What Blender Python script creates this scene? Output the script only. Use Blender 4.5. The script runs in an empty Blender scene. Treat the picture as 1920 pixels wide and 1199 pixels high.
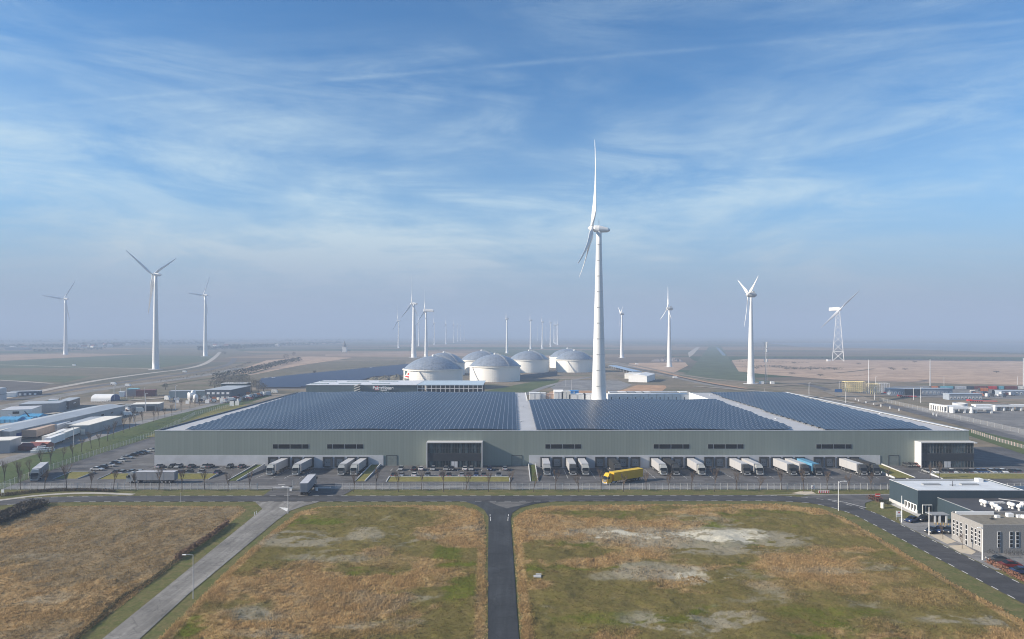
import bpy, math, random
import numpy as np
from mathutils import Vector, Matrix
R = math.radians
scene = bpy.context.scene
col = scene.collection

# ------------------------------------------------------------------ camera
CX, CY, F, H = 960.0, 627.0, 1280.0, 52.0
cam_d = bpy.data.cameras.new("camera")
cam_d.sensor_width = 36.0
cam_d.lens = 36.0 * F / 1920.0
cam_d.shift_y = (CY - 599.5) / 1920.0
cam_d.clip_end = 60000.0
cam_d.clip_start = 1.0
cam = bpy.data.objects.new("camera", cam_d)
cam.location = (0, 0, H)
cam.rotation_euler = (math.pi / 2, 0, 0)
col.objects.link(cam)
scene.camera = cam

# ------------------------------------------------------------------ sun, sky
SUN_DIR = Vector((1.0, 0.17, -0.47)).normalized()      # the way the light travels
sd = bpy.data.lights.new("sun", 'SUN')
sd.energy = 5.0
sd.angle = R(0.6)
sd.color = (1.0, 0.88, 0.73)
sun = bpy.data.objects.new("sun", sd)
sun.rotation_euler = SUN_DIR.to_track_quat('-Z', 'Y').to_euler()
sun.location = (-200, 0, 300)
col.objects.link(sun)

world = bpy.data.worlds.new("World")
scene.world = world
world.use_nodes = True
nt = world.node_tree
N, L = nt.nodes, nt.links
N.clear()
def nn(t, **kw):
    n = N.new(t)
    for k, v in kw.items():
        setattr(n, k, v)
    return n
def wmath(op, a, b=None, clamp=False):
    n = nn('ShaderNodeMath', operation=op, use_clamp=clamp)
    for i, v in enumerate((a, b)):
        if v is None: continue
        if isinstance(v, (int, float)): n.inputs[i].default_value = v
        else: L.new(v, n.inputs[i])
    return n.outputs[0]
sky = nn('ShaderNodeTexSky', sky_type='NISHITA', sun_disc=False)
sky.sun_elevation = math.asin(-SUN_DIR.z)
sky.sun_rotation = math.atan2(-SUN_DIR.x, -SUN_DIR.y) % (2 * math.pi)
sky.altitude = 50
sky.air_density = 1.0
sky.dust_density = 0.6
sky.ozone_density = 3.0
geo = nn('ShaderNodeTexCoord')
sep = nn('ShaderNodeSeparateXYZ')
L.new(geo.outputs['Generated'], sep.inputs[0])
zc = wmath('MAXIMUM', sep.outputs[2], 0.015)
px_ = wmath('DIVIDE', sep.outputs[0], wmath('ADD', zc, 0.11))
py_ = wmath('DIVIDE', sep.outputs[1], wmath('ADD', zc, 0.11))
comb = nn('ShaderNodeCombineXYZ')
L.new(px_, comb.inputs[0]); L.new(py_, comb.inputs[1])
def wnoise(scale, rot, sc, detail=6, rough=0.6, dist=0.6):
    m = nn('ShaderNodeMapping')
    m.inputs['Rotation'].default_value = (0, 0, rot)
    m.inputs['Scale'].default_value = sc
    L.new(comb.outputs[0], m.inputs[0])
    n = nn('ShaderNodeTexNoise')
    n.inputs['Scale'].default_value = scale
    n.inputs['Detail'].default_value = detail
    n.inputs['Roughness'].default_value = rough
    n.inputs['Distortion'].default_value = dist
    L.new(m.outputs[0], n.inputs['Vector'])
    return n.outputs['Fac']
def wramp(v, a, b):
    n = nn('ShaderNodeMapRange', clamp=True, interpolation_type='SMOOTHSTEP')
    n.inputs['From Min'].default_value = a; n.inputs['From Max'].default_value = b
    L.new(v, n.inputs['Value'])
    return n.outputs[0]
def dnoise(scale, rot, sc, detail=8, rough=0.66, dist=0.5, off=0.0):
    m = nn('ShaderNodeMapping'); m.inputs['Rotation'].default_value = (0, rot, 0); m.inputs['Scale'].default_value = sc; m.inputs['Location'].default_value = (off, 0, 0)
    L.new(geo.outputs['Generated'], m.inputs[0])
    n = nn('ShaderNodeTexNoise'); n.inputs['Scale'].default_value = scale; n.inputs['Detail'].default_value = detail
    n.inputs['Roughness'].default_value = rough; n.inputs['Distortion'].default_value = dist
    L.new(m.outputs[0], n.inputs['Vector']); return n.outputs['Fac']
dveil = wmath('MULTIPLY', wramp(dnoise(2.6, -0.21, (1, 1, 3.2), 5, 0.55, 0.4), 0.40, 0.64), wramp(dnoise(3.4, -0.23, (1, 1, 6.0), 10, 0.68, 0.8), 0.30, 0.66))
dveil2 = wmath('MULTIPLY', wramp(dnoise(2.0, 0.12, (1, 1, 3.0), 5, 0.55, 0.4, 3.0), 0.44, 0.66), wramp(dnoise(4.2, 0.10, (1, 1, 5.0), 10, 0.68, 0.8, 3.0), 0.32, 0.68))
big = wramp(wnoise(0.40, -0.6, (0.6, 1.4, 1), 5, 0.6, 0.6), 0.36, 0.60)
streak = wramp(wnoise(1.3, -0.76, (0.45, 2.4, 1), 9, 0.68, 1.0), 0.36, 0.66)
streak2 = wramp(wnoise(1.3, 0.46, (0.6, 1.9, 1), 9, 0.68, 0.9), 0.36, 0.68)
fine = wmath('ADD', wmath('MULTIPLY', streak, 0.62), wmath('MULTIPLY', streak2, 0.38))
cl = wmath('ADD', wmath('MULTIPLY', wmath('MULTIPLY', big, fine), 0.20), wmath('ADD', wmath('MULTIPLY', dveil, 0.62), wmath('MULTIPLY', dveil2, 0.40)))
# the old vapour trail: a straight line in the plane of the high cloud
sx0 = wmath('DIVIDE', sep.outputs[0], zc); sy0 = wmath('DIVIDE', sep.outputs[1], zc)
dline = wmath('SUBTRACT', wmath('ADD', sy0, wmath('MULTIPLY', wmath('ADD', sx0, 0.08), 0.217)), 2.55)
trail = wmath('POWER', 2.718, wmath('MULTIPLY', wmath('POWER', wmath('DIVIDE', wmath('ABSOLUTE', dline), 0.022), 2.0), -1.0))
trn = wramp(wnoise(3.5, 0.1, (1, 1, 1), 8, 0.7, 0.3), 0.42, 0.62)
trail = wmath('MULTIPLY', wmath('MULTIPLY', trail, wmath('ADD', wmath('MULTIPLY', trn, 0.6), 0.25)), 0.15)
low = wramp(sep.outputs[2], 0.36, 0.05)          # the veil thickens towards the horizon
cl = wmath('ADD', wmath('MULTIPLY', cl, wmath('ADD', wmath('MULTIPLY', low, 0.85), 0.45)), wmath('MULTIPLY', low, 0.24))
veil = wmath('MULTIPLY', wramp(sep.outputs[0], 0.10, -0.50), wmath('MULTIPLY', wramp(sep.outputs[2], 0.34, 0.20), wramp(dnoise(3.5, -0.2, (1, 1, 5.0), 9, 0.68, 0.7, 1.5), 0.34, 0.62)))
cl = wmath('ADD', cl, wmath('MULTIPLY', veil, 0.34))
cl = wmath('ADD', cl, trail, True)
cl = wmath('MULTIPLY', cl, wramp(sep.outputs[2], -0.01, 0.03))
tint = nn('ShaderNodeMix', data_type='RGBA', blend_type='MULTIPLY')
tint.inputs[0].default_value = 1.0
L.new(sky.outputs[0], tint.inputs[6])
tint.inputs[7].default_value = (0.52, 1.0, 1.30, 1)
mix = nn('ShaderNodeMix', data_type='RGBA')
L.new(cl, mix.inputs[0])
L.new(tint.outputs[2], mix.inputs[6])
mix.inputs[7].default_value = (5.6, 7.0, 7.6, 1)
hzm = nn('ShaderNodeMix', data_type='RGBA')
L.new(wmath('MULTIPLY', wramp(sep.outputs[2], 0.20, 0.0), 0.9), hzm.inputs[0])
L.new(mix.outputs[2], hzm.inputs[6])
hzm.inputs[7].default_value = (2.5, 3.0, 4.0, 1)
bg = nn('ShaderNodeBackground')
bg.inputs[1].default_value = 0.064
L.new(hzm.outputs[2], bg.inputs[0])
wo = nn('ShaderNodeOutputWorld')
L.new(bg.outputs[0], wo.inputs[0])

vs = scene.view_settings
vs.view_transform = 'Standard'; vs.look = 'None'; vs.gamma = 1.0; vs.exposure = 0.93
scene.cycles.use_denoising = True
scene.cycles.filter_width = 1.05
scene.cycles.max_bounces = 6
scene.cycles.volume_bounces = 1
scene.cycles.transparent_max_bounces = 12

# ------------------------------------------------------------------ helpers
def at(px, py, z=0.0):
    Y = F * (H - z) / (py - CY)
    return Vector(((px - CX) * Y / F, Y, z))
def sx(px, Y): return (px - CX) * Y / F
def sz(py, Y): return H - (py - CY) * Y / F

def tag(o, label=None, cat=None, group=None, kind=None):
    if label: o['label'] = label
    if cat: o['category'] = cat
    if group: o['group'] = group
    if kind: o['kind'] = kind
    return o
def empty(name, loc=(0, 0, 0), rz=0.0, label=None, cat=None, group=None, scale=1.0):
    o = bpy.data.objects.new(name, None)
    o.empty_display_size = 0.3
    o.location = loc; o.rotation_euler = (0, 0, rz); o.scale = (scale,) * 3
    col.objects.link(o)
    return tag(o, label, cat, group)

class MB:
    def __init__(s): s.v = []; s.f = []; s.m = []; s.smooth = False
    def face(s, pts, mi=0):
        b = len(s.v); s.v += [tuple(p) for p in pts]; s.f.append(tuple(range(b, b + len(pts)))); s.m.append(mi)
    def box(s, x0, x1, y0, y1, z0, z1, mi=0):
        return s.hexa([(x0,y0,z0),(x1,y0,z0),(x1,y1,z0),(x0,y1,z0),(x0,y0,z1),(x1,y0,z1),(x1,y1,z1),(x0,y1,z1)], mi)
    def hexa(s, p, mi=0):
        b = len(s.v); s.v += [tuple(q) for q in p]
        for f in ((0,3,2,1),(4,5,6,7),(0,1,5,4),(1,2,6,5),(2,3,7,6),(3,0,4,7)):
            s.f.append(tuple(b + i for i in f)); s.m.append(mi)
        return s
    def tube(s, p0, p1, r0, r1, n=8, mi=0, caps=True):
        p0, p1 = Vector(p0), Vector(p1); d = (p1 - p0)
        if d.length < 1e-6: return s
        q = d.normalized().to_track_quat('Z', 'Y'); b = len(s.v)
        for p, r in ((p0, r0), (p1, r1)):
            for i in range(n):
                a = 2 * math.pi * i / n
                s.v.append(tuple(p + q @ Vector((r * math.cos(a), r * math.sin(a), 0))))
        for i in range(n):
            j = (i + 1) % n
            s.f.append((b + i, b + j, b + n + j, b + n + i)); s.m.append(mi)
        if caps:
            s.f.append(tuple(b + i for i in reversed(range(n)))); s.m.append(mi)
            s.f.append(tuple(b + n + i for i in range(n))); s.m.append(mi)
        return s
    def lathe(s, prof, c=(0, 0, 0), n=32, mi=0, capt=True):
        b = len(s.v)
        for r, z in prof:
            for i in range(n):
                a = 2 * math.pi * i / n
                s.v.append((c[0] + r * math.cos(a), c[1] + r * math.sin(a), c[2] + z))
        for k in range(len(prof) - 1):
            for i in range(n):
                j = (i + 1) % n
                s.f.append((b + k*n + i, b + k*n + j, b + (k+1)*n + j, b + (k+1)*n + i)); s.m.append(mi)
        if capt:
            s.f.append(tuple(b + (len(prof)-1)*n + i for i in range(n))); s.m.append(mi)
        return s
    def prism(s, pts, z0, z1, mi=0):       # plan polygon -> solid
        a = sum(pts[i][0]*pts[(i+1)%len(pts)][1]-pts[(i+1)%len(pts)][0]*pts[i][1] for i in range(len(pts)))
        if a < 0: pts = pts[::-1]
        b = len(s.v); n = len(pts)
        for z in (z0, z1):
            for p in pts: s.v.append((p[0], p[1], z))
        s.f.append(tuple(b + i for i in reversed(range(n)))); s.m.append(mi)
        s.f.append(tuple(b + n + i for i in range(n))); s.m.append(mi)
        for i in range(n):
            j = (i + 1) % n
            s.f.append((b+i, b+j, b+n+j, b+n+i)); s.m.append(mi)
        return s
    def side(s, prof, x0, x1, mi=0):       # (y,z) outline extruded along x
        b = len(s.v); n = len(prof)
        for x in (x0, x1):
            for y, z in prof: s.v.append((x, y, z))
        s.f.append(tuple(b + i for i in range(n))); s.m.append(mi)
        s.f.append(tuple(b + n + i for i in reversed(range(n)))); s.m.append(mi)
        for i in range(n):
            j = (i + 1) % n
            s.f.append((b+i, b+n+i, b+n+j, b+j)); s.m.append(mi)
        return s
    def build(s, name, mats, parent=None, loc=(0, 0, 0), smooth=False, rz=0.0):
        me = bpy.data.meshes.new(name)
        me.from_pydata(s.v, [], s.f)
        if not isinstance(mats, (list, tuple)): mats = [mats]
        for m in mats: me.materials.append(m)
        if len(mats) > 1: me.polygons.foreach_set('material_index', s.m)
        if smooth: me.polygons.foreach_set('use_smooth', [True] * len(me.polygons))
        me.update()
        o = bpy.data.objects.new(name, me)
        o.location = loc; o.rotation_euler = (0, 0, rz)
        col.objects.link(o)
        if parent: o.parent = parent
        return o

kids = {}
def children(o): return [c for c in bpy.data.objects if c.parent == o]
def copy_tree(o, parent=None, cache={}):
    c = o.copy(); col.objects.link(c); c.parent = parent
    if o.name not in cache: cache[o.name] = children(o)
    for ch in cache[o.name]: copy_tree(ch, c)
    return c
ORD = ['first','second','third','fourth','fifth','sixth','seventh','eighth','ninth','tenth','eleventh','twelfth',
       'thirteenth','fourteenth','fifteenth','sixteenth','seventeenth','eighteenth','nineteenth','twentieth']
ORD += ['twenty-' + o for o in ORD[:9]] + ['thirtieth'] + ['thirty-' + o for o in ORD[:9]] + ['fortieth'] + ['forty-' + o for o in ORD[:9]]

# ------------------------------------------------------------------ materials
MATS = {}
def srgb(c):
    return tuple((x/255/12.92 if x/255 <= 0.04045 else ((x/255+0.055)/1.055)**2.4) for x in c)
def mat(name, c, rough=0.7, metal=0.0, var=0.12, scale=0.6, spec=0.4, bump=0.0, bscale=3.0, coat=0.0):
    if name in MATS: return MATS[name]
    m = bpy.data.materials.new(name); m.use_nodes = True
    n, l = m.node_tree.nodes, m.node_tree.links
    b = n['Principled BSDF']
    b.inputs['Roughness'].default_value = rough
    b.inputs['Metallic'].default_value = metal
    b.inputs['Specular IOR Level'].default_value = spec
    b.inputs['Coat Weight'].default_value = coat
    tc = n.new('ShaderNodeTexCoord')
    no = n.new('ShaderNodeTexNoise'); no.inputs['Scale'].default_value = scale; no.inputs['Detail'].default_value = 5
    l.new(tc.outputs['Object'], no.inputs['Vector'])
    mr = n.new('ShaderNodeMapRange'); mr.inputs['From Min'].default_value = 0.25; mr.inputs['From Max'].default_value = 0.75
    mr.inputs['To Min'].default_value = 1 - var; mr.inputs['To Max'].default_value = 1 + var
    l.new(no.outputs['Fac'], mr.inputs['Value'])
    mx = n.new('ShaderNodeVectorMath'); mx.operation = 'SCALE'
    mx.inputs[0].default_value = c; l.new(mr.outputs[0], mx.inputs['Scale'])
    l.new(mx.outputs[0], b.inputs['Base Color'])
    if bump:
        n2 = n.new('ShaderNodeTexNoise'); n2.inputs['Scale'].default_value = bscale; n2.inputs['Detail'].default_value = 6
        l.new(tc.outputs['Object'], n2.inputs['Vector'])
        bp = n.new('ShaderNodeBump'); bp.inputs['Strength'].default_value = bump; bp.inputs['Distance'].default_value = 0.2
        l.new(n2.outputs['Fac'], bp.inputs['Height']); l.new(bp.outputs[0], b.inputs['Normal'])
    MATS[name] = m
    return m

class G:      # tiny node-graph builder for the bigger procedural materials
    def __init__(s, name, rough=0.85, spec=0.3, metal=0.0):
        s.m = bpy.data.materials.new(name); s.m.use_nodes = True
        s.n, s.l = s.m.node_tree.nodes, s.m.node_tree.links
        s.b = s.n['Principled BSDF']
        s.b.inputs['Roughness'].default_value = rough
        s.b.inputs['Specular IOR Level'].default_value = spec
        s.b.inputs['Metallic'].default_value = metal
        s.tc = s.n.new('ShaderNodeTexCoord')
        s.co = s.tc.outputs['Object']
        s.sep = None
    def val(s, inp, v):
        if isinstance(v, (int, float)): inp.default_value = v
        elif isinstance(v, (tuple, list)): inp.default_value = tuple(v) + ((1,) if len(v) == 3 and len(inp.default_value) == 4 else ())
        else: s.l.new(v, inp)
    def noise(s, scale, detail=5, rough=0.6, dist=0.0, sc=None, rot=0.0, co=None):
        c = co or s.co
        if sc:
            mp = s.n.new('ShaderNodeMapping'); mp.inputs['Scale'].default_value = sc; mp.inputs['Rotation'].default_value = (0, 0, rot)
            s.l.new(c, mp.inputs[0]); c = mp.outputs[0]
        t = s.n.new('ShaderNodeTexNoise'); t.inputs['Scale'].default_value = scale; t.inputs['Detail'].default_value = detail
        t.inputs['Roughness'].default_value = rough; t.inputs['Distortion'].default_value = dist
        s.l.new(c, t.inputs['Vector']); return t.outputs['Fac']
    def ramp(s, v, a, b, lo=0.0, hi=1.0):
        t = s.n.new('ShaderNodeMapRange'); t.interpolation_type = 'SMOOTHSTEP'
        s.val(t.inputs['Value'], v)
        t.inputs['From Min'].default_value = a; t.inputs['From Max'].default_value = b
        t.inputs['To Min'].default_value = lo; t.inputs['To Max'].default_value = hi
        return t.outputs[0]
    def math(s, op, a, b=0.0, clamp=False):
        t = s.n.new('ShaderNodeMath'); t.operation = op; t.use_clamp = clamp
        s.val(t.inputs[0], a); s.val(t.inputs[1], b); return t.outputs[0]
    def mix(s, f, a, b, mode='MIX'):
        t = s.n.new('ShaderNodeMix'); t.data_type = 'RGBA'; t.blend_type = mode
        s.val(t.inputs[0], f); s.val(t.inputs[6], a); s.val(t.inputs[7], b); return t.outputs[2]
    def scale(s, c, f):
        t = s.n.new('ShaderNodeVectorMath'); t.operation = 'SCALE'
        s.val(t.inputs[0], c); s.val(t.inputs['Scale'], f); return t.outputs[0]
    def xyz(s):
        if not s.sep:
            s.sep = s.n.new('ShaderNodeSeparateXYZ'); s.l.new(s.co, s.sep.inputs[0])
        return s.sep.outputs
    def white(s, v):
        t = s.n.new('ShaderNodeTexWhiteNoise'); t.noise_dimensions = '1D'; s.val(t.inputs['W'], v); return t.outputs['Value']
    def out(s, c, h=None, strength=0.4, dist=0.1):
        s.val(s.b.inputs['Base Color'], c)
        if h is not None:
            bp = s.n.new('ShaderNodeBump'); bp.inputs['Strength'].default_value = strength; bp.inputs['Distance'].default_value = dist
            s.val(bp.inputs['Height'], h); s.l.new(bp.outputs[0], s.b.inputs['Normal'])
        return s.m

def asphalt(name, c, patch=0.25, along_y=False):
    g = G(name, 0.85, 0.35)
    a = g.ramp(g.noise(0.09, 6, 0.65, 0.5), 0.3, 0.7, 1 - patch, 1 + patch)
    b = g.ramp(g.noise(1.1, 6, 0.7), 0.25, 0.75, 0.86, 1.14)
    d = g.ramp(g.noise(0.30, 4, 0.6, 0.2, sc=(2.4, 0.10, 1) if along_y else (0.22, 1.6, 1)), 0.35, 0.7, 0.84, 1.2)
    vo = g.n.new('ShaderNodeTexVoronoi'); vo.feature = 'DISTANCE_TO_EDGE'; vo.inputs['Scale'].default_value = 0.16
    wob = g.n.new('ShaderNodeVectorMath'); wob.operation = 'ADD'; g.l.new(g.co, wob.inputs[0])
    wn = g.n.new('ShaderNodeTexNoise'); wn.inputs['Scale'].default_value = 0.5; wn.inputs['Detail'].default_value = 4; g.l.new(g.co, wn.inputs['Vector'])
    ws = g.n.new('ShaderNodeVectorMath'); ws.operation = 'SCALE'; ws.inputs['Scale'].default_value = 3.0; g.l.new(wn.outputs['Color'], ws.inputs[0]); g.l.new(ws.outputs[0], wob.inputs[1])
    g.l.new(wob.outputs[0], vo.inputs['Vector'])
    crack = g.ramp(vo.outputs['Distance'], 0.0, 0.03, 0.72, 1.0)
    vp = g.n.new('ShaderNodeTexVoronoi'); vp.inputs['Scale'].default_value = 0.07; g.l.new(wob.outputs[0], vp.inputs['Vector'])
    vs_ = g.n.new('ShaderNodeSeparateColor'); g.l.new(vp.outputs['Color'], vs_.inputs[0])
    d = g.math('MULTIPLY', g.math('MULTIPLY', d, crack), g.ramp(vs_.outputs[0], 0.0, 1.0, 0.88, 1.14))
    f = g.math('MULTIPLY', g.math('MULTIPLY', a, b), d)
    return g.out(g.scale(c, f), g.noise(6, 3), 0.15, 0.03)
def soil(name, c1, c2, scale=0.02, sc=(1, 1, 1), hi=0.35, rot=0.0):
    g = G(name, 0.95, 0.1)
    f = g.ramp(g.noise(scale, 7, 0.62, 0.4, sc=sc, rot=rot), 0.35, 0.65)
    c = g.mix(f, c1, c2)
    k = g.ramp(g.noise(hi, 6, 0.7), 0.25, 0.75, 0.75, 1.25)
    return g.out(g.scale(c, k), g.noise(1.3, 4), 0.3, 0.3)

m_asph = asphalt('yard_asphalt', (0.088, 0.087, 0.089), 0.28)
m_asph_light = asphalt('light_asphalt', (0.185, 0.183, 0.182), 0.2)
m_asph_new = asphalt('road_asphalt', (0.052, 0.052, 0.055), 0.18)
m_asph_center = asphalt('lane_asphalt', (0.032, 0.036, 0.041), 0.25, True)
m_asph_old = asphalt('old_asphalt', (0.18, 0.172, 0.158), 0.22, True)
m_apron = asphalt('apron_asphalt', (0.16, 0.155, 0.15), 0.12)
m_mark = mat('road_paint', (0.62, 0.62, 0.60), 0.7, var=0.25, scale=1.5)
m_concrete = mat('concrete', (0.42, 0.42, 0.42), 0.8, var=0.14, scale=0.4)
m_kerb = mat('kerb_stone', (0.42, 0.41, 0.39), 0.85, var=0.2, scale=1.0)
m_white = mat('white_paint', (0.78, 0.78, 0.77), 0.45, var=0.04, scale=0.3)
m_cream = mat('cream_metal', (0.74, 0.72, 0.66), 0.5, var=0.08, scale=0.3)
m_turb = mat('turbine_white', (0.70, 0.70, 0.69), 0.4, var=0.035, scale=0.08)
m_dark = mat('dark_metal', (0.035, 0.038, 0.042), 0.5, var=0.1)
m_black = mat('black_rubber', (0.018, 0.018, 0.019), 0.8, var=0.15)
m_grey = mat('grey_metal', (0.28, 0.29, 0.30), 0.5, var=0.1)
m_lgrey = mat('light_grey_metal', (0.50, 0.51, 0.53), 0.5, var=0.1)
m_galv = mat('galvanised_steel', (0.46, 0.47, 0.47), 0.45, metal=0.3, var=0.1)
m_glass = mat('dark_glass', (0.010, 0.012, 0.014), 0.12, var=0.1, spec=0.3)
m_roof = mat('membrane_roof', (0.40, 0.41, 0.43), 0.7, var=0.10, scale=0.08)
m_rim = mat('wheel_rim', (0.42, 0.42, 0.43), 0.35, metal=0.7, var=0.05)
m_lamp = mat('lamp_glass', (0.75, 0.74, 0.70), 0.2, var=0.02, spec=0.7)
m_red = mat('red_paint', (0.50, 0.035, 0.03), 0.45)
m_yellow = mat('yellow_paint', (0.58, 0.34, 0.015), 0.4, var=0.05)
m_blue = mat('blue_paint', (0.03, 0.22, 0.55), 0.5)
m_teal = mat('teal_paint', (0.16, 0.42, 0.50), 0.5)
m_maroon = mat('maroon_paint', (0.16, 0.045, 0.045), 0.6)
m_orange = mat('orange_paint', (0.60, 0.20, 0.08), 0.55)
m_bark = mat('bark', (0.060, 0.046, 0.036), 0.9, var=0.3, scale=3)
m_bark_d = mat('dark_bark', (0.035, 0.038, 0.030), 0.9, var=0.3, scale=3)
m_twig = mat('twigs', (0.115, 0.085, 0.065), 0.9, var=0.3, scale=2)
m_grass = soil('verge_grass', (0.115, 0.125, 0.04), (0.17, 0.14, 0.065), 0.08, hi=0.9)
m_grass_d = soil('lawn_grass', (0.062, 0.085, 0.028), (0.085, 0.10, 0.034), 0.08, hi=0.9)
m_grass_y = soil('bank_grass', (0.19, 0.17, 0.06), (0.14, 0.14, 0.045), 0.12, hi=1.2)
m_slope = soil('slope_grass', (0.055, 0.085, 0.032), (0.085, 0.105, 0.04), 0.03, hi=0.5)

def cladding(name, c, w=1.2, axis=0, var=0.07, seam=0.72):
    g = G(name, 0.45, 0.4, 0.15)
    t = g.math('DIVIDE', g.xyz()[axis], w)
    fl = g.math('FLOOR', t); fr = g.math('FRACT', t)
    wv = g.ramp(g.white(fl), 0, 1, 1 - var, 1 + var)
    se = g.ramp(fr, 0.0, 0.09, seam, 1.0)
    big = g.ramp(g.noise(0.02, 3), 0.3, 0.7, 0.97, 1.03)
    rib = g.math('ABSOLUTE', g.math('SUBTRACT', g.math('FRACT', g.math('MULTIPLY', t, 4.0)), 0.5))
    return g.out(g.scale(c, g.math('MULTIPLY', g.math('MULTIPLY', wv, se), big)), rib, 0.25, 0.06)
m_clad = cladding('green_grey_cladding', (0.222, 0.256, 0.230), 1.19, var=.035, seam=.70)
m_clad_y = cladding('green_grey_cladding_side', (0.215, 0.245, 0.225), 1.19, axis=1)
m_hall = cladding('blue_grey_cladding', (0.040, 0.062, 0.078), 1.0, var=0.03, seam=0.8)
m_hall_y = cladding('blue_grey_cladding_side', (0.040, 0.062, 0.078), 1.0, axis=1, var=0.03, seam=0.8)
m_fhall = cladding('teal_grey_cladding', (0.085, 0.125, 0.135), 2.0, var=0.03, seam=0.9)
m_plinth = mat('pale_precast', (0.47, 0.48, 0.50), 0.75, var=0.12, scale=0.25)

def brick():
    g = G('grey_brick', 0.9, 0.2)
    g.co = g.tc.outputs['Object']
    x, y, z = g.xyz()
    f = g.math('FRACT', g.math('MULTIPLY', z, 4.0))
    se = g.ramp(f, 0.0, 0.18, 0.85, 1.0)
    k = g.ramp(g.noise(3.5, 6, 0.8), 0.25, 0.75, 0.78, 1.2)
    return g.out(g.scale((0.25, 0.245, 0.24), g.math('MULTIPLY', se, k)))
m_brick = brick()

def panels():
    g = G('solar_glass', 0.25, 0.35, 0.0)
    x = g.xyz()[0]; y = g.xyz()[1]
    t = g.math('DIVIDE', x, 1.95)
    fr = g.math('FRACT', t)
    line = g.math('LESS_THAN', fr, 0.085)
    v = g.ramp(g.white(g.math('FLOOR', t)), 0, 1, 0.92, 1.08)
    c = g.scale((0.015, 0.022, 0.040), g.math('MULTIPLY', v, g.ramp(g.noise(0.03, 3), .3, .7, .92, 1.08)))
    return g.out(g.mix(line, c, (0.19, 0.21, 0.25)))
m_panel = panels()

# ------------------------------------------------------------------ noise for the field masks
def vnoise(x, y, seed, cell):
    rng = np.random.RandomState(seed); T = rng.rand(256, 256)
    x = x / cell; y = y / cell
    xi = np.floor(x).astype(int); yi = np.floor(y).astype(int)
    fx = x - xi; fy = y - yi
    fx = fx*fx*(3-2*fx); fy = fy*fy*(3-2*fy)
    a = T[xi % 256, yi % 256]; b = T[(xi+1) % 256, yi % 256]; c = T[xi % 256, (yi+1) % 256]; d = T[(xi+1) % 256, (yi+1) % 256]
    return (a*(1-fx)+b*fx)*(1-fy) + (c*(1-fx)+d*fx)*fy
def fbm(x, y, seed, cell, octv=5, rough=0.55):
    s = 0; a = 1; t = 0
    for k in range(octv):
        s = s + a * vnoise(x + 17.3*k, y - 9.1*k, seed + k, cell / 2**k); t += a; a *= rough
    return s / t
def smooth(v, a, b):
    t = np.clip((v - a) / (b - a), 0, 1); return t*t*(3-2*t)
def in_poly(X, Y, poly):
    inside = np.zeros(X.shape, bool); n = len(poly)
    for i in range(n):
        x0, y0 = poly[i]; x1, y1 = poly[(i+1) % n]
        c = ((y0 > Y) != (y1 > Y)) & (X < (x1-x0)*(Y-y0)/((y1-y0) + 1e-12) + x0)
        inside ^= c
    return inside
def dist_poly(X, Y, poly):
    d = np.full(X.shape, 1e9); n = len(poly)
    for i in range(n):
        x0, y0 = poly[i]; x1, y1 = poly[(i+1) % n]
        L2 = (x1-x0)**2 + (y1-y0)**2 + 1e-9
        t = np.clip(((X-x0)*(x1-x0)+(Y-y0)*(y1-y0))/L2, 0, 1)
        d = np.minimum(d, np.hypot(X-(x0+t*(x1-x0)), Y-(y0+t*(y1-y0))))
    return d
def wpoly(pts): return [tuple(at(*p)[:2]) for p in pts]

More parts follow.
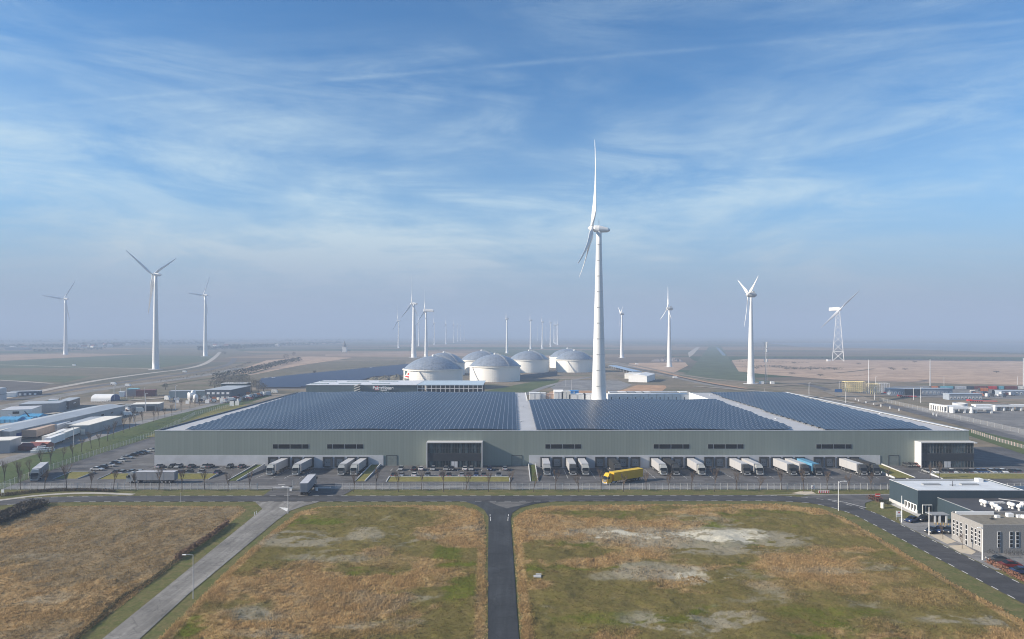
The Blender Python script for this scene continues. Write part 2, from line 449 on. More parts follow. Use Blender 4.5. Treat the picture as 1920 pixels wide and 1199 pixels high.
# ------------------------------------------------------------------ foreground terrain
P_LEFT = wpoly([(-260,985),(0,958),(60,951),(200,948),(452,950),(462,958),(428,985),(345,1045),(250,1120),(142,1199),(40,1280),(-500,1280)])
P_MID = wpoly([(600,951),(700,948),(850,948),(888,954),(908,968),(912,1010),(913,1199),(913,1300),(160,1300),(298,1199),(380,1115),(480,1020),(560,960)])
P_RIGHT = wpoly([(962,1000),(962,972),(985,958),(1030,950),(1150,947),(1470,946),(1540,955),(1590,975),(1640,1003),(1700,1040),(1790,1095),(1920,1165),(2150,1300),(985,1300),(978,1199)])
def field_masks(X, Y):
    wx = (fbm(X, Y, 3, 14) - 0.5) * 14; wy = (fbm(X, Y, 8, 14) - 0.5) * 14
    XX, YY = X + wx, Y + wy
    n1 = fbm(XX, YY*1.5, 11, 34, 6, 0.6); n2 = fbm(XX*0.8, YY*1.6, 21, 22, 6, 0.62); n3 = fbm(XX*0.7, YY*1.9, 31, 18, 6, 0.65)
    L_ = in_poly(X, Y, P_LEFT); M_ = in_poly(X, Y, P_MID); R_ = in_poly(X, Y, P_RIGHT)
    dL, dM, dR = dist_poly(X, Y, P_LEFT), dist_poly(X, Y, P_MID), dist_poly(X, Y, P_RIGHT)
    infield = L_ | M_ | R_
    d = np.where(L_, dL, np.where(M_, dM, dR))
    tan = smooth(n1, 0.46, 0.62); moss = smooth(n2, 0.54, 0.70); bare = smooth(n3, 0.52, 0.70)
    def blob(px, py, rx, ry, s=1.0):
        c = at(px, py); q = np.hypot((X - c.x + wx*0.5)/rx, (Y - c.y + wy*0.6)/ry)
        return s * (1 - smooth(q, 0.45, 1.15))
    sand = np.zeros(X.shape)
    for b in ((1345,1006,13,6,1.0),(1300,1000,12,4,.7),(1130,1000,14,4.5,.75),(1230,1003,14,5,.6),(1310,1080,10,8,.55),(1400,1000,10,6,.6),(1290,968,18,2.2,.4),
              (1340,1100,10,3,.45),(1200,962,12,2.4,.3),(1250,1050,14,5,.35),(1050,990,7,2.5,.35),(1290,1180,9,3,.4),(1250,1165,7,2,.4),(700,1170,7,3,.3),(1060,1180,7,2,.35),(1160,975,8,2,.25)):
        sand = np.maximum(sand, blob(*b))
    sand *= smooth(fbm(X*0.8, Y*1.3, 77, 5, 6, 0.7), 0.36, 0.56)
    grey = bare * np.where(L_, 0.30, 0.55)
    for b in ((560,1010,16,9,.8),(620,1040,16,7,.6),(470,1150,9,4,.8),(500,1190,9,3,.7),(80,1120,12,5,.6),(60,1195,9,3,.6),(80,1050,15,4,.5),(1160,1080,9,5,.6),(1350,1020,26,12,.8),(1150,1000,25,8,.7),(1900,1170,12,4,.4)):
        grey = np.maximum(grey, blob(*b))
    for b in ((1330,1010,34,13,1.0),(1120,998,20,7,1.0),(1245,1075,16,9,.9),(1300,1165,20,8,.8),(760,1010,16,10,.6),(690,1000,8,8,.7),(1010,1150,7,4,.5),(1830,1160,14,4,.9)):
        grey = np.maximum(grey, blob(*b))
    grey *= smooth(fbm(X*0.7, Y*1.2, 63, 7, 6, 0.7), 0.33, 0.55)
    grey *= ~(dR < 4) | ~R_
    for b in ((1130,1052,11,5,1.0),(1640,1085,15,6,.5),(1500,1045,16,7,.5),(1720,1120,14,7,.5),(1640,1000,20,5,.5),(1480,1100,14,5,.55),(720,1050,14,6,.5),(660,1180,16,5,.6),(1000,1100,5,4,.8),(340,1000,10,6,.6),(60,1160,10,5,.7)):
        tan = np.maximum(tan, blob(*b))
    # reed lines along the edges of the plots
    edge = (1 - smooth(d, 1.2, 3.2)) * infield
    far_edge = (1 - smooth(d, 4.0, 9.0)) * ((Y > 196) & (M_ | R_)) * infield
    tan = np.maximum(tan, edge * 0.9); tan = np.maximum(tan, far_edge * smooth(n2, 0.35, 0.5) * 0.95)
    tan = np.where(L_, np.maximum(tan*0.75, 0.40), tan)
    moss = np.where(L_, moss * 0.18, moss)
    for b in ((860,1100,5,14,.7),(850,1040,5,14,.7),(1130,1060,16,3,.6),(1450,960,22,3,.5),(1180,1160,20,4,.6),(1420,1060,8,4,.6),(1560,1150,16,4,.5),(1010,965,12,3,.5)):
        moss = np.maximum(moss, blob(*b))
    verge = (~infield).astype(float)
    verge = np.where(infield, (1 - smooth(d, 0.0, 0.8)), 1.0)
    return tan*infield, moss*infield, np.clip(grey*0.95, 0, 1)*infield, sand*infield, verge, infield, d

def relief(X, Y, infield, d):
    h = (fbm(X, Y, 41, 9, 5, 0.6) - 0.5) * 1.3 * smooth(d, 0, 3) * infield
    h = h + (fbm(X, Y, 51, 1.6, 3) - 0.5) * 0.35 * smooth(d, 0, 2) * infield
    return h + 0.15 * smooth(d, 0, 2.5) * infield

X0, X1, Y0, Y1 = -270.0, 270.0, 84.0, 228.6
def terrain():
    nx, ny = 900, 242
    xs = np.linspace(X0, X1, nx); ys = np.linspace(Y0, Y1, ny)
    X, Y = np.meshgrid(xs, ys)
    tan, moss, grey, sand, verge, inf, d = field_masks(X, Y)
    Z = relief(X, Y, inf, d)
    v = np.stack([X, Y, Z], -1).reshape(-1, 3)
    idx = np.arange(nx*ny).reshape(ny, nx)
    f = np.stack([idx[:-1,:-1], idx[:-1,1:], idx[1:,1:], idx[1:,:-1]], -1).reshape(-1, 4)
    me = bpy.data.meshes.new('ground')
    me.vertices.add(len(v)); me.vertices.foreach_set('co', v.ravel())
    me.loops.add(f.size); me.loops.foreach_set('vertex_index', f.ravel())
    me.polygons.add(len(f)); me.polygons.foreach_set('loop_start', np.arange(0, f.size, 4)); me.polygons.foreach_set('loop_total', np.full(len(f), 4))
    me.polygons.foreach_set('use_smooth', np.ones(len(f), bool))
    me.update(calc_edges=True)
    a = me.color_attributes.new('cover', 'FLOAT_COLOR', 'POINT')
    a.data.foreach_set('color', np.stack([tan, moss, grey, sand], -1).reshape(-1).astype(np.float32))
    b = me.attributes.new('verge', 'FLOAT', 'POINT'); b.data.foreach_set('value', verge.ravel().astype(np.float32))
    c = me.attributes.new('leftplot', 'FLOAT', 'POINT'); c.data.foreach_set('value', in_poly(X, Y, P_LEFT).astype(np.float32).ravel())
    g = G('field_cover', 0.95, 0.05)
    at_ = g.n.new('ShaderNodeAttribute'); at_.attribute_name = 'cover'
    sp = g.n.new('ShaderNodeSeparateColor'); g.l.new(at_.outputs['Color'], sp.inputs[0])
    vg = g.n.new('ShaderNodeAttribute'); vg.attribute_name = 'verge'
    lp = g.n.new('ShaderNodeAttribute'); lp.attribute_name = 'leftplot'
    hi = g.noise(1.7, 8, 0.75, 0.6); mid = g.noise(0.35, 8, 0.7, 0.8)
    def br(m, amt=0.55):
        return g.ramp(g.math('ADD', m, g.math('MULTIPLY', g.math('SUBTRACT', mid, 0.5), amt)), 0.25, 0.75)
    base = g.mix(g.ramp(mid, 0.35, 0.65), (0.165, 0.132, 0.050), (0.128, 0.112, 0.034))
    base = g.mix(lp.outputs['Fac'], base, (0.175, 0.142, 0.090))
    c_ = g.mix(br(sp.outputs[1], 0.9), base, (0.105, 0.118, 0.018))
    c_ = g.mix(g.math('MULTIPLY', br(sp.outputs[0], 0.9), 0.85), c_, (0.34, 0.235, 0.115))
    c_ = g.mix(g.math('MULTIPLY', br(sp.outputs[2], 0.8), 0.8), c_, (0.27, 0.245, 0.185))
    c_ = g.mix(br(g.math('POWER', at_.outputs['Alpha'], 1.1), 0.55), c_, (0.50, 0.47, 0.38))
    vc = g.mix(g.ramp(mid, 0.35, 0.65), (0.100, 0.112, 0.040), (0.150, 0.132, 0.062))
    c_ = g.mix(vg.outputs['Fac'], c_, vc)
    c_ = g.scale(c_, g.ramp(hi, 0.25, 0.75, 0.72, 1.28))
    me.materials.append(g.out(c_, g.noise(1.4, 8, 0.75, 0.5), 0.55, 0.5))
    o = bpy.data.objects.new('ground', me); col.objects.link(o); o['kind'] = 'structure'
terrain()

def tufts(name, label, cat, count, seed, which, hmin, hmax):
    rng = np.random.RandomState(seed)
    u = rng.rand(count*5)
    Y = 100 + 109 * u**1.15
    X = (rng.rand(count*5) - 0.5) * 2 * (Y * 0.79 + 6)
    tan, moss, grey, sand, verge, inf, d = field_masks(X, Y)
    cl = smooth(fbm(X, Y*0.6, 91, 2.6, 3), 0.42, 0.62)
    if which == 'reed': w = np.clip(tan*0.95 + 0.05, 0, 1) * (0.25 + 0.75*cl)
    else: w = np.clip(0.55 - tan*0.25, 0, 1)
    w = w * (1 - sand*0.97) * (1 - grey*0.6) * inf
    keep = rng.rand(len(X)) < w
    sel = np.nonzero(keep)[0][:count]
    X, Y, d, inf, tan, moss, grey = X[sel], Y[sel], d[sel], inf[sel], tan[sel], moss[sel], grey[sel]
    left = in_poly(X, Y, P_LEFT)
    Z = relief(X, Y, inf, d)
    n = len(X); K = 4
    ang = rng.rand(n, K) * 2 * np.pi
    hh = (hmin + (hmax-hmin)*rng.rand(n, K)**1.5) * (0.6 + 0.6*tan[:, None])
    ww = 0.05 + 0.10 * rng.rand(n, K)
    lean = 0.7 * hh
    bx = X[:, None] + (rng.rand(n, K)-0.5)*0.5; by = Y[:, None] + (rng.rand(n, K)-0.5)*0.5
    dx, dy = np.cos(ang)*ww, np.sin(ang)*ww
    la = rng.rand(n, K)*1.6*np.pi - 0.6
    zb = np.broadcast_to(Z[:, None]-0.06, bx.shape)
    v = np.stack([np.stack([bx-dx, by-dy, zb], -1), np.stack([bx+dx, by+dy, zb], -1), np.stack([bx+np.cos(la)*lean, by+np.sin(la)*lean, Z[:, None]+hh], -1)], 2).reshape(-1, 3)
    base = np.where(left[:, None], np.array([[0.225, 0.175, 0.098]]), np.array([[0.198, 0.160, 0.058]]))
    def mx(c, col_, f): return c + (np.array([col_]) - c) * f[:, None]
    c = mx(base, (0.150, 0.158, 0.028), moss); c = mx(c, (0.44, 0.305, 0.150), np.clip(tan, 0, 1)**1.2); c = mx(c, (0.36, 0.335, 0.26), grey*0.7)
    c = np.repeat((c * (0.72 + 0.56*rng.rand(n, 1)))[:, None, :], K*3, 1).reshape(-1, 3)
    m = len(v)//3
    me = bpy.data.meshes.new(name)
    me.vertices.add(len(v)); me.vertices.foreach_set('co', v.ravel())
    me.loops.add(len(v)); me.loops.foreach_set('vertex_index', np.arange(len(v)))
    me.polygons.add(m); me.polygons.foreach_set('loop_start', np.arange(0, len(v), 3)); me.polygons.foreach_set('loop_total', np.full(m, 3))
    me.update(calc_edges=True)
    a = me.color_attributes.new('kind_of_grass', 'FLOAT_COLOR', 'POINT')
    a.data.foreach_set('color', np.concatenate([c, np.ones((len(c), 1))], 1).ravel().astype(np.float32))
    g = G(name + '_blades', 0.9, 0.1)
    k = g.n.new('ShaderNodeAttribute'); k.attribute_name = 'kind_of_grass'
    cc = k.outputs['Color']; g.out(cc)
    tr_ = g.n.new('ShaderNodeBsdfTranslucent'); ms_ = g.n.new('ShaderNodeMixShader'); ms_.inputs[0].default_value = 0.45
    g.l.new(cc, tr_.inputs[0]); g.l.new(g.b.outputs[0], ms_.inputs[1]); g.l.new(tr_.outputs[0], ms_.inputs[2])
    g.l.new(ms_.outputs[0], [q for q in g.n if q.type == 'OUTPUT_MATERIAL'][0].inputs[0]); me.materials.append(g.m)
    o = bpy.data.objects.new(name, me); col.objects.link(o); tag(o, label, cat, kind='stuff')
tufts('dry_reed_tufts', 'dry tan reeds and dead grass on the open plots before the road', 'dry grass', 70000, 5, 'reed', 0.12, 0.42)
tufts('low_grass', 'low olive green grass and moss on the open plots', 'grass', 70000, 6, 'moss', 0.06, 0.22)

# ------------------------------------------------------------------ large ground with holes for the sunken truck yards and the near terrain
YB = 240.0                      # where the yards start to fall
FY = 270.0                      # the facade
YARD1 = (-97.6, -55.6); YARD2 = (9.2, 142.6)
DOCKZ = -1.1
def rect_holes(mb, x0, x1, y0, y1, z, holes, mi=0):
    xs = sorted({x0, x1} | {min(max(h[k], x0), x1) for h in holes for k in (0, 1)})
    ys = sorted({y0, y1} | {min(max(h[k], y0), y1) for h in holes for k in (2, 3)})
    for i in range(len(xs)-1):
        for j in range(len(ys)-1):
            cx, cy = (xs[i]+xs[i+1])/2, (ys[j]+ys[j+1])/2
            if any(h[0] < cx < h[1] and h[2] < cy < h[3] for h in holes): continue
            mb.face([(xs[i],ys[j],z),(xs[i+1],ys[j],z),(xs[i+1],ys[j+1],z),(xs[i],ys[j+1],z)], mi)
yards = [(YARD1[0], YARD1[1], YB, FY + 3), (YARD2[0], YARD2[1], YB, FY + 3)]
GX = 17000.0
def plain_mat():
    g = G('polder_ground', 0.95, 0.05)
    # far fields: long strips in muted greens and browns
    mp = g.n.new('ShaderNodeMapping'); mp.inputs['Rotation'].default_value = (0, 0, 0.06); mp.inputs['Scale'].default_value = (1/900.0, 1/260.0, 1)
    g.l.new(g.co, mp.inputs[0])
    vo = g.n.new('ShaderNodeTexVoronoi'); vo.distance = 'CHEBYCHEV'; vo.inputs['Scale'].default_value = 1.0; vo.inputs['Randomness'].default_value = 0.8
    g.l.new(mp.outputs[0], vo.inputs['Vector'])
    sc_ = g.n.new('ShaderNodeSeparateColor'); g.l.new(vo.outputs['Color'], sc_.inputs[0])
    c = g.mix(g.ramp(sc_.outputs[0], 0.3, 0.7), (0.105, 0.105, 0.080), (0.145, 0.120, 0.092))
    c = g.mix(g.math('GREATER_THAN', sc_.outputs[1], 0.72), c, (0.055, 0.082, 0.045))
    c = g.mix(g.math('GREATER_THAN', sc_.outputs[2], 0.80), c, (0.22, 0.17, 0.12))
    k = g.ramp(g.noise(0.012, 7, 0.6, sc=(0.4, 1.6, 1)), 0.3, 0.7, 0.82, 1.18)
    return g.out(g.scale(c, k))
mb = MB()
rect_holes(mb, -GX, GX, -1500, 16500, -0.012, yards + [(X0, X1, Y0, Y1)])
tag(mb.build('ground', plain_mat()), kind='structure')

LAYER = [0]
ZS = 1.0
def sheet(name, pts, m, z=None, world=False, kind='structure'):
    z = z*ZS if z else z
    if z is None:
        LAYER[0] += 1; z = 0.004 * LAYER[0]
    w = pts if world else wpoly(pts)
    a = sum(w[i][0]*w[(i+1)%len(w)][1]-w[(i+1)%len(w)][0]*w[i][1] for i in range(len(w)))
    if a < 0: w = w[::-1]
    me = bpy.data.meshes.new(name)
    import bmesh
    bm = bmesh.new()
    f = bm.faces.new([bm.verts.new((p[0], p[1], z)) for p in w])
    bmesh.ops.triangulate(bm, faces=[f])
    bm.to_mesh(me); bm.free()
    me.materials.append(m)
    o = bpy.data.objects.new(name, me); col.objects.link(o); o['kind'] = kind
    return o
def ribbon_pts(pts, w):
    P = [Vector(p[:2]) for p in pts]; Lf, Rt = [], []
    for i, p in enumerate(P):
        t = ((P[min(i+1, len(P)-1)] - p).normalized() + (p - P[max(i-1, 0)]).normalized())
        t = t.normalized() if t.length > 0 else Vector((1, 0))
        n = Vector((-t.y, t.x)); ww = w[i] if isinstance(w, (list, tuple)) else w
        Lf.append(p + n*ww/2); Rt.append(p - n*ww/2)
    return Lf, Rt
def smooth_line(pts, k=4):
    P = [Vector(p) for p in pts]; out = []
    for i in range(len(P)-1):
        p0, p1, p2, p3 = P[max(i-1,0)], P[i], P[i+1], P[min(i+2, len(P)-1)]
        for j in range(k):
            t = j/k
            out.append(0.5*((2*p1)+(p2-p0)*t+(2*p0-5*p1+4*p2-p3)*t*t+(3*p1-p0-3*p2+p3)*t**3))
    out.append(P[-1]); return out
def ribbon(name, pts, w, m, z, px=True, k=4):
    z = z*ZS
    P = [at(*p) for p in pts] if px else [Vector((p[0], p[1], 0)) for p in pts]
    P = smooth_line(P, k)
    Lf, Rt = ribbon_pts(P, w)
    mb = MB()
    for i in range(len(P)-1):
        mb.face([(Rt[i].x,Rt[i].y,z),(Rt[i+1].x,Rt[i+1].y,z),(Lf[i+1].x,Lf[i+1].y,z),(Lf[i].x,Lf[i].y,z)])
    o = mb.build(name, m); o['kind'] = 'structure'; return o

ZS = 0.3
# ---- far and middle distance ground cover (plan shapes at their own places)
c_tan = soil('reed_land', (0.43, 0.315, 0.235), (0.33, 0.24, 0.175), 0.012, (1, 2, 1), 0.06)
c_pink = soil('stubble', (0.31, 0.225, 0.165), (0.27, 0.20, 0.15), 0.01, (0.3, 1, 1), 0.03)
c_green = soil('winter_wheat', (0.080, 0.102, 0.062), (0.090, 0.110, 0.070), 0.01, (0.3, 1, 1), 0.03)
c_plough = soil('ploughed_field', (0.095, 0.088, 0.082), (0.082, 0.078, 0.075), 0.01, (0.3, 1, 1), 0.05)
c_olive = soil('rough_pasture', (0.150, 0.130, 0.092), (0.120, 0.112, 0.075), 0.02, (1, 1, 1), 0.08)
c_dirt = soil('bare_dirt', (0.24, 0.205, 0.165), (0.19, 0.17, 0.14), 0.03, (1, 1, 1), 0.15)
c_path = mat('pale_track', (0.36, 0.33, 0.29), 0.9, var=0.15, scale=0.05)
c_orange = soil('orange_sand', (0.40, 0.25, 0.155), (0.33, 0.22, 0.14), 0.02, (1, 1, 1), 0.1)
c_water = mat('ditch_water', (0.05, 0.07, 0.085), 0.25, var=0.1, scale=0.02, spec=0.5)
def mid_base():
    g = G('industrial_scrub', 0.95, 0.05)
    f = g.ramp(g.noise(0.010, 7, 0.65, 0.8), 0.38, 0.62); f2 = g.ramp(g.noise(0.025, 7, 0.65, 0.6, sc=(0.6, 1.3, 1)), 0.52, 0.66)
    c = g.mix(f, (0.155, 0.135, 0.100), (0.225, 0.185, 0.140)); c = g.mix(f2, c, (0.105, 0.112, 0.068))
    return g.out(g.scale(c, g.ramp(g.noise(0.15, 6, .7), .25, .75, .8, 1.2)), g.noise(0.8, 4), .3, .3)
m_scrub = mid_base()

def far(name, pts, m, z): return sheet(name, pts, m, z)
far('field', [(-500,676),(0,664),(420,652),(470,662),(330,690),(0,735),(-500,800)], c_olive, 0.05)
far('field', [(-400,674),(0,665.5),(130,663),(260,664.5),(0,677),(-400,690)], c_pink, 0.09)
far('field', [(-400,692),(0,678),(240,666),(410,668),(395,676),(300,690),(150,690)], c_green, 0.12)
far('field', [(-300,704),(0,703),(170,706),(120,718),(0,712.5),(-300,700)], c_green, 0.15)
far('field', [(-300,714),(0,714),(97,719.5),(60,735),(0,745),(-300,790)], c_plough, 0.18)
ribbon('track', [(-200,682),(0,684.5),(120,688),(295,692)], 6, c_path, 0.21)
ribbon('track', [(-100,711),(0,713.3),(98,719.5)], 5, c_path, 0.24)
sheet('scrub_land', [(-700,800),(0,760),(60,742),(120,728),(250,712),(420,684),(520,676),(760,668),(1100,672),(1400,716),(1560,712),(1920,722),(2700,735),(2700,900),(1860,868),(1830,845),(1500,740),(1300,745),(1000,750),(560,742),(300,850),(0,905),(-700,960)], m_scrub, 0.06)
# left roads
dyke = [(-60,756),(0,748),(60,737),(120,725),(200,711),(290,699),(340,693),(380,684),(402,671),(412,661)]
ribbon('embankment_road', dyke, 9, c_path, 0.30)
ribbon('road', [(-100,780),(0,764),(100,745),(160,735),(250,722),(330,712),(400,701),(450,690)], 16, m_asph_old, 0.27)
ribbon('road', [(-100,751),(0,752.5),(80,741),(150,729),(240,716),(330,704),(400,692),(432,682),(440,672)], 10, m_asph, 0.33)
ribbon('track', [(150,745),(250,730),(360,729),(460,733)], 8, c_olive, 0.16)
sheet('grass_field', [(190,731),(270,724),(480,732),(560,733),(570,738),(280,742)], c_olive, 0.14)
sheet('field', [(420,712),(560,679),(760,676),(762,688),(700,694),(500,709),(470,716)], c_olive, 0.14)
sheet('field', [(430,700),(500,676),(580,669),(660,671),(560,686),(470,704)], c_tan, 0.17)
sheet('field', [(610,664.5),(760,659.5),(905,663),(905,667),(760,669.5),(610,668)], c_pink, 0.30)
sheet('field', [(905,655),(1100,657),(1150,660),(1100,668),(905,668)], c_green, 0.2)
sheet('stubble_strip', [(1010,667.5),(1060,666),(1062,669),(1010,671)], c_pink, 0.35)
# right middle distance
sheet('runway_field', [(1290,699),(1330,650),(1352,650),(1378,690),(1420,712),(1470,719),(1330,713),(1270,704)], c_green, 0.22)
sheet('pale_track', [(1290,662),(1306,651.5),(1312,651.5),(1301,664),(1292,671)], c_path, 0.42)
sheet('water', [(1342,652),(1347,652),(1362,667),(1355,667)], c_water, 0.45)
sheet('reed_field', [(1372,676),(1400,673.5),(1920,678),(2600,684),(2600,735),(1920,722),(1800,720),(1560,712),(1440,703),(1385,697)], c_tan, 0.28)
sheet('ditch', [(1400,671),(1920,675.5),(2600,681),(2600,684),(1920,678),(1400,673.2)], mat('dark_ditch', (0.035,0.045,0.035), 0.9), 0.36)
sheet('water', [(1440,643.5),(2700,645),(2700,664),(1900,662),(1700,655),(1500,651)], mat('mudflat', (0.10,0.115,0.12), 0.5, var=0.25, scale=0.002), 0.5)
sheet('reed_field', [(1180,681),(1285,680),(1290,686),(1262,700),(1225,695),(1175,688)], c_tan, 0.30)
ribbon('road', [(1050,672),(1150,682),(1230,700),(1330,722),(1440,738),(1560,752),(1700,783),(1830,818),(1990,860),(2200,920)], 9, m_asph_old, 0.36)
ribbon('track', [(1100,672),(1180,684),(1290,705),(1400,716),(1560,722)], 9, c_dirt, 0.33)
ribbon('track', [(1230,695),(1300,712),(1400,729),(1500,742)], 6, c_orange, 0.40)
ribbon('road', [(1500,719),(1540,728),(1575,740),(1650,757),(1720,774),(1800,795),(1990,845)], 10, m_asph, 0.42)
sheet('apron', [(1690,762),(1760,768),(2700,790),(2700,860),(1990,850),(1920,832),(1800,798)], m_apron, 0.33)
sheet('yard', [(1600,737),(1680,724),(2700,730),(2700,762),(1700,745)], m_apron, 0.38)
sheet('yard', [(100,760),(200,752),(290,757),(360,752),(520,738),(560,740),(420,762),(330,778),(230,805),(120,845),(0,880),(-400,960),(-400,800),(0,790)], c_dirt, 0.12)
sheet('grass_slope', [(-100,906),(0,870),(120,834),(250,798),(330,776),(440,752),(500,740),(510,742),(440,764),(300,815),(200,847),(96,882),(0,919),(-100,960)], m_slope, 0.20)
ribbon('road', [(-100,905),(0,868),(60,850),(150,828),(205,811),(260,794),(320,778),(400,759),(460,748)], 8, m_asph_light, 0.24)
sheet('orange_sand', [(1170,731),(1195,722),(1247,723),(1250,727),(1240,735),(1140,737)], c_orange, 0.22)
sheet('orange_sand', [(1030,735),(1060,731),(1140,733),(1135,737),(1030,738)], c_orange, 0.21)
sheet('yard', [(1030,725),(1060,713),(1160,714),(1185,722),(1160,733),(1040,733)], m_asph_light, 0.23)

ZS = 1.0
ribbon('ditch', [(1180,690),(1260,705),(1340,722),(1420,733)], 3, m_black, 0.47)
ribbon('track', [(1300,725),(1400,733),(1500,741),(1600,757)], 4, c_path, 0.48)
ribbon('track', [(1440,726),(1500,722),(1560,719),(1600,716)], 5, c_dirt, 0.47)
ribbon('ditch', [(1510,699),(1560,700),(1600,697),(1640,692)], 4, c_olive, 0.46)
ribbon('ditch', [(300,724),(380,712),(450,705),(500,693)], 3, m_slope, 0.46)
ribbon('track', [(240,752),(330,746),(420,744)], 5, c_path, 0.47)
ribbon('track', [(0,800),(70,782),(150,768),(230,758)], 5, c_path, 0.47)
sheet('dirt_patch', [(1540,735),(1570,730),(1620,745),(1660,758),(1640,762),(1580,748)], c_dirt, 0.39)
sheet('dirt_patch', [(1330,735),(1420,728),(1470,735),(1440,742),(1350,741)], c_olive, 0.37)
# ---- lot surfaces
fence_left = [(-40,932),(0,918),(96,881.5),(200,846.5),(288,817.5),(366,778.5),(424,765),(450,757)]
fw = [at(*p) for p in fence_left]
mb = MB()
LZ = 0.03
lotL = -176.0
rect_holes(mb, lotL, 250, 228.6, FY + 3, LZ, yards)
rect_holes(mb, -196, -150, FY+3, 330, LZ, [])
rect_holes(mb, 176, 262, FY+3, 315, LZ, [])
tag(mb.build('asphalt_yard', m_asph), kind='structure')
mb = MB()
mb.box(-250, 250, 228.0, 228.6, -0.3, 0.03)
for yx in (YARD1, YARD2):
    mb2 = MB()
    mb2.face([(yx[0],YB,LZ),(yx[1],YB,LZ),(yx[1],FY+3,DOCKZ),(yx[0],FY+3,DOCKZ)])
    tag(mb2.build('truck_yard', m_asph), kind='structure')
    for x in yx:
        s_ = MB(); s_.face([(x,YB,LZ),(x,FY+3,DOCKZ),(x,FY+3,LZ)]); tag(s_.build('yard_edge', m_concrete), kind='structure')
sheet('service_lane', [(-176,228.7),(250,228.7),(250,234.4),(-176,234.4)], m_asph_light, LZ+0.006, True)
# grass between lot and side fence
sheet('side_yard', [(-176,262),(-141,262),(-141,345),(-181.5,345),(-178,300)], m_asph, 0.085, True)
sheet('grass_strip', [(-186,345),(-176,345),(-176,500),(-210,500),(-186,350)], m_grass_y, 0.078, True)
sheet('grass_strip', [tuple(at(1822,806)[:2]),tuple(at(2100,872)[:2]),tuple(at(2000,880)[:2]),tuple(at(1800,812)[:2])], m_slope, 0.13, True)

# ---- foreground roads
Z1 = 0.10
def road(name, pts, m, z): return sheet(name, pts, m, z)
main_pts = [(-300,1015),(-120,962),(-40,949),(0,944),(60,939.5),(130,937),(220,936),(400,935.7),(960,935.5),(1350,934.7),(1440,935),(1500,937.5),(1552,944.5),(1612,961),(1660,982),(1702,1004),(1830,1070),(1925,1116),(2100,1208),(2400,1370)]
WP = [at(*p) for p in main_pts]
for i in range(len(WP)):
    if main_pts[i][0] >= 1660: WP[i].x = 102.3
# hand control where the road bends
SP = smooth_line(WP, 6)
Lf, Rt = ribbon_pts(SP, 7.6)
mb = MB()
for i in range(len(SP)-1):
    mb.face([(Rt[i].x,Rt[i].y,Z1),(Rt[i+1].x,Rt[i+1].y,Z1),(Lf[i+1].x,Lf[i+1].y,Z1),(Lf[i].x,Lf[i].y,Z1)])
tag(mb.build('main_road', m_asph_new), kind='structure')
# kerb blocks: broken white edge marks on both sides
mb = MB()
def dashes(line, dash, gap, w, z, mb):
    acc = 0
    for i in range(len(line)-1):
        a, b = line[i], line[i+1]; ln = (b-a).length
        if ln < 1e-4: continue
        t = 0
        while t < ln:
            ph = (acc + t) % (dash+gap)
            if ph < dash:
                e = min(ln, t + dash - ph)
                p, q = a.lerp(b, t/ln), a.lerp(b, e/ln)
                d = (q-p)
                if d.length > 1e-3:
                    n = Vector((-d.y, d.x)).normalized()*w/2
                    mb.face([(p.x-n.x,p.y-n.y,z),(q.x-n.x,q.y-n.y,z),(q.x+n.x,q.y+n.y,z),(p.x+n.x,p.y+n.y,z)])
                t = e + 1e-4
            else:
                t += (dash+gap) - ph
        acc += ln
LL, RR = ribbon_pts(SP, 7.2)
dashes([p for p in LL], 2.0, 2.6, 0.20, Z1+0.006, mb)
dashes([p for p in RR], 2.0, 2.6, 0.20, Z1+0.006, mb)
tag(mb.build('edge_marking', m_mark), kind='structure')
road('side_road', [(478,941.5),(600,941.5),(572,949),(545,958),(520,976),(443,1040),(352,1116),(262,1199),(150,1300),(40,1300),(192,1199),(290,1120),(388,1040),(468,975),(492,955)], m_asph_old, Z1-0.012)
road('centre_road', [(870,941),(1040,941),(1003,945.5),(975,953),(960,963),(957,975),(962,1040),(973,1199),(985,1380),(914,1380),(915,1199),(915,1060),(916,970),(908,957),(893,948)], m_asph_center, Z1-0.016)
road('road_patch', [(915,941.6),(1000,941.6),(972,949.5),(950,954),(937,950)], asphalt('worn_asphalt', (0.115,0.113,0.110), .2), Z1-0.008)
road('driveway', [(508,919),(662,919),(640,931.5),(492,931.5)], m_asph, Z1+0.0)
road('branch_road', [(1500,930.8),(1560,928.5),(1700,927.6),(2100,927.6),(2100,936.5),(1700,936.5),(1640,938),(1622,944),(1622,955),(1604,957),(1560,944)], m_asph, Z1-0.010)
mb = MB(); 
for a, b in (((1420,929.6),(1560,927.9)), ((1560,927.9),(2100,927.0))):
    p, q = at(*a), at(*b); n = Vector((0, 0.22, 0))
    mb.face([(p.x,p.y-.2,Z1),(q.x,q.y-.2,Z1),(q.x,q.y+.25,Z1),(p.x,p.y+.25,Z1)])
p, q = at(1545,938), at(1626,956)
tag(mb.build('kerb_line', m_kerb), kind='structure')
mb = MB()
dashes([at(1552,937.2), at(1585,943), at(1625,953.5)], 30, 0.1, 0.28, Z1+0.01, mb)
tag(mb.build('edge_marking', m_mark), kind='structure')
mb = MB()      # give-way triangle on the side road
tri = [at(523,952), at(541,953.5), at(538,960)]
mb.face([(p.x, p.y, Z1+0.004) for p in tri][::-1])
tag(mb.build('give_way_marking', m_mark), kind='structure')
ribbon('cycle_path', [(-120,951),(0,938.5),(60,931),(120,926.5),(180,925.3),(250,928)], 2.2, mat('path_concrete', (0.36,0.34,0.30), 0.9), Z1-0.02)
sheet('parking_bay', [(106.5,150.5),(150,150.5),(150,162.2),(112,162.2),(112,174.1),(123.2,174.1),(123.2,190),(109,192.5),(106.5,187)], m_asph_light, Z1-0.04, True)
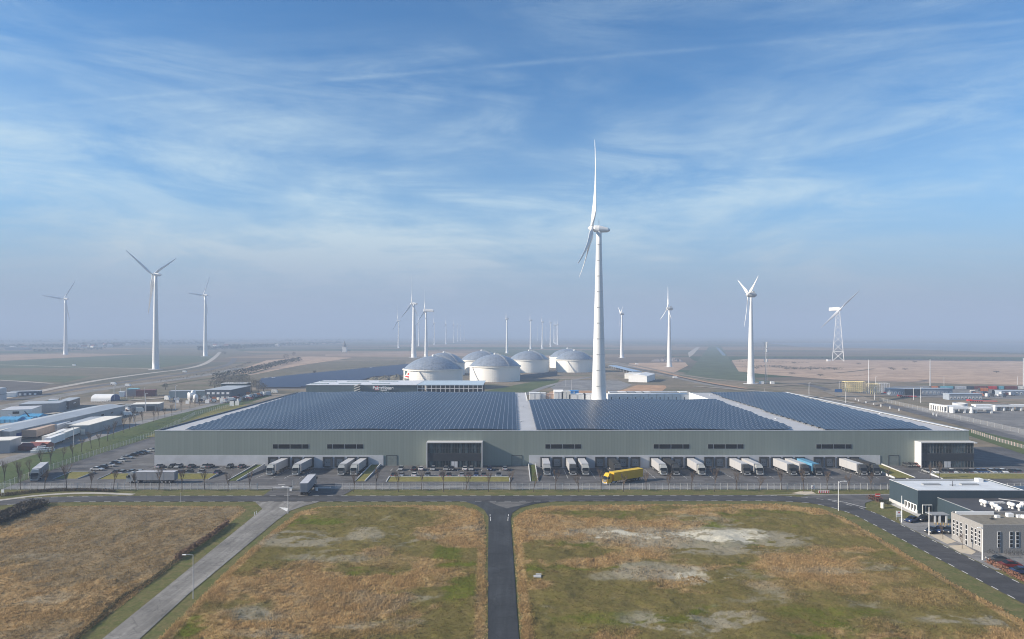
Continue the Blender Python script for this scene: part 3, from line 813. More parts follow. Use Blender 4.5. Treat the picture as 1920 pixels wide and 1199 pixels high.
road('hall_path', [(1668,946),(1676,944),(1728,964),(1722,970)], m_kerb, Z1-0.035)
m_pave = mat('pale_paving', (0.46, 0.40, 0.31), 0.9, var=0.12, scale=1)
road('pale_paving', [(1741,1003),(1766,1002),(1793,1017),(1776,1021)], m_pave, Z1+0.0)
road('pale_paving', [(1778,1024),(1808,1023),(1830,1036),(1822,1041),(1800,1037)], m_pave, Z1+0.0)
sheet('sandy_patch', [(1484,925.5),(1500,922),(1522,922),(1530,926),(1510,928)], m_pave, 0.06)

# grass strips and low walls inside the lot
def walled_strip(x0, x1, y0, y1, m, label, cat='planter'):
    e = empty('grass_ramp', ((x0+x1)/2, (y0+y1)/2, 0), 0, label, cat, 'walled grass strips between the truck yards and the car parks')
    w = 0.28; hx = (x1-x0)/2; hy = (y1-y0)/2
    g = MB(); g.hexa([(-hx+w,-hy,0.03),(hx-w,-hy,0.03),(hx-w,hy,0.03),(-hx+w,hy,0.03),(-hx+w,-hy,0.10),(hx-w,-hy,0.10),(hx-w,hy,0.55),(-hx+w,hy,0.55)]); g.build('turf', m, e)
    for s in (-1, 1):
        k = MB(); xa = s*hx - (w if s > 0 else 0); k.hexa([(xa,-hy,-1.2),(xa+w,-hy,-1.2),(xa+w,hy,-1.2),(xa,hy,-1.2),(xa,-hy,0.28),(xa+w,-hy,0.28),(xa+w,hy,1.0),(xa,hy,1.0)]); k.build('kerb_wall', m_plinth, e)
walled_strip(-101.0, -97.4, 242, 269.3, m_grass_d, 'dark green walled grass strip left of the left truck yard')
walled_strip(-55.6, -51.8, 241, 269.3, m_grass_y, 'yellow green walled grass strip right of the left truck yard')
walled_strip(6.4, 9.3, 241, 269.3, m_grass_d, 'narrow walled grass strip left of the right truck yard')
walled_strip(138.4, 146.0, 247, 269.3, m_grass_y, 'wide walled grass strip at the right end of the right truck yard')
def low_bank(px0, px1, ytop, ybot, label, wall=m_plinth):
    a, b = at(px0, ytop), at(px1, ytop); y0 = at(px0, ybot).y; y1 = a.y
    e = empty('grass_bank', (a.x, y0, 0), 0, label, 'grass bank', 'low grass banks along the car parks')
    Lx = b.x - a.x
    g = MB(); g.hexa([(0,0,0.03),(Lx,0,0.03),(Lx,y1-y0,0.03),(0,y1-y0,0.03),(0.3,0.2,0.06),(Lx-0.3,0.2,0.06),(Lx,y1-y0,0.55),(0,y1-y0,0.55)]); g.build('turf', m_grass_y, e)
    k = MB(); k.box(-0.3,Lx+0.3,y1-y0,y1-y0+0.3,0,0.75)
    for x in (-0.3, Lx): k.hexa([(x,-0.6,0),(x+.3,-0.6,0),(x+.3,y1-y0,0),(x,y1-y0,0),(x,-0.6,0.2),(x+.3,-0.6,0.2),(x+.3,y1-y0,0.75),(x,y1-y0,0.75)])
    k.build('kerb_wall', wall, e)
low_bank(731, 955, 897, 903.5, 'long grass bank with a white kerb wall before the central car park')
low_bank(134, 176, 888, 898, 'short grass bank with a dark kerb wall behind the far left truck', m_grey)
low_bank(208, 408, 891, 899, 'grass bank with a grey kerb wall behind the side-on grey truck', m_grey)
low_bank(1746, 1925, 891, 898, 'long grass bank before the car park of the right entrance')

# ------------------------------------------------------------------ the big warehouse
def big_warehouse():
    e = empty('warehouse', (0, FY, 0), 0, 'huge low green grey distribution warehouse with loading docks and solar roof', 'warehouse')
    XL, XR, D, ZR = -141.3, 180.7, 178.0, 13.82
    MZ, NX0, NX1, ND = 4.13, 9.0, 116.0, 124.0     # the roof notch in the middle of the back
    w = MB()
    # outer shell, front wall split so that the door and windows sit proud of it
    w.box(XL, XR, 0, 0.3, -1.3, ZR, 0)
    for x in (XL, XR-0.3): w.box(x, x+0.3, 0.3, D, -0.2, ZR, 1)
    w.box(XL+0.3, NX0, D-0.3, D, 0, ZR, 0); w.box(NX1, XR-0.3, D-0.3, D, 0, ZR, 0); w.box(NX0, NX1, ND-0.3, ND, 0, ZR, 0)
    w.build('wall', [m_clad, m_clad_y], e)
    for xa, xb in ((NX0-0.3, NX0), (NX1, NX1+0.3)):
        nb = MB(); nb.box(xa, xb, ND, D-0.3, 0, ZR); nb.build('notch_wall', m_white, e)
    r = MB()
    zr = ZR - 0.35
    r.box(XL+0.3, NX0-0.3, 0.3, D-0.3, zr-0.3, zr); r.box(NX0-0.3, NX1+0.3, 0.3, ND-0.3, zr-0.3, zr); r.box(NX1+0.3, XR-0.3, 0.3, D-0.3, zr-0.3, zr)
    r.build('roof', m_roof, e)
    c = MB(); t = 0.12
    c.box(XL-0.1, XR+0.1, -0.1, 0.42, ZR, ZR+t)
    c.box(XL-0.1, XL+0.9, 0.42, D, ZR, ZR+t, 1); c.box(XR-1.5, XR+0.1, 0.42, D, ZR, ZR+t+0.1)
    c.box(XL+0.55, NX0, D-0.5, D, ZR, ZR+t); c.box(NX1, XR-1.5, D-0.5, D, ZR, ZR+t); c.box(NX0, NX1, ND-0.5, ND, ZR, ZR+t)
    c.build('parapet_cap', [mat('parapet_metal', (0.60,0.61,0.62), 0.4, metal=0.2), mat('parapet_dark', (0.07,0.075,0.08), 0.5)], e)
    # pale plinth bands around the docks
    def X(px): return (px-CX)*FY/F
    for x0, x1, z0 in ((XL-0.05, X(719), -1.2), (X(992), X(1650), -1.2)):
        p = MB(); p.box(x0, x1, -0.16, 0, z0, MZ); p.build('plinth', m_plinth, e)
    # strip windows
    for a, b in ((511,579),(613,681),(1022,1090),(1225,1293),(1327,1394.5),(1530,1597)):
        x0, x1 = X(a), X(b); z0, z1 = 6.66, 8.56
        fr = MB(); fr.box(x0, x1, -0.06, 0, z0, z1); f = fr.build('window', m_grey, e)
        W = x1-x0; cuts = [0, .155, .485, .815, 1]
        g = MB()
        for i in range(4): g.box(x0+W*cuts[i]+0.12, x0+W*cuts[i+1]-0.12, -0.085, -0.06, z0+0.1, z1-0.1)
        g.build('pane', m_glass, f)
    # dock shelters
    docks = [512.5,535,557.5,580, 615,637,660,682, 1022,1044.5,1067.5,1089.5, 1124.5,1146.5,1168.5,1191, 1226.5,1248.5,1271,1293.5,
             1328.5,1349.5,1372.5,1395, 1431.5,1454,1476,1498.5, 1533.5,1555,1577.5,1600]
    for px in docks:
        x = X(px); hw = 1.85
        s = MB()
        s.box(x-hw, x-hw+0.55, -0.85, -0.16, -0.45, 3.55); s.box(x+hw-0.55, x+hw, -0.85, -0.16, -0.45, 3.55)
        s.box(x-hw+0.55, x+hw-0.55, -0.85, -0.16, 2.9, 3.55); s.box(x-hw+0.55, x+hw-0.55, -0.55, -0.16, -0.6, -0.15)
        so = s.build('dock_shelter', m_dark, e)
        d = MB(); d.box(x-hw+0.55, x+hw-0.55, -0.22, -0.16, -0.15, 2.9)
        for k in range(1, 5): d.box(x-hw+0.58, x+hw-0.58, -0.24, -0.22, -0.15+k*0.6, -0.11+k*0.6, 1)
        for dx in (-0.45, 0.45): d.box(x+dx-0.2, x+dx+0.2, -0.245, -0.222, 1.25, 1.5, 1)
        d.build('dock_door', [m_grey, m_dark], so)
    # roller doors
    for a, b in ((725,744),(960,978.5),(1666.5,1685)):
        x0, x1 = X(a), X(b)
        f = MB(); f.box(x0-0.15, x0, -0.1, 0, 0, 4.0); f.box(x1, x1+0.15, -0.1, 0, 0, 4.0); f.box(x0-0.15, x1+0.15, -0.1, 0, 4.0, 4.15)
        fo = f.build('roller_door', m_dark, e)
        d = MB()
        for k in range(6): d.box(x0, x1, -0.045, 0, k*4/6+0.03, (k+1)*4/6-0.03)
        d.build('door_leaf', mat('door_green_grey', (0.18,0.205,0.19), 0.5), fo)
    # glazed entrance blocks
    def block(x0, x1, over, nm):
        y = -4.3; zt = 9.9
        b = MB()
        b.box(x0, x0+0.35, y, 0, 0, zt); b.box(x0+0.35, x1 if over else x1-0.35, y, 0, zt-0.30, zt)
        if over: b.box(x1, x1+1.1, y-0.1, 6, zt-0.45, zt)
        else: b.box(x1-0.35, x1, y, 0, 0, zt)
        bo = b.build('entrance_block', mat('entrance_white', (0.52,0.52,0.52), 0.5, var=0.03), e)
        xa, xb = x0+0.35, (x1 if over else x1-0.35)
        g = MB(); g.box(xa, xb, y+0.5, y+0.6, 5.6, zt-0.5); g.box(xa, xb, y+0.5, y+0.6, 0.0, 2.6)
        if over: g.box(xb-0.1, xb, y+0.6, 5.8, 0, 2.6); g.box(xb-0.1, xb, y+0.6, 5.8, 5.6, zt-0.5)
        g.build('glazing', glz, bo)
        l = MB()
        l.box(xa, xb, y+0.42, y+0.6, 2.6, 5.6)
        for k in range(10): l.box(xa, xb, y+0.36, y+0.42, 2.7+k*0.29, 2.83+k*0.29)
        if over: l.box(xb-0.1, xb+0.02, y+0.6, 5.8, 2.6, 5.6)
        l.build('louvre_band', mat('louvre_grey', (0.045,0.047,0.050), 0.55), bo)
        mu = MB(); n = int((xb-xa)/1.15)
        for i in range(n+1):
            x = xa + (xb-xa-0.05)*i/n
            mu.box(x, x+0.05, y+0.42, y+0.5, 5.6, zt-0.5, 0); mu.box(x, x+0.05, y+0.42, y+0.5, 0, 2.6, 0)
        mu.box(xa, xb, y+0.40, y+0.5, 7.55, 7.65)
        if over:
            for i in range(9):
                yy = y+0.7+i*1.15; mu.box(xb, xb+0.05, yy, yy+0.07, 0, 9.4)
        mu.build('mullions', mat('mullion_grey',(0.12,0.125,0.13),.5), bo)
        fl = MB(); fl.box(xa, xb, y+0.7, -0.05, 5.45, 5.6); fl.box(xa, xb, y+0.7, -0.05, 2.45, 2.6); fl.build('floor_slab', m_concrete, bo)
        door = MB(); xm = xa + (xb-xa)*0.5
        for k in range(2): door.box(xm-1.2+k*1.25, xm-0.05+k*1.25, y+0.36, y+0.42, 0.05, 2.4)
        door.build('entrance_door', m_lgrey, bo)
    glz = glazing()
    block((799.5-CX)*(FY-4.3)/F, (904.5-CX)*(FY-4.3)/F, False, 'c')
    block((1727-CX)*(FY-4.3)/F, (1827-CX)*(FY-4.3)/F, True, 'r')
    # roof hatches and gutters break up the pale strips
    for (x, y) in ((-20,60),(4,30),(6,90),(4,150),(120,40),(123,100),(125,160),(178,60),(-90,174),(60,120)):
        h = MB(); h.box(x-0.5, x+0.5, y-0.5, y+0.5, zr, zr+0.5); h.build('roof_hatch', m_lgrey, e)
    return e
def glazing():
    g = G('entrance_glazing', 0.08, 0.4)
    v = g.ramp(g.white(g.math('FLOOR', g.math('DIVIDE', g.xyz()[0], 1.15))), 0, 1, 0.5, 1.9)
    k = g.ramp(g.noise(0.8, 3, 0.6, sc=(2.2, 1, 0.5)), .35, .65, .6, 1.7)
    return g.out(g.scale((0.030, 0.042, 0.046), g.math('MULTIPLY', v, k)))
big_warehouse()

def solar_array(name, label, xl, xr, y0, y1):
    zb = 13.5
    e = empty('solar_array', (0, FY, zb), 0, label, 'solar array', 'solar arrays on the warehouse roof')
    pitch = 6.3; y = y0; i = 0
    while y + 5.6 < y1:
        t = (y - y0)/(y1-y0)
        a = xl[0] + (xl[1]-xl[0])*t; b = xr[0] + (xr[1]-xr[0])*t
        a = round(a/1.95)*1.95; b = round(b/1.95)*1.95 + 0.16
        n = max(4, int((b-a)/5.85)); m = MB(); d = 5.6
        xs = [a + (b-a)*k/n for k in range(n+1)]
        def zz(x, yy): return 0.28*math.sin((x-17)*2*math.pi/43.0)
        for k in range(n):
            xa, xb = xs[k], xs[k+1]
            p = []
            for (x, yy, zo) in ((xa,0,0.42),(xb,0,0.42),(xb,d,1.02),(xa,d,1.02)):
                p.append((x, y+yy, zo+zz(x, yy)+0.1))
            q = [(x_, y_, z_-0.07) for x_, y_, z_ in p]
            m.face(p, 0)
            m.face([q[0], q[1], p[1], p[0]], 1); m.face([q[2], q[3], p[3], p[2]], 1)
            if k == 0: m.face([q[3], q[0], p[0], p[3]], 1)
            if k == n-1: m.face([q[1], q[2], p[2], p[1]], 1)
            m.face(q[::-1], 1)
            if k % 2 == 0:
                m.box(xa, xa+0.1, y+0.3, y+0.4, 0, 0.42+zz(xa, 0), 1); m.box(xa, xa+0.1, y+d-0.5, y+d-0.4, 0, 0.95+zz(xa, 0), 1)
        m.build('panel_row', [m_panel, m_dark], e)
        y += pitch; i += 1
solar_array('a', 'dark blue solar array on the left half of the warehouse roof', (-130, -137.5), (1.9, 1.4), 3.0, 176.5)
solar_array('b', 'dark blue solar array on the middle bay of the warehouse roof', (9.4, 9.6), (112, 117), 3.0, 122.5)
solar_array('c', 'dark blue solar array on the right end of the warehouse roof', (124, 128.5), (168, 178.5), 3.0, 176.5)
ZS = 0.3
# ------------------------------------------------------------------ haze
def haze():
    mb = MB(); mb.box(-GX-2000, GX+2000, -2500, 18500, -3.0, 214.0)
    m = bpy.data.materials.new('haze'); m.use_nodes = True
    n, l = m.node_tree.nodes, m.node_tree.links; n.clear()
    v = n.new('ShaderNodeVolumePrincipled'); o = n.new('ShaderNodeOutputMaterial')
    v.inputs['Color'].default_value = (0.41, 0.515, 0.69, 1)
    v.inputs['Density'].default_value = HAZE_DENSITY
    v.inputs['Anisotropy'].default_value = 0.0
    l.new(v.outputs[0], o.inputs['Volume'])
    ob = mb.build('haze', m); ob['kind'] = 'stuff'; ob['label'] = 'pale blue haze over the plain'; ob['category'] = 'haze'
HAZE_DENSITY = 3.6e-4
haze()

# ------------------------------------------------------------------ wind turbines
def ring(mb, c, u, w, r, n=14): pass
def loft(mb, rings, mi=0, cap=True):
    b = len(mb.v); n = len(rings[0])
    for r in rings: mb.v += [tuple(p) for p in r]
    for k in range(len(rings)-1):
        for i in range(n):
            j = (i+1) % n
            mb.f.append((b+k*n+i, b+k*n+j, b+(k+1)*n+j, b+(k+1)*n+i)); mb.m.append(mi)
    if cap:
        mb.f.append(tuple(b+i for i in reversed(range(n)))); mb.m.append(mi)
        mb.f.append(tuple(b+(len(rings)-1)*n+i for i in range(n))); mb.m.append(mi)
def axis_loft(mb, o, a, prof, n=20, sq=1.0, mi=0):
    a = Vector(a).normalized(); u = a.cross(Vector((0,0,1))).normalized(); w = u.cross(a)
    rr = []
    for (t, r) in prof:
        ringp = []
        for i in range(n):
            th = 2*math.pi*i/n; c, s = math.cos(th), math.sin(th)
            if sq < 1:
                c = math.copysign(abs(c)**sq, c); s = math.copysign(abs(s)**sq, s)
            ringp.append(o + a*t + u*(c*r) + w*(s*r))
        rr.append(ringp)
    loft(mb, rr, mi)
def blade(mb, hub, a, d, R_, tip_bend):
    a = Vector(a); d = Vector(d).normalized(); c = a.cross(d).normalized()
    prof = [(0.02,.018,.018),(0.06,.018,.018),(0.12,.034,.016),(0.20,.050,.012),(0.32,.042,.0085),(0.5,.031,.006),(0.7,.022,.0042),(0.88,.014,.003),(0.97,.008,.002),(1.0,.002,.001)]
    rr = []
    for t, ch, th in prof:
        tw = R(68 - 58*min(1, t*1.6)) if t > .07 else R(60)
        cd = (c*math.cos(tw*0.55) + a*math.sin(tw*0.55)); nd = cd.cross(d)
        o = hub + d*(t*R_) + a*(tip_bend*R_*t*t) + cd*(-0.25*ch*R_ if t > .07 else 0)
        rr.append([o + cd*(math.cos(2*math.pi*i/12)*ch*R_) + nd*(math.sin(2*math.pi*i/12)*th*R_) for i in range(12)])
    loft(mb, rr)
def turbine(hubpx, basepx, Y, Rpx, phases, beta, label, kind='slim', tower_w=None, tilt=5, group='wind turbines on the plain', wseg=0, bend=0.05):
    X = sx(basepx, Y); Rm = Rpx*Y/F; zh = sz(hubpx[1], Y)
    e = empty('wind_turbine', (X, Y, 0), 0, label, 'wind turbine', group)
    a0 = Vector((-math.cos(R(beta)), math.sin(R(beta)), 0))
    a = (a0*math.cos(R(tilt)) + Vector((0,0,math.sin(R(tilt))))).normalized()
    u = Vector((math.sin(R(beta)), math.cos(R(beta)), 0)); w_ = u.cross(a0); 
    up = (Vector((0,0,1)) - a*a.z).normalized()
    r0, r1 = tower_w
    n = 28
    t = MB(); prof = [(r0*1.10, 0), (r0*1.10, 0.6), (r0, 0.8)]
    for k in range(1, 13):
        q = k/12; rr = r0 + (r1-r0)*(q**0.85 if kind != 'concrete' else 1-(1-q)**1.15)
        prof.append((rr, 0.8 + (zh-1.4-0.8)*q))
    t.lathe(prof, n=n); t.build('tower', m_turb, e, smooth=True)
    b = MB(); b.lathe([(r0*2.0,0),(r0*2.0,0.25),(r0*1.2,0.5)], n=24, capt=False); b.build('foundation', m_concrete, e)
    if wseg:
        for k in range(1, wseg):
            q = k/wseg; z = zh*q; rr = r0+(r1-r0)*(1-(1-(z-.8)/(zh-2.2))**1.15)
            j = MB(); j.lathe([(rr+0.02,z-0.11),(rr+0.04,z-0.1),(rr+0.04,z+0.1),(rr+0.02,z+0.11)], n=n, capt=False); j.build('joint_ring', m_lgrey, e, smooth=True)
            d = MB(); th = R(-108); c_ = Vector((math.cos(th), math.sin(th), 0)); s_ = Vector((-math.sin(th), math.cos(th), 0))
            p = c_*(rr+0.04); pts = []
            for dz in (-0.5, 0.1):
                for dr in (0, 0.06):
                    for ds in (-0.9, 0.9): pts.append(p + c_*dr + s_*ds + Vector((0,0,z+dz)))
            d.hexa([pts[0],pts[1],pts[3],pts[2],pts[4],pts[5],pts[7],pts[6]]); d.build('hatch', m_grey, e)
    top = Vector((0, 0, zh)); hub = top + a*(Rm*0.055 + r1*0.9)
    nb = MB()
    if kind == 'concrete':
        axis_loft(nb, top, -a, [(-Rm*0.07,Rm*.018),(-Rm*.05,Rm*.038),(0,Rm*.042),(Rm*.04,Rm*.036),(Rm*.10,Rm*.026),(Rm*.125,Rm*.010)], 20)
        nb.box(-0.2,0.2,-0.2,0.2,zh,zh+Rm*.10)
    elif kind == 'disc':
        axis_loft(nb, top, -a, [(-Rm*.15,Rm*.02),(-Rm*.12,Rm*.065),(0,Rm*.085),(Rm*.12,Rm*.07),(Rm*.17,Rm*.03)], 20)
        nb.box(Rm*.05,Rm*.10,-1,1,zh+Rm*.06,zh+Rm*.11)
    elif kind == 'box':
        axis_loft(nb, top+Vector((0,0,Rm*.02)), -a, [(-Rm*.12,Rm*.055),(-Rm*.11,Rm*.065),(Rm*.36,Rm*.065),(Rm*.38,Rm*.045)], 20, 0.4)
    else:
        axis_loft(nb, top+Vector((0,0,Rm*.01)), -a, [(-Rm*.05,Rm*.025),(-Rm*.04,Rm*.038),(Rm*.10,Rm*.036),(Rm*.15,Rm*.02)], 20, 0.6)
    nb.build('nacelle', m_turb if kind in ('concrete','slim','box') else mat('nacelle_grey', (0.42,0.43,0.44), .5), e, smooth=False)
    hb = MB(); axis_loft(hb, hub, a, [(-Rm*.02,Rm*.020),(-Rm*.01,Rm*.030),(Rm*.01,Rm*.028),(Rm*.03,Rm*.018),(Rm*.042,Rm*.004)], 16)
    hb.build('rotor_hub', m_turb, e, smooth=True)
    for ph in phases:
        th = R(ph); d = u*math.cos(th) + up*math.sin(th)
        bm_ = MB(); blade(bm_, hub, a, d, Rm, bend); bm_.build('blade', m_turb, e, smooth=True)
    return e
def Yb(py): return F*H/(py-CY)
turbine((1116,430), 1123, 530, 166, (90, 210, 330), 6, 'huge near white wind turbine with ringed tower behind the warehouse roof', 'concrete', (5.7, 2.0), 7, 'large wind turbines', 11, 0.09)
turbine((292,516), 292, Yb(693), 76, (30,150,270), 12, 'tall white turbine with one blade down its tower, middle of three on the left', 'slim', (4.9,2.2), 5, 'large wind turbines')
turbine((125,561), 123, Yb(665.5), 45, (55,175,295), 12, 'hazy white wind turbine farthest left over the fields', 'slim', (5.0,2.3), 5, 'large wind turbines')
turbine((385.5,554), 385, Yb(668.5), 43, (65,178,300), 12, 'white wind turbine beside the bend of the embankment road', 'slim', (5.0,2.3), 5, 'large wind turbines')
turbine((776.5,570), 776, Yb(671), 51, (94,214,334), 12, 'taller white wind turbine behind the left storage tank', 'slim', (6.0,2.6), 5, 'large wind turbines')
turbine((799.5,583), 799, Yb(669.5), 40, (91,211,331), 6, 'white wind turbine with long boxy nacelle behind the storage tanks', 'box', (4.2,1.9), 4, 'medium wind turbines')
turbine((1406,553), 1408, Yb(720), 62, (30,150,270), -1, 'white wind turbine beside the antenna mast, one blade straight down', 'disc', (3.9,1.3), 4, 'medium wind turbines')
turbine((1254,579), 1255, Yb(688.5), 41, (90,210,330), -4, 'white wind turbine before the sand heaps, one blade straight up', 'disc', (4.1,1.4), 4, 'medium wind turbines')
turbine((1165,589), 1166, Yb(671.5), 27, (30,150,270), -2, 'small looking white wind turbine just right of the huge near one', 'disc', (4.3,1.5), 4, 'medium wind turbines')
far_t = [(747.4,653,602,32,'farthest left of the hazy far row'),(785.5,649.4,605,24,'between the two taller turbines behind the tanks'),(814.6,647.6,606,20,'just right of the boxy nacelle turbine'),
 (836.4,646,608,17,'standing alone midway along the left row'),(851.3,643,608.6,15,'first of four close together ending the left row'),(858.3,641,609.7,14,'second of four close together ending the left row'),
 (864,640,611,13,'third of four close together ending the left row'),(870.4,639.6,611.6,12,'last and faintest of the left row'),
 (950.5,662.8,598,20,'nearest of the right row, left of the domed tank'),(995,655,601,18,'second of the right row, above the domed tank'),(1017,654,604,16,'third of the right row, between the domed tanks'),
 (1032.3,651,605.5,14,'fourth of the right row'),(1046,647.7,609,13,'rightmost of the tight cluster at the end of the right row'),(1043.3,646.4,609.5,12,'second from right in the tight cluster'),
 (1041,645.3,610,12,'third from right in the tight cluster'),(1038.5,643.8,610.5,11,'leftmost in the tight cluster'),(1007.7,639.5,612,9,'faint one behind the second of the right row'),(1024,640,612,9,'faint one behind the third of the right row')]
for i, (px, by, hy, r, d) in enumerate(far_t):
    turbine((px, hy), px, Yb(by), r, ((95, 215, 335),(80,200,320),(100,220,340))[i % 3], 4, 'small hazy wind turbine ' + d, 'disc' if px > 900 else 'slim', (3.6,1.3), 4, 'small hazy wind turbines in far rows')

def lattice_turbine():
    Y = Yb(677.5); X = sx(1571.5, Y); k = Y/F
    e = empty('lattice_wind_turbine', (X, Y, 0), 0, 'white two bladed wind turbine on a lattice tower beyond the reed field', 'wind turbine', 'medium wind turbines')
    zt = sz(583, Y); w0, w1 = 10.0*k, 2.6*k
    rotz_ = Matrix.Rotation(R(-25.5), 3, 'Z')
    cor = lambda t, i: rotz_ @ Vector(((w0+(w1-w0)*t)*(1 if i in (1,2) else -1), (w0+(w1-w0)*t)*(1 if i > 1 else -1), zt*t))
    for i in range(4):
        m = MB(); m.tube(cor(0,i), cor(1,i), 0.52, 0.42, 6); m.build('leg', m_turb, e)
    lv = [0,.19,.36,.50,.62,.72,.81,.89,.95,1]
    m = MB()
    for a, b in zip(lv, lv[1:]):
        for i in range(4):
            j = (i+1) % 4
            m.tube(cor(a,i), cor(b,j), 0.24, 0.24, 5); m.tube(cor(a,j), cor(b,i), 0.24, 0.24, 5)
            if a in (0,.36): m.tube(cor(b,i), cor(b,j), 0.24, 0.24, 5)
    m.build('bracing', m_turb, e)
    top = Vector((0,0,zt)); ax = Vector((0.245,-0.968,0)).normalized()
    n = MB(); axis_loft(n, top+Vector((0,0,3.5)), ax, [(-22*k,2.0),(-21*k,3.4),(5*k,3.4),(7*k,2.0)], 16, 0.35); n.build('nacelle', m_turb, e)
    b_ = MB(); b_.lathe([(0,-1.8),(1.8,-.9),(2.2,.3),(1.6,1.6)], top, 14); b_.build('yaw_bearing', m_turb, e, smooth=True)
    hub = top + Vector((0,0,3.2)) + ax*(6.5*k)
    h = MB(); axis_loft(h, hub, ax, [(-1.5,1.6),(0,1.9),(2,1.2)], 12); h.build('rotor_hub', m_turb, e)
    u = Vector((-ax.y, ax.x, 0))
    for s in (1, -1):
        q = MB(); blade(q, hub, -ax, (Vector((0.968,0.245,0))*0.80 + Vector((0,0,0.66)))*s, 55*k, 0.0); q.build('blade', m_turb, e, smooth=True)
    for dx in (-26, 3):
        m = MB(); m.box(-2.5,2.5,-1.5,1.5,0,3); 
    hut = empty('transformer_hut', at(1553.5,677.8), 0, 'small white hut left of the lattice wind turbine', 'hut')
    m = MB(); m.box(-3,3,-2,2,0,3.4); m.build('wall', m_white, hut); m = MB(); m.box(-3.2,3.2,-2.2,2.2,3.4,3.7); m.build('roof', m_lgrey, hut)
lattice_turbine()

# antenna mast
def antenna():
    p = at(1436.5, 720); k = p.y/F; h = sz(642, p.y)
    e = empty('antenna_mast', p, 0, 'grey lattice antenna mast with panel antennas right of a wind turbine', 'antenna mast')
    m = MB(); a = 1.0
    leg = [Vector((a*math.cos(R(t)), a*math.sin(R(t)), 0)) for t in (90, 210, 330)]
    for q in leg: m.tube(q, q*0.8+Vector((0,0,h)), .16, .12, 5)
    for i in range(24):
        z0, z1 = h*i/24, h*(i+1)/24
        for j in range(3):
            m.tube(leg[j]+Vector((0,0,z0)), leg[(j+1)%3]+Vector((0,0,z1)), .06, .06, 4)
    m.build('lattice', m_galv, e)
    for z in (h*.97, h*.90, h*.80, h*.56):
        for t in (30, 150, 270):
            q = MB(); c = Vector((1.7*math.cos(R(t)), 1.7*math.sin(R(t)), z)); q.box(c.x-.35,c.x+.35,c.y-.25,c.y+.25,z-1.6,z+1.6); q.build('panel_antenna', m_white, e)
    q = MB(); q.box(-7,-3,-2,1.5,0,2.6); q.build('cabinet', m_white, e); q = MB(); q.box(4,8,-2,1,0,2.4); q.build('cabinet', m_white, e)
antenna()

# ------------------------------------------------------------------ storage tanks
def dome_mat():
    g = G('dome_aluminium', 0.32, 0.5, 0.45)
    x, y, z = g.xyz()
    f = []
    for ang in (0, 60, 120):
        t = g.math('ADD', g.math('MULTIPLY', x, math.cos(R(ang))), g.math('MULTIPLY', y, math.sin(R(ang))))
        fr = g.math('FRACT', g.math('DIVIDE', t, 3.2)); f.append(g.math('LESS_THAN', fr, 0.10))
    ln = g.math('MAXIMUM', g.math('MAXIMUM', f[0], f[1]), f[2])
    v = g.ramp(g.noise(0.3, 4), .3, .7, .8, 1.2)
    return g.out(g.mix(g.math('MULTIPLY', ln, 0.75), g.scale((0.30, 0.34, 0.39), v), (0.42, 0.44, 0.46)))
m_dome = dome_mat()
m_tank = mat('tank_white', (0.80, 0.78, 0.73), 0.45, var=0.03, scale=0.05)
def text_obj(name, body, size, loc, rot, m, parent, ext=0.02, bold=0.0):
    cu = bpy.data.curves.new(name, 'FONT'); cu.body = body; cu.size = size; cu.extrude = ext; cu.align_x = 'CENTER'; cu.align_y = 'CENTER'; cu.offset = bold
    o = bpy.data.objects.new(name + '_tmp', cu); col.objects.link(o)
    bpy.context.view_layer.update()
    me = bpy.data.meshes.new_from_object(o.evaluated_get(bpy.context.evaluated_depsgraph_get()))
    bpy.data.objects.remove(o)
    me.materials.clear(); me.materials.append(m)
    r = bpy.data.objects.new(name, me); r.location = loc; r.rotation_euler = rot; col.objects.link(r); r.parent = parent
    return r
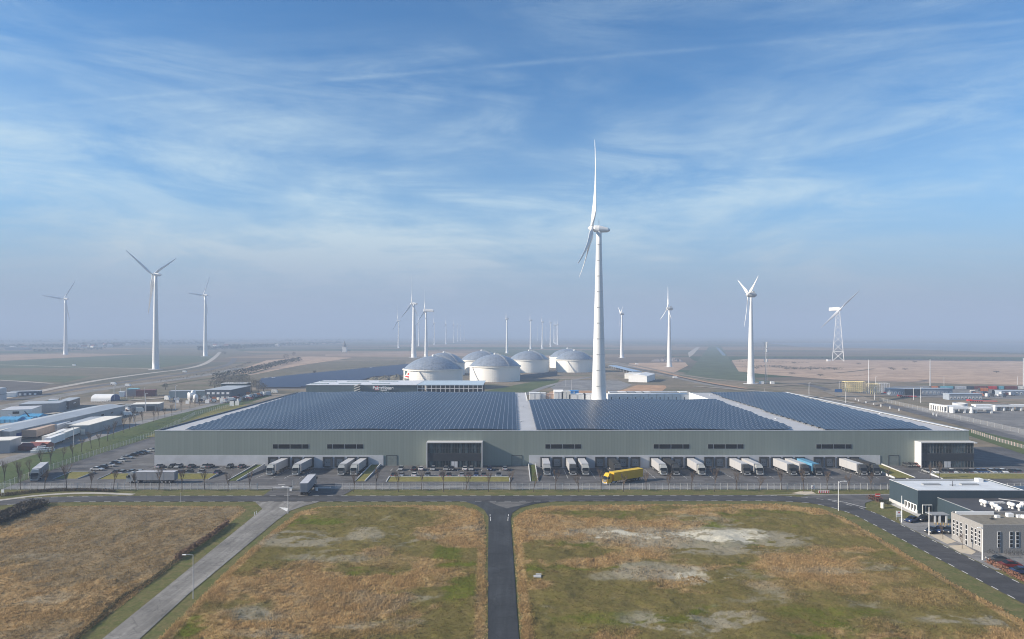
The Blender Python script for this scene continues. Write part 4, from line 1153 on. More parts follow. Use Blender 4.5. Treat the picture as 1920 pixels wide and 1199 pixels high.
def tank(px, Y, rad, hw, rise, label, logo=False, stair=True, sa=-140):
    X = sx(px, Y)
    e = empty('storage_tank', (X, Y, 0), R(0), label, 'storage tank', 'white domed storage tanks')
    w = MB(); prof = [(rad, 0)]
    for i in range(1, 9): prof += [(rad+0.03, hw*i/8-0.12), (rad, hw*i/8)]
    w.lathe(prof, n=72, capt=False); w.build('wall', m_tank, e, smooth=False)
    rm = MB(); rm.lathe([(rad,hw-1.1),(rad+1.1,hw-1.0),(rad+1.1,hw+0.25),(rad-.6,hw+0.25)], n=72, capt=False); rm.build('rim_walkway', m_cream, e)
    d = MB(); Rs = (rad*rad + rise*rise)/(2*rise); p2 = []
    for i in range(0, 17):
        r = (rad-.3)*(1-i/16.0); p2.append((max(r, .02), hw + .2 + math.sqrt(max(Rs*Rs-r*r, 0)) - (Rs-rise)))
    d.lathe(p2, n=72); d.build('dome', m_dome, e, smooth=False)
    v = MB(); v.lathe([(1.3,0),(1.3,1.2),(1.8,1.3),(0.1,2.0)], (0,0,hw+rise), 14); v.build('vent', m_white, e)
    sr = MB()      # railed stair running over the dome
    th = R(sa+95); cc = Vector((math.cos(th), math.sin(th), 0)); ss = Vector((-cc.y, cc.x, 0)); pr = None
    for i in range(0, 15):
        r = rad*(1-i/14.0); q = cc*r + Vector((0,0,hw+.6+math.sqrt(Rs*Rs-r*r)-(Rs-rise)))
        if pr:
            for s in (-.6, .6): sr.tube(pr+ss*s+Vector((0,0,.9)), q+ss*s+Vector((0,0,.9)), .10, .10, 4)
            sr.tube(pr, q, .2, .2, 4)
        pr = q
    sr.build('dome_stair', m_grey, e)
    if stair:
        st = MB(); pr = None
        for i in range(0, 17):
            th = R(sa + 24*i/16.0); q = Vector((math.cos(th)*(rad+.6), math.sin(th)*(rad+.6), hw*(1-i/16.0)))
            if pr: st.tube(pr, q, .38, .38, 4); st.tube(pr*1.01+Vector((0,0,.9)), q*1.01+Vector((0,0,.9)), .10, .10, 4)
            pr = q
        st.build('wall_stair', m_lgrey, e)
    if logo:
        th = R(-145); c = Vector((math.cos(th), math.sin(th), 0)); rz = th + math.pi/2; t = Vector((-math.sin(th), math.cos(th), 0))
        def flat(nm, pts, m):
            q = MB(); fr = [c*(rad+.25-0.5*(x*x)/rad) + t*x + Vector((0,0,17.4-(z0+11.6-z)*.72)) for x, z in pts]; bk = [p - c*.15 for p in fr]
            b = len(q.v); q.v += [tuple(p) for p in fr+bk]; n = len(pts)
            q.f.append(tuple(range(b, b+n))); q.f.append(tuple(range(b+2*n-1, b+n-1, -1))); q.m += [0, 0]
            for i in range(n): q.f.append((b+i, b+n+i, b+n+(i+1)%n, b+(i+1)%n)); q.m.append(0)
            q.build(nm, m, e)
        z0 = hw-13.2
        flat('emblem_green', [(-4.4,z0+5.8),(-1.6,z0+5.8),(1.6,z0+11.6),(-4.0,z0+11.6)], mat('emblem_green', (0.05,0.10,0.09), .6))
        flat('emblem_red', [(1.8,z0+6.0),(4.6,z0+6.0),(4.8,z0+8.6),(3.6,z0+9.0),(2.2,z0+8.2)], m_red)
        flat('emblem_red', [(-3.2,z0+2.6),(4.2,z0+2.6),(3.8,z0+4.8),(-2.4,z0+4.8)], m_red)
        text_obj('lettering', 'vopak', 4.2, c*(rad+0.35)+Vector((0,0,9.3)), (math.pi/2, 0, rz), mat('lettering_dark', (0.04,0.06,0.06), .6), e, 0.08, 0.05)
    return e
tank(812.5, 665, 28.6, 18.4, 12.0, 'white domed tank with red and green emblem, front left of the tank group', logo=True, sa=-112)
tank(928, 768, 28.3, 16.6, 12.6, 'white domed tank front centre, its foot hidden by the canopy end', sa=-150)
tank(832, 880, 27, 15.5, 12.5, 'white domed tank mostly hidden behind the emblem tank', stair=False)
tank(903, 930, 28, 17.0, 12, 'white domed tank behind and left of the front centre one', stair=False)
tank(992, 945, 27.2, 17.2, 11.5, 'white domed tank right of the front centre one', stair=False)
tank(1077, 950, 26.0, 17.0, 12, 'white domed tank beside the huge turbine tower', sa=-118)
tank(1064, 1070, 28, 16.5, 12.5, 'white domed tank peeping out behind the one beside the turbine tower', stair=False)
# retaining bank around the tanks
bk = empty('bund_wall', at(960, 742), 0, 'low grey retaining wall before the tanks', 'wall')
m = MB(); q0, q1 = at(975, 712)-at(960,742), at(1045, 704)-at(960,742)
m.hexa([(q0.x,q0.y,0),(q1.x,q1.y,0),(q1.x,q1.y+3,0),(q0.x,q0.y+3,0),(q0.x,q0.y,5),(q1.x,q1.y,5),(q1.x,q1.y+3,5),(q0.x,q0.y+3,5)]); m.build('wall_face', mat('bund_grey',(0.10,0.13,0.16),.9), bk)
sheet('grass_slope', [(905,735),(960,724),(1010,714),(1050,712),(1040,724),(990,738),(905,740)], m_slope, 0.5)
ribbon('road', [(985,741),(1020,727),(1060,716),(1110,707)], 7, m_asph_light, 0.56)
ribbon('pale_track', [(1030,710.5),(1100,711),(1158,712)], 3, c_path, 0.58)

# ------------------------------------------------------------------ far hall with sign, canopy and stair tower
def far_hall():
    Y = 552.0; z = sz(722.7, Y)
    x0, x1, x2 = sx(574, Y), sx(781, Y), sx(906, Y); yb = 604
    e = empty('far_hall', (0, Y, 0), 0, 'teal grey industrial hall with sign and open canopy behind the left half of the warehouse', 'industrial hall')
    m = MB(); m.box(x0, sx(730,Y), 0, yb-Y, 0, z); m.build('wall', m_fhall, e)
    m = MB(); m.box(sx(730,Y)+.02, x1, 0.6, yb-Y, 0, z); m.build('wall', mat('darker_teal_wall', (0.045,0.075,0.085), .6), e)
    m = MB(); m.box(x0-.3, x1, -.3, yb-Y+.3, z, z+.4); m.build('roof', mat('bright_roof', (0.62,0.64,0.67), .5), e)
    for (a, b, yy) in ((583,615,8),(635,675,8),(697,730,8),(600,630,36),(650,690,36),(710,745,36)):
        m = MB(); m.box(sx(a,Y+yy), sx(b,Y+yy), yy, yy+3, z+.4, z+.9); m.build('rooflight', mat('rooflight_grey',(0.30,0.36,0.38),.4), e)
    m = MB(); m.box(x1+.3, x2, 1, yb-Y, z-.2, z+.3); m.build('canopy_roof', mat('canopy_blue_grey', (0.42,0.52,0.60), .5), e)
    for k in range(15):
        x = x1 + 0.6 + (x2-x1-1.4)*k/14
        q = MB(); q.box(x-.22, x+.22, 1.2, 1.6, 0, z-.2); q.build('canopy_post', m_white, e)
    q = MB(); q.box(x1+.5, x2-.5, 1.25, 1.5, z-3.0, z-2.6); q.build('canopy_rail', m_white, e)
    q = MB(); q.box(x1+1, x2-1, yb-Y-1, yb-Y, 0, z-.2); q.build('rear_wall', mat('rear_brown', (0.10,0.10,0.09), .9), e)
    m_w = mat('sign_white', (0.85,0.85,0.85), .5)
    s = text_obj('sign_lettering', 'BakerHouse', 3.4, (sx(718.5,Y), -.12, z-2.3), (math.pi/2,0,0), m_w, e, 0.05, 0.12)
    s2 = text_obj('sign_lettering', 'logistics', 1.6, (sx(719.5,Y), -.12, z-4.1), (math.pi/2,0,0), m_w, e, 0.05, 0.02)
    q = MB(); lx = sx(706.5,Y)
    q.box(lx-1.6,lx-1.0,-.15,0,z-4.0,z-.9); q.box(lx+1.0,lx+1.6,-.15,0,z-4.0,z-.9); q.box(lx-1.0,lx+1.0,-.15,0,z-1.4,z-.9); q.box(lx-1.0,lx+1.0,-.15,0,z-4.0,z-3.5); q.build('sign_emblem', m_red, e)
    st = MB(); cx = sx(670.5,Y)
    for k in range(7):
        zz = 6.0 + k*1.9 - 4; dz = 1.7
        if zz + dz > z+0.6: break
        st.hexa([(cx-2.4,-2.4,zz),(cx+2.4,-2.4,zz+dz),(cx+2.4,-.1,zz+dz),(cx-2.4,-.1,zz),(cx-2.4,-2.4,zz+.8),(cx+2.4,-2.4,zz+dz+.8),(cx+2.4,-.1,zz+dz+.8),(cx-2.4,-.1,zz+.8)])
    st.build('stair_tower', mat('stair_cream', (0.66,0.63,0.56), .6), e)
far_hall()

# sand heaps left of the emblem tank and by the turbine
def heap(px, py, w, d, h, m, label, seed):
    rng = random.Random(seed); p = at(px, py); mb = MB(); n = 22; rr = []
    for k in range(6):
        t = k/5; rr.append([Vector((math.cos(2*math.pi*i/n)*w/2*(1-t)*(0.85+.3*rng.random()), math.sin(2*math.pi*i/n)*d/2*(1-t)*(0.85+.3*rng.random()), h*(1-(1-t)**1.3)*(0.85+.25*rng.random()))) for i in range(n)])
    for q in rr[0]: q.z = -0.2
    loft(mb, rr); o = mb.build('earth_heap', m, None, p); tag(o, label, 'earth heap', 'heaps of earth and stone')
m_heap = mat('heap_earth', (0.13,0.12,0.09), .95, var=.3, scale=.2, bump=.4, bscale=.4)
for i, (x, y, w, h, l) in enumerate(((702,714.5,20,4.5,'leftmost low earth heap beyond the far hall roof'),(722,714.5,24,6,'middle earth heap beyond the far hall roof'),(744,714.5,24,7.5,'highest earth heap touching the emblem tank'),)):
    heap(x, y, w, 12, h, m_heap, l, i)
m_heap2 = mat('heap_grey', (0.20,0.18,0.18), .95, var=.3, scale=.1)
for i, (x, w, h, l) in enumerate(((1232,26,5,'pale low heap left of the turbine on the plain'),(1245,22,7,'dark heap just left of the turbine tower foot'),(1265,22,7.5,'dark heap just right of the turbine tower foot'),(1275,12,4,'small pale heap at the right end of the heaps'))):
    heap(x, 678, w, 16, h, m_heap2, l, 20+i)

# ------------------------------------------------------------------ simple buildings
def bldg(name, nr, fr, width, h, mw, mr, label, cat='building', group=None, openings=(), over=0.25, gable=0.0, hidden=None):
    """nr: near right ground corner (pixel), fr: far right ground corner; the block runs left of that edge"""
    a, b = at(*nr), at(*fr); d = (b-a); ln = d.length; d.normalize(); rz = math.atan2(d.y, d.x) - math.pi/2
    e = empty(name, a, rz, label, cat, group)
    w = MB()
    if gable: w.side([], 0, 0) if False else None
    w.box(-width, 0, 0, ln, 0, h)
    w.build('wall', mw, e)
    r = MB()
    if gable:
        g_ = gable; o = over
        r.face([(-width-o,-o,h),(-width/2,-o,h+g_),(-width/2,ln+o,h+g_),(-width-o,ln+o,h)][::-1]); r.face([(-width/2,-o,h+g_),(o,-o,h),(o,ln+o,h),(-width/2,ln+o,h+g_)][::-1])
        r.face([(-width-o,-o,h),(o,-o,h),(-width/2,-o,h+g_)]); r.face([(o,ln+o,h),(-width-o,ln+o,h),(-width/2,ln+o,h+g_)]); r.face([(-width-o,-o,h),(-width-o,ln+o,h),(o,ln+o,h),(o,-o,h)])
    else: r.box(-width-over, over, -over, ln+over, h, h+0.3)
    r.build('roof', mr, e)
    for (kind, side, t, wd, z0, z1, m) in openings:
        q = MB()
        if side == 'R': q.box(0, 0.08, ln*t-wd/2, ln*t+wd/2, z0, z1)
        elif side == 'F': q.box(-width*t-wd/2, -width*t+wd/2, -0.08, 0, z0, z1)
        q.build(kind, m, e)
    return e
m_zinc = mat('zinc_roof', (0.36,0.39,0.42), .5, var=.12, scale=.08)
m_cream2 = mat('bright_cream', (0.78,0.74,0.66), .55, var=.05, scale=.2)
m_wgrey = cladding('pale_grey_cladding', (0.36,0.38,0.40), 3.0, axis=1, var=.05, seam=.85)
m_dkblue = mat('dark_blue_wall', (0.05,0.07,0.10), .6)
m_bluedoor = mat('blue_door', (0.03,0.06,0.20), .5)
bldg('storage_shed', (166,815), (229,796), 9.0, 4.6, [m_wgrey], m_cream2, 'long low shed with a bright cream roof beside the embankment road', 'shed', 'industrial sheds on the left', [('door','F',.3,2.2,0,3,m_cream),('door','F',.85,2.5,0,3.2,m_bluedoor)])
bldg('storage_shed', (150,810), (196,795), 7.0, 4.0, [m_wgrey], m_zinc, 'grey roofed lean-to shed behind the bright cream shed', 'shed', 'industrial sheds on the left')
bldg('industrial_hall', (18,830), (235,776), 19.0, 5.2, [m_wgrey], m_zinc, 'very long grey roofed hall on the left industrial estate', 'industrial hall', 'industrial sheds on the left', [('door','R',.06,4,0,3.6,m_bluedoor),('door','R',.25,3,0,3.0,m_dkblue),('window','R',.45,3,2.2,3.2,m_glass),('window','R',.55,3,2.2,3.2,m_glass),('window','R',.65,3,2.2,3.2,m_glass),('window','R',.75,3,2.2,3.2,m_glass),('window','R',.85,3,2.2,3.2,m_glass)], gable=1.2)
bldg('storage_shed', (18,850), (40,842), 40, 5.4, [m_wgrey], m_cream2, 'cream roofed shed cut by the left edge of the picture, nearest the road', 'shed', 'industrial sheds on the left')
bldg('storage_shed', (-4,832), (24,823), 30, 5.6, [m_wgrey], m_cream2, 'pale roofed shed cut by the left edge, behind the nearest one', 'shed', 'industrial sheds on the left', [('door','R',.5,4,0,3.5,m_dkblue)])
bldg('office_block', (59,785.5), (78,778), 16, 5.6, [m_cream], m_lgrey, 'white faced block with one dark window behind the blue tarpaulins', 'building', 'industrial sheds on the left', [('window','F',.5,3.4,3.3,4.8,m_glass)])
bldg('industrial_hall', (110,774), (125,768), 22, 6.0, [m_grey], m_zinc, 'grey flat hall behind the very long hall', 'industrial hall', 'industrial sheds on the left')
bldg('industrial_hall', (129,768), (150,760), 7, 5.5, [m_dark], m_zinc, 'dark block with pale strips behind the very long hall', 'industrial hall', 'industrial sheds on the left', [('window','F',.5,5.0,1.6,2.6,m_cream),('window','R',.5,6.0,2.8,3.5,m_cream)])
bldg('site_office', (107,768), (110,766), 5, 6.5, [mat('pale_cyan',(0.40,0.62,0.62),.5)], m_lgrey, 'small pale cyan cabin on top of the hall yard', 'cabin')
bldg('storage_shed', (298,771), (307,767), 17, 4.6, [m_grey], m_cream2, 'small shed with thin white roof beside the junk yard', 'shed', 'industrial sheds on the left', [('opening','F',.3,5,0,3.4,m_dark),('opening','F',.65,4,0,3.4,m_dark)])
bldg('industrial_hall', (387,746.5), (392,744.8), 28.5, 5.6, [cladding('pale_green_grey', (0.34,0.38,0.37), 2.0, var=.05, seam=.85)], m_zinc, 'long pale corrugated hall at the end of the embankment', 'industrial hall', 'industrial sheds on the left')
wnd = [('window','F',.10+.19*k,2.2,4.6,6.2,m_white) for k in range(5)] + [('window','F',.12,2.5,1,2.8,m_lgrey),('window','F',.3,2.5,1,2.8,m_cream),('window','F',.75,3,1,2.8,m_dark)]
bldg('office_building', (432,750.5), (470,741), 20, 7.8, [mat('slate_wall',(0.075,0.095,0.12),.6)], m_zinc, 'dark slate two storey office with a row of white framed windows', 'office building', None, wnd)
bldg('office_annex', (462,737), (470,735), 22, 8.2, [mat('dark_green_wall',(0.05,0.07,0.065),.7)], m_white, 'dark annex with a bright white roof edge behind the slate office', 'building')
bldg('container_store', (290,743.5), (294,742), 14, 5.0, [m_maroon], m_maroon, 'row of faded red containers forming a wall in the left yard', 'containers')
bldg('silo_shed', (258,742.5), (262,741), 8, 5.5, [m_grey], m_teal, 'grey shed with a pale green roof left of the red containers', 'shed')
bldg('white_cabin', (233,744.5), (236,743.5), 4, 4.2, [m_white], m_white, 'white site cabin beside the arched tent', 'cabin', 'white cabins on the left')
bldg('white_cabin', (30,744.5), (33,743.6), 10, 3.4, [m_white], m_white, 'white cabin at the far left by the highway', 'cabin', 'white cabins on the left')
bldg('garage_row', (74,741.5), (79,740), 21, 3.4, [m_dkblue], m_zinc, 'low dark garage row right of the far left white cabin', 'garage', None, [('door','F',.15+.17*k,1.8,0.3,2.0,m_white) for k in range(5)])
bldg('farm_barn', (58,656.5), (60,656), 70, 9, [mat('barn_wall',(0.42,0.42,0.40),.7)], m_lgrey, 'long hazy barn on the far left plain', 'barn')
bldg('white_hall', (1213,717.4), (1228,712.5), 20, 6.8, [m_white], m_white, 'white hall with blunt roof at the end of the blue greenhouse', 'industrial hall', None, [], gable=1.8)
bldg('white_hall', (1200,711), (1208,708), 18, 5.5, [m_cream], m_cream, 'smaller cream hall joined behind the white hall', 'industrial hall')

# arched tent
def tent():
    a = at(170,753.2); b = at(207,753.2); e = empty('arched_tent', a, 0, 'white arched storage tent with a blue end wall', 'tent')
    ln = b.x-a.x; w = 13; mb = MB(); n = 12; rr = []
    for i in range(n+1):
        th = math.pi*i/n; rr.append((w/2-w/2*math.cos(th), 5.2*math.sin(th)**0.6 if 0 < i < n else 0))
    m = MB(); m.side(rr, 0, ln); m.build('cover', m_white, e, smooth=False)
    m = MB(); m.side([(y*.94+.4, z*.94) for y, z in rr], ln, ln+.2); m.build('end_wall', m_bluedoor, e)
tent()
# silo far left
e = empty('silo', at(3,750), 0, 'grey round silo at the left edge', 'silo'); m = MB(); m.lathe([(3.2,0),(3.2,9),(2.6,9.5),(.2,10)], n=20); m.build('shell', m_lgrey, e, smooth=False); m = MB(); m.lathe([(3.4,4.5),(3.5,4.6),(3.4,4.8)], n=20, capt=False); m.build('ring', m_dark, e)
# greenhouse strip
a, b = at(1146,691), at(1192,703.5); e = empty('solar_canopy', a, math.atan2(b.y-a.y, b.x-a.x), 'long pale blue roofed canopy leading to the white hall', 'canopy')
ln = (b-a).length; m = MB(); m.box(0,ln,-4,8,4.2,4.6); m.build('roof', mat('pale_blue_roof',(0.25,0.36,0.52),.35), e)
m = MB(); m.box(0,ln,7,7.4,0,4.2); m.build('wall', m_dkblue, e)
for k in range(10): m = MB(); m.box(ln*k/9.2+.2, ln*k/9.2+.6, -3.8,-3.4,0,4.2); m.build('post', m_lgrey, e)
# ------------------------------------------------------------------ solar field on the ground
def solar_field():
    e = empty('solar_field', at(620,712), 0, 'wide ground mounted solar field beyond the far hall', 'solar field')
    o = at(620,712); poly = [(v[0]-o.x, v[1]-o.y) for v in wpoly([(486,714.5),(560,706),(680,694),(765,685.5),(765,704),(700,708),(640,727),(487,729.5)])]
    ys = [p[1] for p in poly]; y = min(ys); k = 0
    while y < max(ys):
        xs = []
        for i in range(len(poly)):
            (x0, y0), (x1, y1) = poly[i], poly[(i+1) % len(poly)]
            if (y0 > y) != (y1 > y): xs.append(x0 + (x1-x0)*(y-y0)/(y1-y0))
        xs.sort()
        if len(xs) >= 2:
            m = MB(); d = 6.0
            m.hexa([(xs[0],y,1.0),(xs[-1],y,1.0),(xs[-1],y+d,2.6),(xs[0],y+d,2.6),(xs[0],y,1.1),(xs[-1],y,1.1),(xs[-1],y+d,2.7),(xs[0],y+d,2.7)])
            m.build('panel_row', m_field_panel, e)
        y += 8.0
m_field_panel = mat('field_panel', (0.030,0.043,0.078), .3, var=.06, scale=.05, spec=.5)
solar_field()
sheet('field_soil', [(480,714.5),(560,705),(680,693),(770,684.5),(770,705),(700,709),(640,728),(480,731)], c_plough, 0.34)
for i, (x, y, l) in enumerate(((499,713.5,'left one of two small white huts at the edge of the solar field'),(512.5,712.3,'right one of two small white huts at the edge of the solar field'),(695.5,693.2,'small white hut alone at the back of the solar field'))):
    e = empty('inverter_hut', at(x,y), 0, l, 'hut', 'white huts at the solar field'); m = MB(); m.box(-1.6,1.6,-1.2,1.2,0,2.4); m.build('wall', m_white, e); m = MB(); m.box(-1.8,1.8,-1.4,1.4,2.4,2.7); m.build('roof', m_white, e)
e = empty('village_church', at(646,660.5), 0, 'tiny hazy church with spire on the horizon fields', 'church')
m = MB(); m.box(-6,6,-5,5,0,16); m.build('tower', m_cream, e); m = MB(); m.lathe([(7,16),(4,21),(.3,32)], n=8); m.build('spire', m_dark, e)

# ------------------------------------------------------------------ trucks
def wheel_obj(parent, x, y, r, w, name='wheel'):
    m = MB(); m.tube((x-w/2, y, r), (x+w/2, y, r), r, r, 14)
    o = m.build(name, m_black, parent)
    k = MB(); s = 1 if x > 0 else -1; k.tube((x+s*w/2, y, r), (x+s*(w/2+.03), y, r), r*.55, r*.5, 10); k.build('rim', m_rim, o)
    return o
def truck_proto(cab_m, box_m, roof_m, trailer_len=13.6, box_h=4.0, short=False):
    e = bpy.data.objects.new('truck', None); col.objects.link(e)
    L0 = 0.0   # rear of trailer at y=0, front of the cab at -y
    TL = trailer_len; w = 1.275
    b = MB(); b.box(-w, w, -TL, 0, 1.15, box_h, 0)
    for k in range(1, 7):
        yy = -TL*k/7; b.box(-w-.02, w+.02, yy-.03, yy+.03, 1.15, box_h-.05, 0)
    b.build('trailer_body', [box_m], e)
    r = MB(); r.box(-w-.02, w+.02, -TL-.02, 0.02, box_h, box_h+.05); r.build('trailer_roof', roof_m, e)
    d = MB(); d.box(-w+.05, -.02, 0, .05, 1.25, box_h-.1); d.box(.02, w-.05, 0, .05, 1.25, box_h-.1)
    for x in (-.9, -.4, .4, .9): d.tube((x,.08,1.2),(x,.08,box_h-.15),.02,.02,5)
    d.build('rear_doors', [box_m], e)
    c = MB(); c.box(-.45, .45, -TL-.3, -.1, .85, 1.15); c.box(-w+.1, w-.1, -.15, 0, .45, .6); c.box(-w, -w+.06, -8.6, -5.0, .55, 1.1); c.box(w-.06, w, -8.6, -5.0, .55, 1.1)
    c.box(-.6,-.5,-10.2,-10.1,0,.9); c.box(.5,.6,-10.2,-10.1,0,.9)
    c.build('trailer_chassis', m_dark, e)
    for yy in (-1.7, -3.0, -4.3):
        for x in (-1.08, 1.08): wheel_obj(e, x, yy, .5, .36)
    # tractor: cab-over with raked screen, sleeper roof, side fairings
    y0 = -TL - 3.15; yb = -TL - 0.85
    cb = MB()
    prof = [(y0+.10,.55),(y0,.95),(y0+.02,1.95),(y0+.42,2.95),(y0+.95,3.55),(yb-.1,3.62),(yb,3.5),(yb,.95),(y0+1.75,.95),(y0+1.75,.55)]
    cb.side(prof, -1.22, 1.22, 0); cb.build('cab', cab_m, e)
    sp = MB(); sp.side([(y0+.85,3.52),(y0+1.1,3.9),(yb-.25,3.98),(yb-.1,3.6)], -1.05, 1.05, 0); sp.build('roof_fairing', cab_m, e)
    ws = MB(); ws.face([(-1.13,y0-.005,2.0),(1.13,y0-.005,2.0),(1.08,y0+.40,2.92),(-1.08,y0+.40,2.92)]); ws.face([(-1.13,y0+.03,2.0),(-1.08,y0+.43,2.92),(1.08,y0+.43,2.92),(1.13,y0+.03,2.0)]); ws.build('windscreen', m_glass, e)
    for s in (-1, 1):
        sw = MB(); x = s*1.23; sw.hexa([(x-.012,y0+.35,2.05),(x+.012,y0+.35,2.05),(x+.012,y0+1.25,2.05),(x-.012,y0+1.25,2.05),(x-.012,y0+.6,2.85),(x+.012,y0+.6,2.85),(x+.012,y0+1.25,2.85),(x-.012,y0+1.25,2.85)]); sw.build('side_window', m_glass, e)
        mi_ = MB(); mi_.box(s*1.36-.1, s*1.36+.1, y0+.05, y0+.2, 2.0, 2.75); mi_.build('mirror', m_dark, e)
        hl = MB(); hl.box(s*.92-.2, s*.92+.2, y0-.03, y0+.02, .72, .95); hl.build('headlight', m_lamp, e)
        fa = MB(); fa.box(s*1.2-.04, s*1.2+.04, yb+.02, yb+1.0, .6, 1.0); fa.tube((s*.85,yb+.7,.75),(s*.85,yb+1.7,.75),.3,.3,10); fa.build('fuel_tank', m_galv, e)
    gr = MB()
    for k in range(4): gr.box(-.8,.8,y0-.055,y0-.03,1.08+k*.2,1.16+k*.2)
    gr.build('grille', m_grey, e)
    fp = MB(); fp.box(-1.0,1.0,y0-.03,y0+.012,.98,1.98); fp.build('front_panel', m_black, e)
    bu = MB(); bu.box(-1.2,1.2,y0-.06,y0+.05,.38,.68); bu.build('bumper', m_grey, e)
    ch = MB(); ch.box(-.42,.42,yb-.2,-TL+2.1,.62,.88); ch.box(-.5,.5,-TL+.3,-TL+1.3,.88,1.12); ch.build('tractor_chassis', m_dark, e)
    for x in (-1.03, 1.03): wheel_obj(e, x, y0+1.45, .5, .34)
    for x in (-1.0, 1.0): wheel_obj(e, x, -TL+1.0, .5, .5)
    return e
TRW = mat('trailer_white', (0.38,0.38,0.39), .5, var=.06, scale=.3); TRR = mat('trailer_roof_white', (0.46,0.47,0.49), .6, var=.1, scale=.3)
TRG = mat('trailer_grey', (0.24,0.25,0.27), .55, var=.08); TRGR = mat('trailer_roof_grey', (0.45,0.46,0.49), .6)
TRD = mat('trailer_black', (0.030,0.031,0.032), .5); TRB = mat('trailer_blue', (0.10,0.27,0.42), .5); TRY = m_yellow
CABW = mat('cab_white', (0.33,0.34,0.33), .35, coat=.3); CABD = mat('cab_dark', (0.045,0.047,0.048), .3, coat=.3); CABG = mat('cab_grey', (0.28,0.29,0.29), .35, coat=.3)
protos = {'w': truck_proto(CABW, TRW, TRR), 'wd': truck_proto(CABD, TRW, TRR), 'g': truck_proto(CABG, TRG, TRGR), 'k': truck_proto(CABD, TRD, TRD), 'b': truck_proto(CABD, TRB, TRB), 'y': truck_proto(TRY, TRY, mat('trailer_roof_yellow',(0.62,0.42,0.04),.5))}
used_t = set()
bpy.context.view_layer.update()
def place_truck(kind, x, y, z, rz, label, group='articulated trucks at the warehouse', pitch=0.0):
    o = protos[kind] if kind not in used_t else copy_tree(protos[kind])
    used_t.add(kind)
    o.location = (x, y, z); o.rotation_euler = (pitch, 0, rz)
    tag(o, label, 'truck', group); return o
def yard_z(y): return LZ if y <= YB else LZ + (DOCKZ-LZ)*(y-YB)/(FY+3-YB)
slope = math.atan((DOCKZ-LZ)/(FY+3-YB))
bays = [(535,'w',895,'pale truck at the left end of the left truck yard'),(580,'w',895,'pale truck second from left in the left truck yard'),
 (660,'g',889,'short looking dark grey truck left of the white one beside the grass ramp'),(682,'w',895,'white truck closest to the yellow green grass ramp'),
 (1022,'g',889,'grey truck at the left end of the right truck yard'),(1067.5,'wd',895,'white trailer with dark cab, left one of a close pair'),(1089.5,'w',895,'white truck, right one of the close pair left of the yellow truck'),
 (1146.5,'k',884,'black truck hidden behind the yellow truck'),(1226.5,'w',889,'white truck just right of the yellow truck'),(1248.5,'k',895,'black truck between two white ones right of the yellow truck'),
 (1293.5,'w',895,'white truck standing alone below the double strip windows'),(1372.5,'wd',889,'white trailer with dark cab, left of the pair in the middle right yard'),(1395,'w',889,'white truck, right of the pair in the middle right yard'),
 (1454,'wd',889,'white trailer with dark cab left of the brightest trailer'),(1476,'wd',895,'brightest white trailer, beside the blue one'),(1498.5,'b',895,'truck with a blue trailer'),
 (1577.5,'wd',889,'white trailer with dark cab beside the last black truck'),(1600,'k',895,'black truck at the right end of the right truck yard')]
for px, kd, yb_, lb in bays:
    x = (px-CX)*FY/F
    rear = FY - 1.0 - (0.0 if yb_ >= 894 else -0.0)
    zc = yard_z(rear - 8)
    o = place_truck(kd, x, rear, yard_z(rear), 0, lb, pitch=0)
    o.rotation_euler = (-slope if False else math.atan2(-(yard_z(rear)-yard_z(rear-16)), 16)*-1, 0, 0)
# free standing trucks.  rz: 0 faces the camera (-y)
def place_front(kind, px, py, rz, label, TL=13.6):
    p = at(px, py, LZ); y0 = -(TL+3.15)
    fx, fy = -math.sin(rz)*y0*1.0, math.cos(rz)*y0
    return place_truck(kind, p.x - fx, p.y - fy, LZ, rz, label)
place_front('y', 1134, 909.5, R(-57), 'bright yellow truck crossing the right truck yard')
place_front('g', 64, 903.5, R(24), 'grey truck turning in at the far left corner of the yard')
place_front('g', 240.5, 905.5, R(-90), 'long grey truck seen side-on on the service lane')
# departing trailer: rear faces us
p = at(569.5, 930, 0.1)
place_truck('g', p.x, p.y, 0.1, R(180+6), 'grey truck seen from behind driving in through the gate')

